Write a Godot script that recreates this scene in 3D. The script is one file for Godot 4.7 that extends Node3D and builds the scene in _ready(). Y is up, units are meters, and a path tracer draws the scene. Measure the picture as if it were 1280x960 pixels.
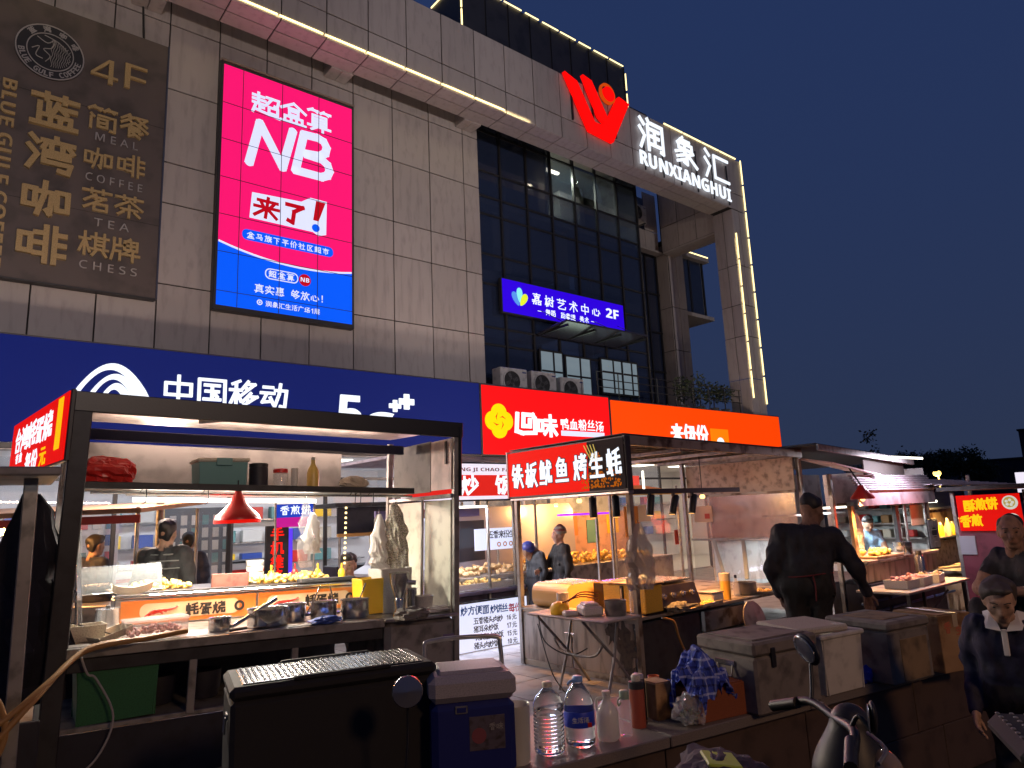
extends Node3D

# A night market in front of a shopping centre at dusk. x runs along the facade, z out of it towards the street, y up, metres.
const POWER := 2.2   # how bright the market lamps are against the dusk
var M := {}
var cache := {}
var rng := RandomNumberGenerator.new()
var used := {}


class MB:
	# collects triangles for one mesh
	var v := PackedVector3Array()
	var n := PackedVector3Array()
	var c := PackedColorArray()
	var uv := PackedVector2Array()
	var col := Color(1, 1, 1)
	var coloured := false
	var with_uv := false

	func put(p: Vector3, nn: Vector3, t := Vector2.ZERO) -> void:
		v.append(p)
		n.append(nn)
		if coloured:
			c.append(col)
		if with_uv:
			uv.append(t)

	func tri(a: Vector3, b: Vector3, d: Vector3, outward := Vector3.ZERO) -> void:
		var nn := (d - a).cross(b - a).normalized()
		if outward != Vector3.ZERO and nn.dot(outward) < 0.0:
			put(a, -nn)
			put(d, -nn)
			put(b, -nn)
		else:
			put(a, nn)
			put(b, nn)
			put(d, nn)

	func quad(a: Vector3, b: Vector3, d: Vector3, e: Vector3, outward := Vector3.ZERO) -> void:
		tri(a, b, d, outward)
		tri(a, d, e, outward)

	func quad_uv(a: Vector3, b: Vector3, d: Vector3, e: Vector3) -> void:
		# a bottom left, b bottom right, d top right, e top left, seen from the front
		var nn := (b - a).cross(e - a).normalized()
		put(a, nn, Vector2(0, 1))
		put(d, nn, Vector2(1, 0))
		put(b, nn, Vector2(1, 1))
		put(a, nn, Vector2(0, 1))
		put(e, nn, Vector2(0, 0))
		put(d, nn, Vector2(1, 0))

	func smooth(a: Vector3, na: Vector3, b: Vector3, nb: Vector3, d: Vector3, nd: Vector3) -> void:
		var nn := (d - a).cross(b - a)
		if nn.dot(na + nb + nd) < 0.0:
			put(a, na)
			put(d, nd)
			put(b, nb)
		else:
			put(a, na)
			put(b, nb)
			put(d, nd)

	func box(at: Vector3, size: Vector3, b := 0.0, turn := Basis()) -> void:
		var h := size * 0.5
		b = minf(b, minf(h.x, minf(h.y, h.z)) * 0.8)
		var axes := [Vector3.RIGHT, Vector3.UP, Vector3.BACK]
		if b <= 0.0:
			for k in 3:
				for s in [-1.0, 1.0]:
					var o: Vector3 = axes[k] * s
					var p: Vector3 = axes[(k + 1) % 3]
					var q: Vector3 = axes[(k + 2) % 3]
					var m: Vector3 = o * h
					var pp: Vector3 = p * h
					var qq: Vector3 = q * h
					quad(at + turn * (m - pp - qq), at + turn * (m + pp - qq), at + turn * (m + pp + qq), at + turn * (m - pp + qq), turn * o)
			return
		var inner := h - Vector3(b, b, b)
		for k in 3:
			for s in [-1.0, 1.0]:
				var o: Vector3 = axes[k] * s
				var pp: Vector3 = axes[(k + 1) % 3] * inner
				var qq: Vector3 = axes[(k + 2) % 3] * inner
				var m: Vector3 = o * h
				quad(at + turn * (m - pp - qq), at + turn * (m + pp - qq), at + turn * (m + pp + qq), at + turn * (m - pp + qq), turn * o)
		for k in 3:
			var r: Vector3 = axes[k] * inner
			for s in [-1.0, 1.0]:
				for t in [-1.0, 1.0]:
					var p: Vector3 = axes[(k + 1) % 3] * s
					var q: Vector3 = axes[(k + 2) % 3] * t
					var e1: Vector3 = p * h + q * inner
					var e2: Vector3 = p * inner + q * h
					quad(at + turn * (e1 - r), at + turn * (e1 + r), at + turn * (e2 + r), at + turn * (e2 - r), turn * (p + q))
		for x in [-1.0, 1.0]:
			for y in [-1.0, 1.0]:
				for z in [-1.0, 1.0]:
					var s3 := Vector3(x, y, z)
					tri(at + turn * (s3 * Vector3(h.x, inner.y, inner.z)), at + turn * (s3 * Vector3(inner.x, h.y, inner.z)), at + turn * (s3 * Vector3(inner.x, inner.y, h.z)), turn * s3)

	func tube(points: Array, radii, seg := 10, caps := true) -> void:
		var rings := []
		var norms := []
		var side := Vector3.ZERO
		for i in points.size():
			var p: Vector3 = points[i]
			var t: Vector3 = (points[mini(i + 1, points.size() - 1)] - points[maxi(i - 1, 0)])
			t = t.normalized()
			if side == Vector3.ZERO:
				side = t.cross(Vector3.UP if absf(t.y) < 0.9 else Vector3.RIGHT).normalized()
			side = (side - t * side.dot(t)).normalized()
			var up := t.cross(side)
			var r: float = radii if radii is float else radii[i]
			var ring := []
			var nr := []
			for k in seg:
				var a := TAU * k / seg
				var d := side * cos(a) + up * sin(a)
				ring.append(p + d * r)
				nr.append(d)
			rings.append(ring)
			norms.append(nr)
		for i in points.size() - 1:
			for k in seg:
				var j := (k + 1) % seg
				smooth(rings[i][k], norms[i][k], rings[i][j], norms[i][j], rings[i + 1][j], norms[i + 1][j])
				smooth(rings[i][k], norms[i][k], rings[i + 1][j], norms[i + 1][j], rings[i + 1][k], norms[i + 1][k])
		if caps:
			var last: int = points.size() - 1
			var d0: Vector3 = points[0] - points[1]
			var d1: Vector3 = points[last] - points[last - 1]
			for k in range(1, seg - 1):
				tri(rings[0][0], rings[0][k], rings[0][k + 1], d0)
				tri(rings[last][0], rings[last][k], rings[last][k + 1], d1)

	func lathe(profile: Array, at := Vector3.ZERO, seg := 20, turn := Basis(), squash := Vector3.ONE) -> void:
		# profile: Vector2(radius, height) from bottom to top
		for i in profile.size() - 1:
			var a: Vector2 = profile[i]
			var b: Vector2 = profile[i + 1]
			if a.is_equal_approx(b):
				continue
			var d := b - a
			var nn := Vector2(d.y, -d.x).normalized()
			var na := nn
			var nb := nn
			if i > 0:
				var e: Vector2 = a - profile[i - 1]
				var f := Vector2(e.y, -e.x).normalized()
				if f.dot(nn) > 0.55:
					na = (f + nn).normalized()
			if i < profile.size() - 2:
				var e: Vector2 = profile[i + 2] - b
				var f := Vector2(e.y, -e.x).normalized()
				if f.dot(nn) > 0.55:
					nb = (f + nn).normalized()
			for k in seg:
				var a0 := TAU * k / seg
				var a1 := TAU * (k + 1) / seg
				var c0 := Vector3(cos(a0), 0, sin(a0))
				var c1 := Vector3(cos(a1), 0, sin(a1))
				var p00 := at + turn * ((c0 * a.x + Vector3.UP * a.y) * squash)
				var p10 := at + turn * ((c1 * a.x + Vector3.UP * a.y) * squash)
				var p01 := at + turn * ((c0 * b.x + Vector3.UP * b.y) * squash)
				var p11 := at + turn * ((c1 * b.x + Vector3.UP * b.y) * squash)
				var n00 := turn * (c0 * na.x + Vector3.UP * na.y)
				var n10 := turn * (c1 * na.x + Vector3.UP * na.y)
				var n01 := turn * (c0 * nb.x + Vector3.UP * nb.y)
				var n11 := turn * (c1 * nb.x + Vector3.UP * nb.y)
				if a.x > 0.0001:
					smooth(p00, n00, p10, n10, p11, n11)
				if b.x > 0.0001:
					smooth(p00, n00, p11, n11, p01, n01)

	func ball(at: Vector3, r: Vector3, seg := 12, rows := 8, turn := Basis()) -> void:
		for i in rows:
			for k in seg:
				var q := []
				for e in [[i, k], [i, k + 1], [i + 1, k + 1], [i + 1, k]]:
					var la: float = PI * e[0] / rows - PI / 2
					var lo: float = TAU * e[1] / seg
					q.append(Vector3(cos(la) * cos(lo), sin(la), cos(la) * sin(lo)))
				var nn := []
				for e in q:
					nn.append((turn * (e / r)).normalized())
				if i > 0:
					smooth(at + turn * (q[0] * r), nn[0], at + turn * (q[1] * r), nn[1], at + turn * (q[2] * r), nn[2])
				if i < rows - 1:
					smooth(at + turn * (q[0] * r), nn[0], at + turn * (q[2] * r), nn[2], at + turn * (q[3] * r), nn[3])

	func prism(poly: PackedVector2Array, z0: float, z1: float, turn := Basis(), at := Vector3.ZERO) -> void:
		# polygon in x, y drawn out along z
		var idx := Geometry2D.triangulate_polygon(poly)
		for i in range(0, idx.size(), 3):
			var a := poly[idx[i]]
			var b := poly[idx[i + 1]]
			var d := poly[idx[i + 2]]
			tri(at + turn * Vector3(a.x, a.y, z1), at + turn * Vector3(b.x, b.y, z1), at + turn * Vector3(d.x, d.y, z1), turn * Vector3.BACK)
			tri(at + turn * Vector3(a.x, a.y, z0), at + turn * Vector3(b.x, b.y, z0), at + turn * Vector3(d.x, d.y, z0), turn * Vector3.FORWARD)
		var ccw := not Geometry2D.is_polygon_clockwise(poly)
		for i in poly.size():
			var a := poly[i]
			var b := poly[(i + 1) % poly.size()]
			var o := Vector2(b.y - a.y, a.x - b.x)
			if not ccw:
				o = -o
			quad(at + turn * Vector3(a.x, a.y, z0), at + turn * Vector3(b.x, b.y, z0), at + turn * Vector3(b.x, b.y, z1), at + turn * Vector3(a.x, a.y, z1), turn * Vector3(o.x, o.y, 0))

	func done() -> ArrayMesh:
		var m := ArrayMesh.new()
		var arr := []
		arr.resize(Mesh.ARRAY_MAX)
		arr[Mesh.ARRAY_VERTEX] = v
		arr[Mesh.ARRAY_NORMAL] = n
		if coloured:
			arr[Mesh.ARRAY_COLOR] = c
		if with_uv:
			arr[Mesh.ARRAY_TEX_UV] = uv
		m.add_surface_from_arrays(Mesh.PRIMITIVE_TRIANGLES, arr)
		return m


# ---- materials -------------------------------------------------------------------------------------------------
func lin(r: float, g: float, b: float) -> Color:
	return Color(r, g, b).linear_to_srgb()


func noise_tex(key: String, freq: float, stops: Array, octaves := 4, size := 512, stretch := Vector3.ONE, kind := FastNoiseLite.TYPE_SIMPLEX_SMOOTH) -> Texture2D:
	if cache.has(key):
		return cache[key]
	var f := FastNoiseLite.new()
	f.seed = key.hash() % 10000
	f.noise_type = kind
	f.frequency = freq
	f.fractal_octaves = octaves
	var g := Gradient.new()
	var offs := PackedFloat32Array()
	var cols := PackedColorArray()
	for s in stops:
		offs.append(s[0])
		cols.append(Color(s[1], s[1], s[1]) if s[1] is float else s[1])
	g.offsets = offs
	g.colors = cols
	var t := NoiseTexture2D.new()
	t.width = size
	t.height = size
	t.seamless = true
	t.noise = f
	t.color_ramp = g
	cache[key] = t
	return t


func mat(key: String, c: Color, rough := 0.7, metal := 0.0, tex: Texture2D = null, scale := Vector3.ONE, bump := 0.0) -> StandardMaterial3D:
	if M.has(key):
		return M[key]
	var m := StandardMaterial3D.new()
	m.resource_name = key
	m.albedo_color = c
	m.roughness = rough
	m.metallic = metal
	if tex:
		m.albedo_texture = tex
		m.uv1_triplanar = true
		m.uv1_world_triplanar = true
		m.uv1_scale = scale
		if bump > 0.0:
			m.heightmap_enabled = true
			m.heightmap_texture = tex
			m.heightmap_scale = bump
	M[key] = m
	return m


func glow(key: String, c: Color, energy := 1.0) -> StandardMaterial3D:
	if M.has(key):
		return M[key]
	var m := StandardMaterial3D.new()
	m.resource_name = key
	m.albedo_color = c.darkened(0.5)
	m.roughness = 0.75
	m.metallic_specular = 0.2
	m.emission_enabled = true
	m.emission = c
	m.emission_energy_multiplier = energy
	M[key] = m
	return m


func clear(key: String, c: Color, alpha: float, rough := 0.05) -> StandardMaterial3D:
	if M.has(key):
		return M[key]
	var m := StandardMaterial3D.new()
	m.resource_name = key
	m.albedo_color = Color(c.r, c.g, c.b, alpha)
	m.roughness = rough
	m.transparency = BaseMaterial3D.TRANSPARENCY_ALPHA
	M[key] = m
	return m


# ---- nodes -----------------------------------------------------------------------------------------------------
func numbered(called: String) -> String:
	var k: int = used.get(called, 0)
	used[called] = k + 1
	return called if k == 0 else "%s_%03d" % [called, k]


func thing(called: String, label: String, category: String, at := Vector3.ZERO, turn := 0.0, group := "") -> Node3D:
	var o := Node3D.new()
	o.name = numbered(called)
	add_child(o, true)
	o.position = at
	o.rotation_degrees.y = turn
	o.set_meta("label", label)
	o.set_meta("category", category)
	if group:
		o.set_meta("group", group)
	return o


func put(parent: Node, called: String, mesh: Mesh, m: Material, at := Vector3.ZERO, turn := Vector3.ZERO) -> MeshInstance3D:
	var o := MeshInstance3D.new()
	o.name = called if parent != self else numbered(called)
	o.mesh = mesh
	o.material_override = m
	o.position = at
	o.rotation_degrees = turn
	parent.add_child(o, true)
	return o


func tag(o: Node, label: String, category: String, group := "") -> Node:
	o.set_meta("label", label)
	o.set_meta("category", category)
	if group:
		o.set_meta("group", group)
	return o


func kind(o: Node, k: String) -> Node:
	o.set_meta("kind", k)
	return o


func boxmesh(size: Vector3, b := 0.004) -> Mesh:
	var key := "box %.4v %.4f" % [size, b]
	if not cache.has(key):
		var mb := MB.new()
		mb.box(Vector3.ZERO, size, b)
		cache[key] = mb.done()
	return cache[key]


func bx(parent: Node, called: String, m: Material, at: Vector3, size: Vector3, b := 0.004, turn := Vector3.ZERO) -> MeshInstance3D:
	return put(parent, called, boxmesh(size, b), m, at, turn)


func rod(parent: Node, called: String, m: Material, points: Array, r, seg := 8) -> MeshInstance3D:
	var mb := MB.new()
	mb.tube(points, r, seg)
	return put(parent, called, mb.done(), m)


func turned(parent: Node, called: String, m: Material, profile: Array, at := Vector3.ZERO, seg := 20, turn := Vector3.ZERO) -> MeshInstance3D:
	var key := "lathe %s %d" % [profile, seg]
	if not cache.has(key):
		var mb := MB.new()
		mb.lathe(profile, Vector3.ZERO, seg)
		cache[key] = mb.done()
	return put(parent, called, cache[key], m, at, turn)


func curve(points: Array, steps := 6) -> Array:
	# Catmull-Rom through the points
	var out := []
	for i in points.size() - 1:
		var p0: Vector3 = points[maxi(i - 1, 0)]
		var p1: Vector3 = points[i]
		var p2: Vector3 = points[i + 1]
		var p3: Vector3 = points[mini(i + 2, points.size() - 1)]
		for s in steps:
			out.append(p1.cubic_interpolate(p2, p0, p3, float(s) / steps))
	out.append(points[-1])
	return out


func area_light(parent: Node, at: Vector3, turn: Vector3, size: Vector2, c: Color, energy: float) -> AreaLight3D:
	var l := AreaLight3D.new()
	l.name = "light"
	l.area_size = size
	l.light_color = c
	l.light_energy = energy * POWER
	l.shadow_enabled = true
	l.position = at
	l.rotation_degrees = turn
	l.area_range = 40.0
	parent.add_child(l, true)
	return l


func omni(parent: Node, at: Vector3, c: Color, energy: float, size := 0.05) -> OmniLight3D:
	var l := OmniLight3D.new()
	l.name = "light"
	l.position = at
	l.light_color = c
	l.light_energy = energy * POWER
	l.light_size = size
	l.omni_range = 40.0
	l.omni_attenuation = 2.0
	l.shadow_enabled = true
	parent.add_child(l, true)
	return l


func spot(parent: Node, at: Vector3, towards: Vector3, c: Color, energy: float, angle: float, size := 0.05, soft := 0.6) -> SpotLight3D:
	var l := SpotLight3D.new()
	l.name = "light"
	l.light_color = c
	l.light_energy = energy * POWER
	l.light_size = size
	l.spot_range = 60.0
	l.spot_attenuation = 2.0
	l.spot_angle = angle
	l.spot_angle_attenuation = soft
	l.shadow_enabled = true
	parent.add_child(l, true)
	var d := (towards - at).normalized()
	l.transform = Transform3D(Basis.looking_at(d, Vector3.UP if absf(d.y) < 0.95 else Vector3.RIGHT), at)
	return l


# ---- lettering: strokes of each character on a 100 by 100 grid (two digits across, two digits down), parts of characters placed in a box with @ ----
const G := {
	"k": "1010-1090 1010-9010-9090 1090-9090",
	"d": "1005-1095 1005-9005-9095 1095-9095 1050-9050",
	"m": "0530-9530 5000-5099 5030-0585 5030-9585",
	"s": "2005-8022 0535-6052 1098-8058",
	"c": "0050-9950 3010-3090 7010-7090",
	"z": "2000-0050 1525-4525 3025-4050 7000-5550 6525-9925 8025-9050",
	"h": "5005-5050-0598 5050-9598 1530-2555 8525-7050",
	"w": "2020-2060-8060-8020-2020 5000-5090 1090-8585 7570-9099",
	"f": "4000-0545 2518-9018-8035 4540-4595-8078",
	"j": "4000-0540 3015-9015 2040-9040 1562-9562 5040-5095-9075",
	"r": "7000-0550 4535-4599",
	"y": "8000-2012 0035-9535 5008-5099 5038-0585 5038-9578",
	"t": "1035-8535 5005-5095 0095-9995",
	"p": "1520-1585 1520-8520-8585 4020-4085 6220-6285 0090-9990",
	"q": "0020-9920 2500-2570 7500-7570 2535-7535 2552-7552 0070-9970 3078-1098 7078-9098",
	"l": "0530-9030-8095-6085 4500-4040-0598",
	"心": "0545-0580 2530-3085-7588-8065 5025-6045 8035-9865",
	"非": "3500-3599 6500-6599 0020-3520 0048-3548 0078-3578 6520-9920 6548-9948 6578-9978",
	"鱼": "3500-1030 3010-7010-6030 1530-8530 1530-1572 8530-8572 1552-8552 1572-8572 5030-5072 0095-9995",
	"咖": "k@0022-2880 l@3005-6598 k@7022-9985",
	"啡": "k@0022-2880 非@3500-9999",
	"蓝": "c@0000-9925 1535-1555 3530-3558 5528-4558 5540-9540 6545-7555 p@0060-9999",
	"湾": "s@0000-2599 6000-6010 3014-9914 5014-5034 7514-7534 3822-3236 8822-9836 3545-9045-9058 9058-3558-3575-9575-9098-7095",
	"简": "z@0000-9930 0838-1848 0852-0899 3540-9540-9598-8096 d@3052-7090",
	"餐": "3000-0025 2510-4510-0042 2522-3532 5508-9508-6538 6015-9540 5035-0065 5035-9965 3555-6555 3062-6862-6880 3072-6872 3062-3098-4592 4280-7098 7080-8074",
	"茗": "c@0000-9925 4528-0560 3540-8040-0590 k@3565-9099 4550-5558",
	"茶": "c@0000-9925 5025-0060 5025-9960 2065-8065 5048-5099 3075-1092 7075-9092",
	"棋": "m@0000-3899 q@4000-9999",
	"牌": "0805-0850-0099 2805-2835 0835-3835 0860-3060-3099 6500-5510 4512-9012-9050-4550-4512 4530-9030 6812-6850-4270 4072-9972 7555-7599",
	"超": "0015-4015 2000-2050 0032-4532 0050-4550 2550-2580 2565-4065 1058-0095 0580-9995 5010-9510-9045-8042 7010-5045 k@5550-9585",
	"盒": "5000-0035 5000-9935 3028-7028 k@2838-7260 p@0062-9999",
	"算": "z@0000-9922 2028-2068 2028-8028-8068 2042-8042 2055-8055 2068-8068 0080-9980 3568-3585-1599 6568-6599",
	"来": "1018-9018 2528-3545 7528-6545 0050-9950 5000-5099 5052-0595 5052-9595",
	"了": "1515-8515-5042-5092-3085",
	"马": "1510-7510-7050 3010-2850-9050-8592-6588 0070-7070",
	"旗": "2000-2512 0018-4518 1818-1550-0098 1840-4040-3592-2588 6000-4530 5015-9915 q@5025-9999",
	"下": "0010-9910 4810-4899 4835-7555",
	"平": "1008-9008 2520-3540 7520-6540 0055-9955 5008-5099",
	"价": "r@0000-3099 6500-3045 6500-9945 5045-4598 7845-7899",
	"社": "1500-2512 0025-4025-0065 2240-2299 2552-3862 t@4500-9999",
	"区": "9508-1008-1095-9895 3525-7580 7525-3080",
	"市": "4500-5010 0018-9918 5018-5099 2035-2082 2035-8035-8080-7080",
	"真": "0512-9512 5000-4825 2025-2078 2025-8025-8078 2042-8042 2058-8058 0080-9980 3085-1099 7085-9099",
	"实": "4500-5510 0530-0518-9518-9530 3030-4038 1545-3055 0065-9965 5530-5065-0598 5570-9098",
	"惠": "1008-9008 5000-5055 2020-2050-8050-8020-2020 2035-8035 0560-8855 心@0065-9599",
	"够": "2500-0535 1518-4518-4080-3078 k@0538-2870 6500-5025 6012-9012-5055 7250-5575 6560-9960-5099",
	"放": "2000-2512 0020-5020 2520-2050-0098 2248-4548-4092-3088 6500-5035 6020-9920 8522-4598 5535-9998",
	"润": "s@0000-2599 3500-4212 3520-3599 5010-9510-9595-8592 4530-8030 4852-7852 4278-8278 6230-6278",
	"象": "4000-1525 3010-7010-5522 2022-8022-8042-2042-2022 5022-4542 5042-0562 4048-5560-5595-4090 5060-1078 5575-1095 8548-6060 6060-9995",
	"汇": "s@0000-2599 9915-4015-4092-9992",
	"生": "2505-0045 1828-9028 5000-5095 1560-8560 0095-9995",
	"活": "s@0000-2599 9000-4012 3535-9935 6508-6560 k@4058-9099",
	"广": "4500-5512 0820-9820 1520-1565-0098",
	"场": "t@0010-3590 4010-9010-4548 4548-9948-9092-7590 6548-4080 8048-5598",
	"层": "1008-9008-9032-1032 1008-1060-0098 3048-8548 2065-9965 5565-3592-8590 7578-9099",
	"中": "0828-0870-9270-9228-0828 5000-5099",
	"国": "0505-0598 0505-9505-9598 0598-9598 2525-7525 2848-7248 2278-7878 5025-5078 6058-6868",
	"移": "y@0000-4299 6500-4528 6010-9010-4055 5522-6532 7545-4580 6858-9958-4099 6068-7080",
	"动": "1015-4515 0038-5038 2240-0575-4070 3555-4882 5525-9925-9292-7588 7500-7040-5098",
	"嘉": "1008-9008 5000-5025 2025-8025 k@2530-7548 2852-3562 7052-6562 0064-9964 2068-1099 0078-4278-4098-3096 k@5875-9599",
	"树": "m@0000-3099 3520-6020-3095 4045-6088 6535-9935 8500-8592-7288 6852-7565",
	"艺": "c@0000-9928 1040-8040-1085-2095-9095-9575",
	"术": "0530-9530 5000-5099 5032-0585 5032-9585 6808-8020",
	"舞": "3000-1020 2010-9010 0035-9935 2515-2535 4515-4535 6515-6535 8515-8535 2545-0565 2050-4550-1098 2262-3270 5550-9950 5070-9970 5552-5570 7545-7599",
	"蹈": "k@0505-3832 2232-2295 2258-4058 0855-0895 0098-4590 9000-5008 5018-5528 6815-7025 9015-8030 6035-5045-5098-9598-9540-7540 5068-6568 7868-9568",
	"跆": "k@0505-3832 2232-2295 2258-4058 0855-0895 0098-4590 7000-5038-9035 8522-9845 k@5555-9599",
	"拳": "3000-3810 7000-6210 1015-8515 0032-9932 5005-4832-0062 5032-9962 7055-2562 1572-8572 0585-9585 5058-5099-3595",
	"道": "5000-5510 8000-7210 3015-9915 6515-6025 4528-4580 4528-9028-9080 4545-9045 4562-9062 4580-9080 0510-1520 0040-2040-1580-0098 1585-9998",
	"美": "3000-3810 7000-6212 1015-8515 1830-8230 0545-9545 5015-5045 0562-9562 5048-4568-0598 5565-9598",
	"回": "0505-0598 0505-9505-9598 0598-9598 k@3030-7070",
	"味": "k@0022-2880 4025-9525 3548-9948 6800-6899 6550-3590 7050-9990",
	"鸭": "0512-0555-4555-4512-0512 0533-4533 2512-2599 7500-6510 5510-5560 5510-9010-8538-7535 5560-9960-9295-8092 5078-8578 6820-7528",
	"血": "5000-4018 p@0010-9999",
	"粉": "0510-1230 4010-3230 0045-4845 2500-2599 2048-0075 2848-4570 6500-5045 8000-9945 5550-9050-8595-7592 7050-5098",
	"丝": "3000-1030-3530-1065-4862 7500-5530-8530-5565-9562 0092-9992",
	"汤": "s@0000-2599 4010-9010-4548 4548-9948-9092-7590 6548-4080 8048-5598",
	"伊": "r@0000-3099 4010-8510-8575 3542-9942 4575-8575 6010-5575-3599",
	"份": "r@0000-3099 5500-3545 7500-9945 4550-8850-8295-7092 6550-4098",
	"铁": "j@0000-3899 5500-4535 5020-9020 4048-9948 7000-6550-4098 7050-9998",
	"板": "m@0000-3899 9500-5008-5045-4098 5030-9030-5098 5540-9998",
	"鱿": "鱼@0000-4899 5028-9928 7000-6850-5098 8028-7888-9988-9970 8505-9515",
	"烤": "h@0000-3899 5010-8510 6800-6828 4028-9928 9505-4555 6045-9545 5548-5560 5560-9060-8595-7090",
	"蚝": "w@0000-4099 9000-5012 4835-9530 4560-9955 7008-7090-9990-9975",
	"炒": "h@0000-3899 6800-6855-6052 5020-4045 8018-9640 9550-4098",
	"饭": "f@0000-3899 9500-5008-5045-4098 5030-9030-5098 5540-9998",
	"方": "4500-5512 0020-9920 4020-3560-0598 3842-8042-7595-5590",
	"便": "r@0000-2899 3508-9908 4525-9025-9060-4560-4525 4542-9042 6808-6065-3099 4568-9998",
	"面": "0008-9908 4508-4025 1025-1098 1025-9025-9098-1098 3525-3598 6525-6598 3548-6548 3572-6572",
	"饼": "f@0000-3899 5500-6015 8500-7815 4520-9520 4055-9955 5520-5560-4098 8020-8099",
	"每": "2500-0525 1810-9010 2525-1585-9585 2525-8025-7598-6095 0055-9955 4535-5548 4062-5075",
	"元": "2010-8010 0038-9938 3538-3070-0598 6038-6092-9890-9872",
	"猪": "3000-0535 0510-3560-2595-1092 3045-0075 4515-8015 6200-6235 3835-9935 9505-4058 d@5055-9099",
	"耳": "0508-9508 2508-2585 7508-7599 2532-7532 2555-7555 0085-9978",
	"朵": "3505-3025-1040 3505-6505-6535-8535 0055-9955 5040-5099 5058-0590 5058-9590",
	"农": "0530-0515-9515-9530 5000-0060 4035-4090-5582 4540-9595 8040-6555",
	"家": "4500-5510 0528-0515-9515-9528 2032-8032 5532-0560 4045-5560-5595-4090 5060-1078 5575-1095 8548-6060 6060-9995",
	"腊": "0505-0070-0098 0505-3505-3595-2592 0535-3535 0562-3562 c@4205-9930 4038-9938 d@5048-9099",
	"肉": "0525-0599 0525-9525-9595-8092 5000-5025-2050 5035-8050 5055-2080 5062-8078",
	"五": "1008-9008 5008-3592 1545-8045-7592 0092-9992",
	"香": "8000-2010 0522-9522 5005-5055 5025-0550 5025-9550 d@2558-7599",
	"头": "2508-3820 1530-3045 0058-9958 5000-5058-0598 6070-9098",
	"手": "8000-2010 1030-9030 0055-9955 5008-5092-3588",
	"机": "m@0000-3899 5010-5055-3598 5010-8510-8588-9990-9975",
	"维": "3000-0530-3530-0558-3555 0090-3880 6000-4540 5525-5599 7500-7815 5525-9925 5545-9545 5568-9568 5590-9990 7525-7590",
	"修": "r@0000-2599 3525-3575 6000-4530 5512-8812-4550 5525-9550 8048-5565 8862-5580 9575-5599",
	"蛋": "1008-9008-8520 5008-5045 5025-8025 2020-0550 3040-9550 w@1548-8599",
	"烧": "h@0000-3899 4512-9508 6800-7535-9535-9525 9020-5045 4558-9958 5858-5575-4098 7558-7590-9990-9975",
	"煎": "3000-3810 7000-6210 0018-9918 1528-1568 1528-4528-4568-3566 1540-4540 1554-4554 6028-6055 8525-8568-7066 1078-0595 3580-4092 6080-6592 8578-9895",
	"酥": "0010-4510 0028-0098 0028-4528-4598-0598 1510-1550-0858 3010-3050-4050 0575-4575 y@5200-9999",
	"台": "4500-1542-8538 6520-9048 k@2055-8099",
}


func strokes(ch: String) -> Array:
	var out := []
	for token in G[ch].split(" "):
		var box := Rect2(0, 0, 100, 100)
		if "@" in token:
			var half: PackedStringArray = token.split("@")
			var ends: PackedStringArray = half[1].split("-")
			var p := Vector2(ends[0].left(2).to_int(), ends[0].right(2).to_int())
			var q := Vector2(ends[1].left(2).to_int(), ends[1].right(2).to_int())
			for s in strokes(half[0]):
				var line := []
				for e in s:
					line.append(p + e * (q - p) / 99.0)
				out.append(line)
			continue
		var line := []
		for e in token.split("-"):
			line.append(Vector2(e.left(2).to_int(), e.right(2).to_int()))
		out.append(line)
	return out


func glyph(ch: String, w: float, depth: float, wide := 1.0, slant := 0.0) -> Mesh:
	# one character one unit high, its strokes w thick, standing out by depth
	var key := "glyph %s %.3f %.4f %.2f %.2f" % [ch, w, depth, wide, slant]
	if cache.has(key):
		return cache[key]
	var mb := MB.new()
	var rise := 0.0
	for s in strokes(ch):
		var pts := []
		for e in s:
			pts.append(Vector2(e.x * wide + slant * (100.0 - e.y), 100.0 - e.y) / 100.0)
		rise += depth * 0.012
		for i in pts.size() - 1:
			var a: Vector2 = pts[i]
			var b: Vector2 = pts[i + 1]
			var d := (b - a).normalized()
			var o := Vector2(-d.y, d.x) * w * 0.5
			var a2 := a - d * w * 0.42
			var b2 := b + d * w * 0.42
			var z := depth + rise + depth * 0.004 * i
			var top := [Vector3(a2.x + o.x, a2.y + o.y, z), Vector3(b2.x + o.x, b2.y + o.y, z), Vector3(b2.x - o.x, b2.y - o.y, z), Vector3(a2.x - o.x, a2.y - o.y, z)]
			mb.quad(top[0], top[1], top[2], top[3], Vector3.BACK)
			for k in 4:
				var p: Vector3 = top[k]
				var q: Vector3 = top[(k + 1) % 4]
				var mid := Vector3((a.x + b.x) / 2, (a.y + b.y) / 2, z)
				mb.quad(p, q, Vector3(q.x, q.y, 0), Vector3(p.x, p.y, 0), (p + q) / 2 - mid)
	cache[key] = mb.done()
	return cache[key]


func han(parent: Node, text: String, x: float, y: float, z: float, size: float, step: Vector2, m: Material, w := 0.1, depth := 0.02, wide := 1.0, slant := 0.0, called := "character") -> void:
	# a row or column of characters; x, y is the lower left corner of the first
	var p := Vector2(x, y)
	for ch in text:
		if ch != " ":
			var o := put(parent, called, glyph(ch, w, depth / size, wide, slant), m, Vector3(p.x, p.y, z))
			o.scale = Vector3(size, size, size)
		p += step


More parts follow.
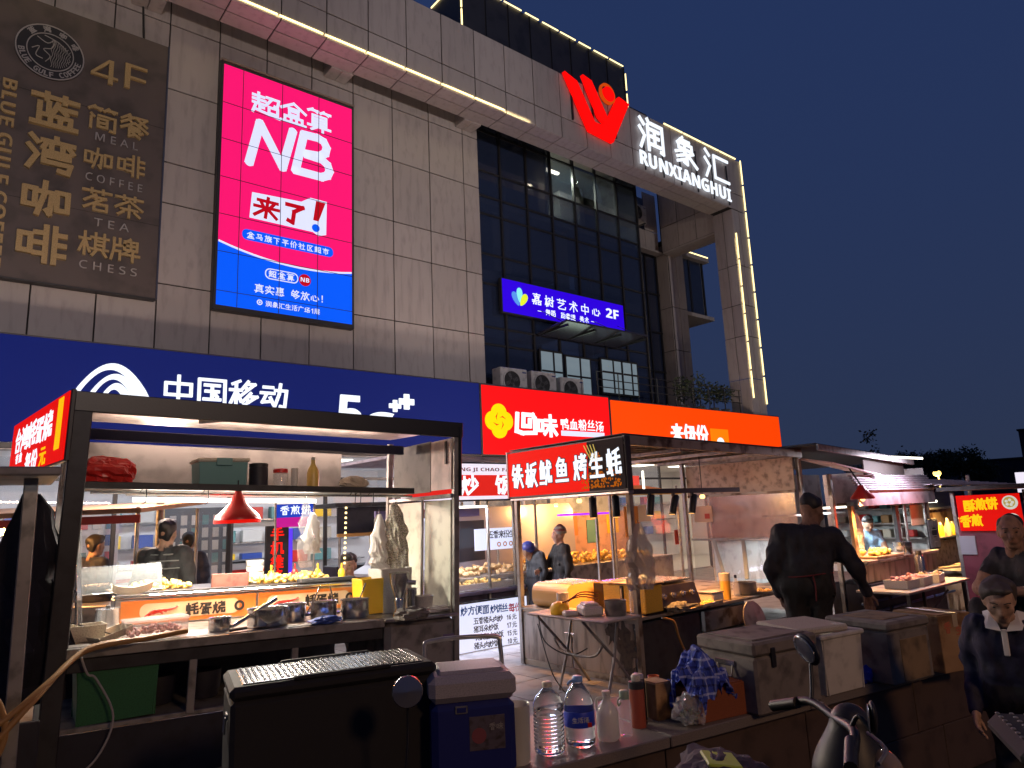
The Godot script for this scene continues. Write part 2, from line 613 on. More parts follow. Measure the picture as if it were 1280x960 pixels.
func latin(parent: Node, text: String, x: float, y: float, z: float, width: float, height: float, m: Material, depth := 0.01, weight := 700, turn := 0.0, called := "letter") -> MeshInstance3D:
	# one line of Latin letters, each a mesh of its own, fitted into a rectangle whose lower left corner is x, y
	var f := SystemFont.new()
	f.font_names = PackedStringArray(["Droid Sans"])
	f.font_weight = weight
	var whole := TextMesh.new()
	whole.font = f
	whole.font_size = 64
	whole.pixel_size = 0.01
	whole.text = text
	whole.horizontal_alignment = HORIZONTAL_ALIGNMENT_LEFT
	var a := whole.get_aabb()
	var s := Vector3(width / a.size.x, height / a.size.y, depth / 0.05)
	var spin := Basis(Vector3.BACK, deg_to_rad(turn))
	var o: MeshInstance3D
	for i in text.length():
		if text[i] == " ":
			continue
		var key := "letter %s %d" % [text[i], weight]
		if not cache.has(key):
			var t := TextMesh.new()
			t.font = f
			t.font_size = 64
			t.pixel_size = 0.01
			t.curve_step = 2.0
			t.depth = 0.05
			t.horizontal_alignment = HORIZONTAL_ALIGNMENT_LEFT
			t.text = text[i]
			cache[key] = t
		var before := f.get_string_size(text.left(i), HORIZONTAL_ALIGNMENT_LEFT, -1, 64).x * 0.01
		o = put(parent, called, cache[key], m)
		o.transform = Transform3D(spin * Basis.from_scale(s), Vector3(x, y, z + depth * 0.5) + spin * Vector3((before - a.position.x) * s.x, -a.position.y * s.y, 0))
	return o


# ---- materials of the place --------------------------------------------------------------------------------------
func make_materials() -> void:
	var stain := noise_tex("stain", 0.007, [[0.0, 0.72], [0.3, 0.86], [0.5, 0.97], [1.0, 1.0]], 6)
	var streak := noise_tex("streak", 0.01, [[0.0, 0.88], [0.3, 0.95], [0.5, 0.99], [1.0, 1.0]], 5)
	var fine := noise_tex("fine", 0.09, [[0.0, 0.7], [0.5, 0.95], [1.0, 1.0]], 3)
	var scuff := noise_tex("scuff", 0.01, [[0.0, 0.6], [0.32, 0.82], [0.5, 0.95], [1.0, 1.0]], 6)
	var grime := noise_tex("grime", 0.009, [[0.0, Color(0.3, 0.22, 0.16)], [0.3, Color(0.66, 0.58, 0.5)], [0.46, Color(0.92, 0.88, 0.83)], [1.0, Color(1, 0.98, 0.95)]], 6)
	for k in 4:
		var s: float = [1.0, 0.94, 1.05, 0.98][k]
		mat("panel%d" % k, lin(0.34 * s, 0.31 * s, 0.3 * s), 0.5, 0.0, streak, Vector3(1.1, 0.16 + 0.07 * k, 1.1))
	mat("joint", lin(0.02, 0.018, 0.017), 0.9)
	mat("dark_clad", lin(0.035, 0.035, 0.04), 0.35, 0.2, stain, Vector3(0.4, 0.4, 0.4))
	mat("mullion", lin(0.02, 0.02, 0.022), 0.4, 0.3)
	mat("slab", lin(0.12, 0.11, 0.105), 0.8, 0.0, stain, Vector3(0.5, 0.5, 0.5))
	mat("room", lin(0.3, 0.29, 0.27), 0.85, 0.0, fine, Vector3(1, 1, 1))
	mat("room_dark", lin(0.26, 0.26, 0.26), 0.9, 0.0, stain, Vector3(0.6, 0.6, 0.6))
	mat("sign_brown", lin(0.085, 0.066, 0.06), 0.5, 0.1, stain, Vector3(0.35, 0.35, 0.35))
	mat("gold", lin(0.42, 0.3, 0.13), 0.4, 0.15, fine, Vector3(1, 1, 1))
	mat("silver_letter", lin(0.35, 0.33, 0.31), 0.4, 0.5)
	mat("black_disc", lin(0.012, 0.012, 0.014), 0.4)
	mat("frame_dark", lin(0.03, 0.03, 0.034), 0.45, 0.3)
	mat("ac_white", lin(0.5, 0.5, 0.49), 0.5, 0.0, stain, Vector3(1.2, 1.2, 1.2))
	mat("ac_dark", lin(0.03, 0.03, 0.032), 0.6)
	mat("steel", lin(0.42, 0.41, 0.4), 0.32, 0.85, scuff, Vector3(1.4, 1.4, 1.4))
	mat("steel_bright", lin(0.6, 0.6, 0.6), 0.2, 0.95, fine, Vector3(2, 2, 2))
	mat("steel_dull", lin(0.3, 0.29, 0.28), 0.5, 0.6, scuff, Vector3(1.1, 1.1, 1.1))
	mat("steel_grimy", lin(0.34, 0.32, 0.29), 0.5, 0.5, grime, Vector3(0.7, 0.7, 0.7))
	mat("black_metal", lin(0.014, 0.014, 0.017), 0.45, 0.2, fine, Vector3(2, 2, 2))
	mat("charcoal", lin(0.03, 0.03, 0.034), 0.6, 0.1, scuff, Vector3(1, 1, 1))
	mat("black_plastic", lin(0.012, 0.012, 0.014), 0.5)
	mat("white_plastic", lin(0.62, 0.61, 0.58), 0.45, 0.0, fine, Vector3(2, 2, 2))
	mat("cream_plastic", lin(0.55, 0.5, 0.4), 0.5, 0.0, fine, Vector3(2, 2, 2))
	mat("ceiling_tin", lin(0.42, 0.36, 0.33), 0.6, 0.1, stain, Vector3(0.9, 0.9, 0.9))
	mat("asphalt", lin(0.035, 0.034, 0.034), 0.9, 0.0, fine, Vector3(3, 3, 3))
	mat("paver0", lin(0.17, 0.165, 0.165), 0.75, 0.0, stain, Vector3(0.9, 0.9, 0.9))
	mat("paver1", lin(0.14, 0.135, 0.135), 0.75, 0.0, stain, Vector3(0.9, 0.9, 0.9))
	mat("granite", lin(0.2, 0.17, 0.15), 0.5, 0.0, fine, Vector3(2.5, 2.5, 2.5))
	mat("granite_brown", lin(0.085, 0.055, 0.042), 0.6, 0.0, stain, Vector3(1.2, 1.2, 1.2))
	mat("cloth_black", lin(0.012, 0.012, 0.015), 0.9, 0.0, fine, Vector3(5, 5, 5))
	mat("wire", lin(0.02, 0.02, 0.02), 0.6)
	mat("green_crate", lin(0.02, 0.14, 0.05), 0.5, 0.0, fine, Vector3(2, 2, 2))
	mat("red_plastic", lin(0.5, 0.02, 0.015), 0.35)
	mat("yellow_plastic", lin(0.75, 0.48, 0.02), 0.4)
	mat("blue_plastic", lin(0.02, 0.06, 0.3), 0.45)
	mat("teal_plastic", lin(0.1, 0.24, 0.24), 0.5)
	mat("orange_sticker", lin(0.62, 0.22, 0.04), 0.45)
	mat("ink_black", lin(0.01, 0.008, 0.008), 0.6)
	mat("ink_red", lin(0.5, 0.03, 0.02), 0.6)
	mat("ink_cream", lin(0.72, 0.6, 0.42), 0.6)
	mat("meat", lin(0.42, 0.2, 0.2), 0.6)
	mat("noodle", lin(0.75, 0.5, 0.12), 0.55)
	mat("dark_panel", lin(0.018, 0.018, 0.03), 0.6, 0.1, scuff, Vector3(1, 1, 1))
	mat("grey_cloth", lin(0.16, 0.16, 0.15), 0.9)
	mat("hose", lin(0.32, 0.17, 0.05), 0.55)
	clear("acrylic", Color(0.9, 0.93, 0.95), 0.12, 0.04)
	clear("film", Color(0.92, 0.92, 0.92), 0.28, 0.12)
	var bagm := mat("bag_white", lin(0.68, 0.67, 0.64), 0.5)
	bagm.backlight_enabled = true
	bagm.backlight = Color(0.4, 0.4, 0.4)

	mat("beige_grimy", lin(0.46, 0.38, 0.3), 0.7, 0.0, scuff, Vector3(1.6, 1.6, 1.6))
	mat("rust_steel", lin(0.36, 0.31, 0.27), 0.4, 0.65, scuff, Vector3(1.6, 0.35, 1.6))
	mat("yellow_box", lin(0.65, 0.38, 0.03), 0.45, 0.0, fine, Vector3(1.5, 1.5, 1.5))
	clear("glass", Color(0.55, 0.65, 0.75), 0.12, 0.02)
	clear("glass_dark", Color(0.16, 0.2, 0.3), 0.6, 0.03)
	glow("led_warm", Color(1.0, 0.9, 0.62), 2.4)
	glow("letter_white", Color(0.93, 0.96, 1.0), 1.15)
	glow("tube_white", Color(1.0, 0.97, 0.9), 3.0)


func setting() -> void:
	var g := MB.new()
	g.quad(Vector3(-400, -0.32, -500), Vector3(600, -0.32, -500), Vector3(600, -0.32, 300), Vector3(-400, -0.32, 300), Vector3.UP)
	kind(put(self, "road", g.done(), M.asphalt), "structure")
	# the raised market square, its paving near the stalls laid flag by flag
	var sq := MB.new()
	sq.box(Vector3(18, -0.17, 2.2), Vector3(76, 0.3, 13.6), 0.0)
	var square := kind(put(self, "pavement", sq.done(), M.joint), "structure")
	for i in range(-1, 14):
		for j in 14:
			bx(square, "paving_stone", M["paver%d" % posmod(i * 7 + j * 3, 2)], Vector3(1.0 + i * 0.6, -0.005, 1.2 + j * 0.6), Vector3(0.592, 0.05, 0.592), 0.004)
	var far := MB.new()
	far.box(Vector3(33, -0.01, 4.5), Vector3(46.5, 0.03, 9.0), 0.0)
	far.box(Vector3(-9.6, -0.01, 4.5), Vector3(20, 0.03, 9.0), 0.0)
	put(square, "paving", far.done(), M.paver1)
	# the low granite wall along its edge
	var w := Node3D.new()
	w.name = "retaining_wall"
	add_child(w)
	w.position = Vector3(2.42, 0, 9.24)
	w.rotation_degrees.y = -9.3
	w.set_meta("label", "low granite wall with flat stone top carrying bottles and boxes")
	w.set_meta("category", "wall")
	bx(w, "core", M.joint, Vector3(5, 0.035, -0.42), Vector3(19.9, 0.7, 0.7), 0.0)
	for i in 17:
		var x := -4.4 + i * 1.15
		bx(w, "coping_stone", M.granite, Vector3(x, 0.42, -0.4), Vector3(1.142, 0.06, 0.82), 0.006)
		for j in 2:
			bx(w, "facing_stone", M.granite_brown, Vector3(x + (0.3 if j else 0.0), 0.215 - j * 0.345, -0.055), Vector3(1.142, 0.34, 0.03), 0.004)


# ---- the shopping centre ------------------------------------------------------------------------------------------
func panels(parent: Node, xs: Array, ys: Array, z: float, face := 0, hole := Rect2()) -> void:
	# cladding panels, a finger's width apart; face 0 looks along z, 1 along x (xs are then z values), 2 down (ys are then z values)
	for i in xs.size() - 1:
		for j in ys.size() - 1:
			var cx: float = (xs[i] + xs[i + 1]) / 2
			var cy: float = (ys[j] + ys[j + 1]) / 2
			if hole.has_point(Vector2(cx, cy)):
				continue
			var sx: float = xs[i + 1] - xs[i] - 0.024
			var sy: float = ys[j + 1] - ys[j] - 0.024
			var proud := rng.randf_range(-0.003, 0.003)
			var m: Material = M["panel%d" % rng.randi_range(0, 3)]
			if face == 0:
				bx(parent, "panel", m, Vector3(cx, cy, z - 0.015 + proud), Vector3(sx, sy, 0.03), 0.003)
			elif face == 1:
				bx(parent, "panel", m, Vector3(z + 0.015 + proud, cy, cx), Vector3(0.03, sy, sx), 0.003)
			else:
				bx(parent, "panel", m, Vector3(cx, z + 0.015 + proud, cy), Vector3(sx, 0.03, sy), 0.003)


func building() -> void:
	var b := thing("shopping_centre", "large beige panelled shopping centre with framed roof beam and dark glass wall", "building", Vector3.ZERO)
	var core := MB.new()
	core.box(Vector3(2.05, 8.6, -1.7), Vector3(16.16, 8.6, 1.0))
	core.box(Vector3(8.65, 12.3, -0.39), Vector3(23.6, 1.86, 0.7))
	core.box(Vector3(20.22, 8.6, -0.39), Vector3(0.76, 5.5, 0.66))
	core.box(Vector3(20.22, 12.0, -1.9), Vector3(0.66, 2.4, 2.3))
	core.box(Vector3(20.62, 7.4, -3.36), Vector3(0.84, 8.0, 0.6))
	put(b, "wall_core", core.done(), M.joint)
	var xs := [-3.75, -2.8, -1.85, -0.9, 0.05, 0.98, 1.9, 2.83, 3.75, 4.7, 5.68, 6.66, 7.66, 8.67, 9.68, 10.16]
	panels(b, xs, [4.4, 6.0, 7.55, 8.35, 9.85, 11.2, 12.6], -1.17)
	# the frame beam that stands in front of the wall
	var bxs := []
	for i in 26:
		bxs.append(-3.0 + i * 0.9425)
	bxs[-1] = 20.6
	panels(b, bxs, [11.35, 11.95, 13.26], 0.0)
	panels(b, bxs.slice(0, 25), [-0.76, -0.38, -0.01], 11.35, 2)
	for x in [6.2, 9.72, 2.4]:
		bx(b, "bracket", M.panel1, Vector3(x - 0.13, 11.62, -0.96), Vector3(0.25, 0.6, 0.41), 0.004)
		bx(b, "bracket", M.panel0, Vector3(x + 0.13, 11.62, -0.96), Vector3(0.25, 0.6, 0.41), 0.004)
	# corner pillar and the beam going back from it
	panels(b, [19.8, 20.2, 20.62], [4.4, 5.6, 7.0, 8.05, 9.4, 11.345], 0.0)
	panels(b, [-0.76, -0.38, -0.01], [4.4, 5.6, 7.0, 8.05, 9.4, 11.345], 19.8, 1)
	panels(b, [-3.0, -2.25, -1.5, -0.765], [10.8, 11.72, 13.2], 19.86, 1)
	bx(b, "lintel", M.panel2, Vector3(20.2, 10.76, -1.88), Vector3(0.7, 0.06, 2.2), 0.004)
	panels(b, [20.18, 20.6, 21.06], [4.4, 6.1, 7.2, 8.8, 11.2], -3.0)
	panels(b, [-3.66, -3.04], [4.4, 6.1, 7.2, 8.8, 11.2], 20.17, 1)
	# back wall of the open bay
	panels(b, [16.85, 17.7, 18.6, 19.4, 20.14], [10.9, 11.7, 13.2], -3.35, 0, Rect2(17.8, 11.7, 1.5, 2))
	bx(b, "back_wall", M.room_dark, Vector3(18.5, 8.8, -3.9), Vector3(3.7, 8.8, 0.3), 0.0)
	bx(b, "sill", M.panel1, Vector3(18.4, 10.86, -3.3), Vector3(3.4, 0.07, 0.3), 0.004)
	for i in 6:
		bx(b, "mullion", M.mullion, Vector3(16.95 + i * 0.62, 7.6, -3.5), Vector3(0.06, 6.4, 0.08), 0.004)
	for j in 4:
		bx(b, "transom", M.mullion, Vector3(18.5, 5.0 + j * 1.45, -3.52), Vector3(3.3, 0.07, 0.06), 0.004)
	for i in 5:
		for j in 4:
			bx(b, "pane", M.glass_dark, Vector3(17.26 + i * 0.62, 5.72 + j * 1.45, -3.53), Vector3(0.56, 1.38, 0.012), 0.0)
	# the bay window on the far side
	var bay := bx(b, "bay_window", M.panel0, Vector3(21.85, 8.72, -3.7), Vector3(1.9, 0.14, 1.3), 0.004)
	bx(bay, "roof_slab", M.panel1, Vector3(0, 2.36, 0), Vector3(1.9, 0.16, 1.3), 0.004)
	bx(bay, "body", M.room_dark, Vector3(-0.05, 1.18, -0.1), Vector3(1.6, 2.2, 1.0), 0.0)
	for x in [-0.85, -0.1, 0.75]:
		bx(bay, "mullion", M.mullion, Vector3(x, 1.18, 0.43), Vector3(0.07, 2.2, 0.06), 0.004)
	for x in [-0.47, 0.33]:
		bx(bay, "pane", M.glass_dark, Vector3(x, 1.18, 0.42), Vector3(0.68, 2.18, 0.012), 0.0)
	bx(bay, "led_strip", M.led_warm, Vector3(-0.45, 2.48, 0.64), Vector3(0.85, 0.035, 0.035), 0.004)
	bx(bay, "led_strip", M.led_warm, Vector3(0.46, 2.48, 0.64), Vector3(0.9, 0.035, 0.035), 0.004)
	# roof house outlined with light strips
	bx(b, "roof_house", M.dark_clad, Vector3(12.7, 14.3, -3.5), Vector3(6.3, 2.2, 5.3), 0.0)
	for i in 9:
		bx(b, "roof_house_seam", M.mullion, Vector3(9.56 + i * 0.785, 14.3, -0.84), Vector3(0.03, 2.2, 0.03), 0.004)
	bx(b, "roof_plant_box", M.dark_clad, Vector3(17.2, 14.1, -2.2), Vector3(1.2, 1.5, 1.2), 0.01)
	for i in 9:
		bx(b, "led_strip", M.led_warm, Vector3(9.55 + 0.7 * i + 0.34, 15.42, -0.82), Vector3(0.62 if i % 3 else 0.5, 0.03, 0.03), 0.004)
	for y in [13.55, 14.2, 14.9]:
		bx(b, "led_strip", M.led_warm, Vector3(15.88, y, -0.82), Vector3(0.03, 0.58, 0.03), 0.004)
	for y in [14.2, 14.85]:
		bx(b, "led_strip", M.led_warm, Vector3(9.53, y, -0.82), Vector3(0.035, 0.6, 0.035), 0.004)
	for i in 3:
		bx(b, "led_strip", M.led_warm, Vector3(9.53, 15.42, -1.2 - i * 0.7), Vector3(0.03, 0.03, 0.62), 0.004)
	# light strips on the frame
	for i in 14:
		var x := -2.6 + i * 0.9425
		bx(b, "led_strip", M.led_warm, Vector3(x, 11.4, 0.03), Vector3(0.9, 0.035, 0.035), 0.004)
		if i % 3 == 1:
			area_light(b, Vector3(x, 11.4, 0.06), Vector3(-30, 0, 0), Vector2(2.6, 0.03), Color(1.0, 0.9, 0.65), 0.25)
	for i in 4:
		bx(b, "led_strip", M.led_warm, Vector3(16.95 + i * 0.97, 13.27, 0.02), Vector3(0.92, 0.035, 0.035), 0.004)
	for i in 9:
		bx(b, "led_strip", M.led_warm, Vector3(20.6, 12.85 - i * 0.95, 0.025), Vector3(0.035, 0.88, 0.035), 0.004)
	for i in 6:
		bx(b, "led_strip", M.led_warm, Vector3(19.87, 10.05 - i * 0.93, 0.025), Vector3(0.035, 0.87, 0.035), 0.004)
	area_light(b, Vector3(20.66, 9.0, 0.03), Vector3(0, -60, 0), Vector2(0.03, 7.5), Color(1.0, 0.9, 0.6), 0.4)
	area_light(b, Vector3(19.82, 7.8, 0.03), Vector3(0, 60, 0), Vector2(0.03, 5.0), Color(1.0, 0.9, 0.6), 0.3)
	# curtain wall: mullions, panes, dim floors behind
	var mx := []
	for i in 8:
		mx.append(10.2 + i * 0.933)
	var hy := [4.5, 5.9, 6.35, 7.5, 8.3, 9.4, 9.9, 10.6, 11.75, 12.4]
	for x in mx:
		bx(b, "mullion", M.mullion, Vector3(x, 8.4, -1.52), Vector3(0.06, 8.0, 0.09), 0.004)
	for y in hy:
		bx(b, "transom", M.mullion, Vector3(13.46, y, -1.53), Vector3(6.5, 0.05, 0.06), 0.004)
	for i in 7:
		for j in hy.size() - 1:
			var lit: bool = (i >= 3 and i <= 5 and j >= 7)
			if lit and i == 4 and j == 8:
				continue
			var p := bx(b, "pane", M.glass if lit else M.glass_dark, Vector3(mx[i] + 0.466, (hy[j] + hy[j + 1]) / 2, -1.54), Vector3(0.88, hy[j + 1] - hy[j] - 0.05, 0.012), 0.0)
			if lit and j == 7 and i == 4:
				p.position += Vector3(0, 0.05, 0.17)
				p.rotation_degrees.x = -14
	var fl := MB.new()
	for y in [4.45, 7.95, 10.05, 12.9]:
		fl.box(Vector3(13.46, y - 0.15, -4.0), Vector3(6.5, 0.25, 4.7))
	fl.box(Vector3(13.46, 8.6, -6.4), Vector3(6.5, 8.8, 0.2))
	fl.box(Vector3(10.2, 8.6, -4.0), Vector3(0.15, 8.8, 4.8))
	fl.box(Vector3(16.78, 8.6, -3.0), Vector3(0.15, 8.8, 2.9))
	put(b, "floor_slab", fl.done(), M.room_dark)
	for x in [11.4, 13.6, 15.1]:
		bx(b, "curtain", M.room_dark, Vector3(x, 8.9, -1.9), Vector3(0.6, 1.7, 0.05), 0.01)
	# the lit office
	bx(b, "office_wall", M.room, Vector3(14.4, 11.4, -3.4), Vector3(3.7, 2.7, 0.1), 0.0)
	bx(b, "office_wall", M.room, Vector3(12.9, 11.4, -2.5), Vector3(0.1, 2.7, 1.8), 0.0)
	bx(b, "office_ceiling", M.room, Vector3(14.4, 12.45, -2.5), Vector3(3.6, 0.08, 1.75), 0.0)
	bx(b, "office_cupboard", M.room_dark, Vector3(15.0, 10.9, -3.0), Vector3(0.9, 1.5, 0.5), 0.01)
	var off := bx(b, "office_tube_light", M.tube_white, Vector3(13.55, 11.75, -2.1), Vector3(0.75, 0.07, 0.1), 0.01)
	area_light(b, Vector3(13.55, 11.7, -2.1), Vector3(-90, 0, 0), Vector2(0.75, 0.1), Color(0.95, 1.0, 0.92), 4.0)
	bx(b, "desk_lamp", M.tube_white, Vector3(12.45, 10.75, -1.9), Vector3(0.07, 0.07, 0.05), 0.01)
	bx(b, "blind", M.room, Vector3(12.2, 10.72, -1.8), Vector3(0.75, 0.34, 0.03), 0.004)
	omni(b, Vector3(12.45, 10.85, -1.75), Color(1, 0.95, 0.85), 0.06, 0.03)
	rod(b, "cable", M.wire, curve([Vector3(2.33, 12.4, -1.15), Vector3(2.34, 11.4, -1.14), Vector3(2.38, 10.62, -1.1)], 4), 0.02, 6)
	# flat roof over the shops, with its edge
	bx(b, "terrace", M.slab, Vector3(9.0, 4.33, -0.95), Vector3(24.2, 0.12, 1.9), 0.004)
	bx(b, "terrace", M.slab, Vector3(19.0, 4.3, -2.6), Vector3(6.0, 0.1, 1.4), 0.004)
	# upper doors and windows behind the terrace
	for e in [[12.6, 5.25, 0.75, 1.3], [13.6, 5.2, 0.9, 1.3], [14.95, 5.45, 0.8, 0.95], [15.75, 5.45, 0.6, 0.95]]:
		var fr := bx(b, "window", M.mullion, Vector3(e[0], e[1], -1.46), Vector3(e[2] + 0.12, e[3] + 0.12, 0.05), 0.004)
		bx(fr, "pane", M.upper_window, Vector3(0, 0, 0.03), Vector3(e[2], e[3], 0.01), 0.0)
		bx(fr, "glazing_bar", M.mullion, Vector3(0, 0.12, 0.045), Vector3(e[2], 0.05, 0.02), 0.002)
		bx(fr, "glazing_bar", M.mullion, Vector3(0.06, 0, 0.045), Vector3(0.05, e[3], 0.022), 0.002)
	area_light(b, Vector3(13.4, 5.4, -1.38), Vector3(0, 180, 0), Vector2(1.8, 0.9), Color(0.9, 1.0, 0.9), 0.5)
	# railing of the terrace
	for i in 9:
		rod(b, "railing_post", M.mullion, [Vector3(13.0 + i * 0.8, 4.4, -0.2), Vector3(13.0 + i * 0.8, 5.2, -0.2)], 0.018, 6)
	for y in [4.8, 5.0, 5.2]:
		rod(b, "rail", M.mullion, [Vector3(13.0, y, -0.2), Vector3(19.5, y, -0.2)], 0.014, 6)


func canopy_and_units() -> void:
	var c := thing("glass_canopy", "slim grey glass canopy above the upper terrace door", "canopy", Vector3(13.7, 6.35, -0.85))
	bx(c, "glass_sheet", mat("canopy_grey", lin(0.035, 0.035, 0.05), 0.25, 0.2), Vector3(0, 0.05, 0), Vector3(3.2, 0.05, 1.1), 0.004, Vector3(-6, 0, 0))
	for x in [-1.5, -0.5, 0.5, 1.5]:
		rod(c, "stay", M.mullion, [Vector3(x, 0.1, 0.4), Vector3(x, 0.7, -0.6)], 0.012, 6)
		bx(c, "bracket", M.mullion, Vector3(x, 0.0, -0.05), Vector3(0.05, 0.07, 1.15), 0.004)
	var names := ["white outdoor air conditioner nearest the panelled wall above the noodle sign", "white outdoor air conditioner, middle of three above the noodle sign", "white outdoor air conditioner beside the lit terrace window", "small air conditioner high in the open corner bay"]
	var spots := [Vector3(10.72, 4.47, -0.95), Vector3(11.7, 4.47, -0.95), Vector3(12.68, 4.4, -0.95), Vector3(18.75, 11.72, -3.2)]
	for k in 4:
		var a := thing("air_conditioner", names[k], "air conditioner", spots[k], 0.0, "outdoor air conditioners")
		bx(a, "casing", M.ac_white, Vector3(0, 0.36, 0), Vector3(0.84, 0.66, 0.34), 0.02)
		var ring := MB.new()
		ring.lathe([Vector2(0.24, 0), Vector2(0.285, 0.0), Vector2(0.285, 0.02), Vector2(0.25, 0.02), Vector2(0.24, 0)], Vector3.ZERO, 28)
		put(a, "fan_ring", ring.done(), M.ac_white, Vector3(-0.08, 0.36, 0.17), Vector3(90, 0, 0))
		turned(a, "dark_fan_disc", M.ac_dark, [Vector2(0, 0), Vector2(0.245, 0), Vector2(0.245, 0.006), Vector2(0, 0.006)], Vector3(-0.08, 0.36, 0.168), 24, Vector3(90, 0, 0))  # flat dark disc stands for the shaded fan opening, casing is solid
		for i in 4:
			bx(a, "fan_blade", mat("fan_grey", lin(0.1, 0.1, 0.105), 0.5), Vector3(-0.08, 0.36, 0.178) + Vector3(cos(i * PI / 2 + 0.4), sin(i * PI / 2 + 0.4), 0) * 0.12, Vector3(0.17, 0.09, 0.004), 0.001, Vector3(0, 0, rad_to_deg(i * PI / 2 + 0.4)))
		var grille := MB.new()
		for i in 5:
			var r := 0.05 + i * 0.046
			var loop := []
			for s in 25:
				loop.append(Vector3(cos(TAU * s / 24) * r, sin(TAU * s / 24) * r, 0))
			grille.tube(loop, 0.004, 5, false)
		for i in 8:
			var d := Vector3(cos(i * PI / 4), sin(i * PI / 4), 0)
			grille.tube([d * 0.03, d * 0.25], 0.004, 5)
		put(a, "grille", grille.done(), M.ac_dark, Vector3(-0.08, 0.36, 0.188))
		bx(a, "badge", mat("badge_blue", lin(0.03, 0.05, 0.2), 0.5), Vector3(0.32, 0.6, 0.173), Vector3(0.12, 0.03, 0.004), 0.001)
		for x in [-0.3, 0.3]:
			bx(a, "foot", M.ac_dark, Vector3(x, 0.015, 0), Vector3(0.06, 0.03, 0.36), 0.004)
	# plants in pots at the terrace edge
	rng.seed = 5
	for k in 4:
		var x: float = [17.1, 17.9, 18.6, 19.2][k]
		var p := thing("terrace_plant", ["bushy dark plant on the terrace behind the orange sign", "tall thin dark plant on the terrace rail", "round dark shrub near the corner pillar on the terrace", "low dark plant at the foot of the corner pillar"][k], "plant", Vector3(x, 4.39, -0.6), 0.0, "plants on the terrace")
		turned(p, "pot", M.slab, [Vector2(0.1, 0), Vector2(0.15, 0.25), Vector2(0.13, 0.25), Vector2(0.0, 0.22)], Vector3.ZERO, 12)
		rod(p, "stem", mat("bark", lin(0.06, 0.045, 0.03), 0.9), [Vector3(0, 0.2, 0), Vector3(0.03, 0.6, 0)], 0.02, 6)
		leaf_ball(p, "foliage", Vector3(0, 0.75, 0), Vector3(0.36, [0.4, 0.6, 0.38, 0.3][k], 0.3), 260, 0.07, "leaf_dark")


func leaf_ball(parent: Node, called: String, at: Vector3, r: Vector3, count: int, size: float, m: String) -> void:
	var mb := MB.new()
	for i in count:
		var d := Vector3(rng.randfn(), rng.randfn(), rng.randfn()).normalized() * pow(rng.randf(), 0.45)
		var p := at + d * r
		var a := Vector3(rng.randfn(), rng.randfn(), rng.randfn()).normalized()
		var b := a.cross(Vector3(rng.randfn(), rng.randfn(), rng.randfn())).normalized()
		var s := size * rng.randf_range(0.6, 1.3)
		mb.tri(p - a * s, p + b * s * 0.35, p + a * s)
		mb.tri(p - a * s, p + a * s, p - b * s * 0.35)
	put(parent, called, mb.done(), M[m])


# ---- signs on the building ------------------------------------------------------------------------------------------
func disc(n: int, r: float, at := Vector2.ZERO, squash := 1.0) -> PackedVector2Array:
	var out := PackedVector2Array()
	for i in n:
		out.append(at + Vector2(cos(TAU * i / n), sin(TAU * i / n) * squash) * r)
	return out


func rounded(x0: float, y0: float, x1: float, y1: float, r: float) -> PackedVector2Array:
	var out := PackedVector2Array()
	for q in [[x1 - r, y1 - r, 0.0], [x0 + r, y1 - r, PI / 2], [x0 + r, y0 + r, PI], [x1 - r, y0 + r, 3 * PI / 2]]:
		for i in 7:
			out.append(Vector2(q[0], q[1]) + Vector2(cos(q[2] + i * PI / 12), sin(q[2] + i * PI / 12)) * r)
	return out


func plate(parent: Node, called: String, m: Material, poly: PackedVector2Array, z: float, depth := 0.01) -> MeshInstance3D:
	var mb := MB.new()
	mb.prism(poly, z, z + depth)
	return put(parent, called, mb.done(), m)


func ring_plate(parent: Node, called: String, m: Material, at: Vector3, r0: float, r1: float, depth := 0.01) -> void:
	var mb := MB.new()
	mb.lathe([Vector2(r0, 0), Vector2(r1, 0), Vector2(r1, depth), Vector2(r0, depth), Vector2(r0, 0)], Vector3.ZERO, 40)
	put(parent, called, mb.done(), m, at, Vector3(90, 0, 0))


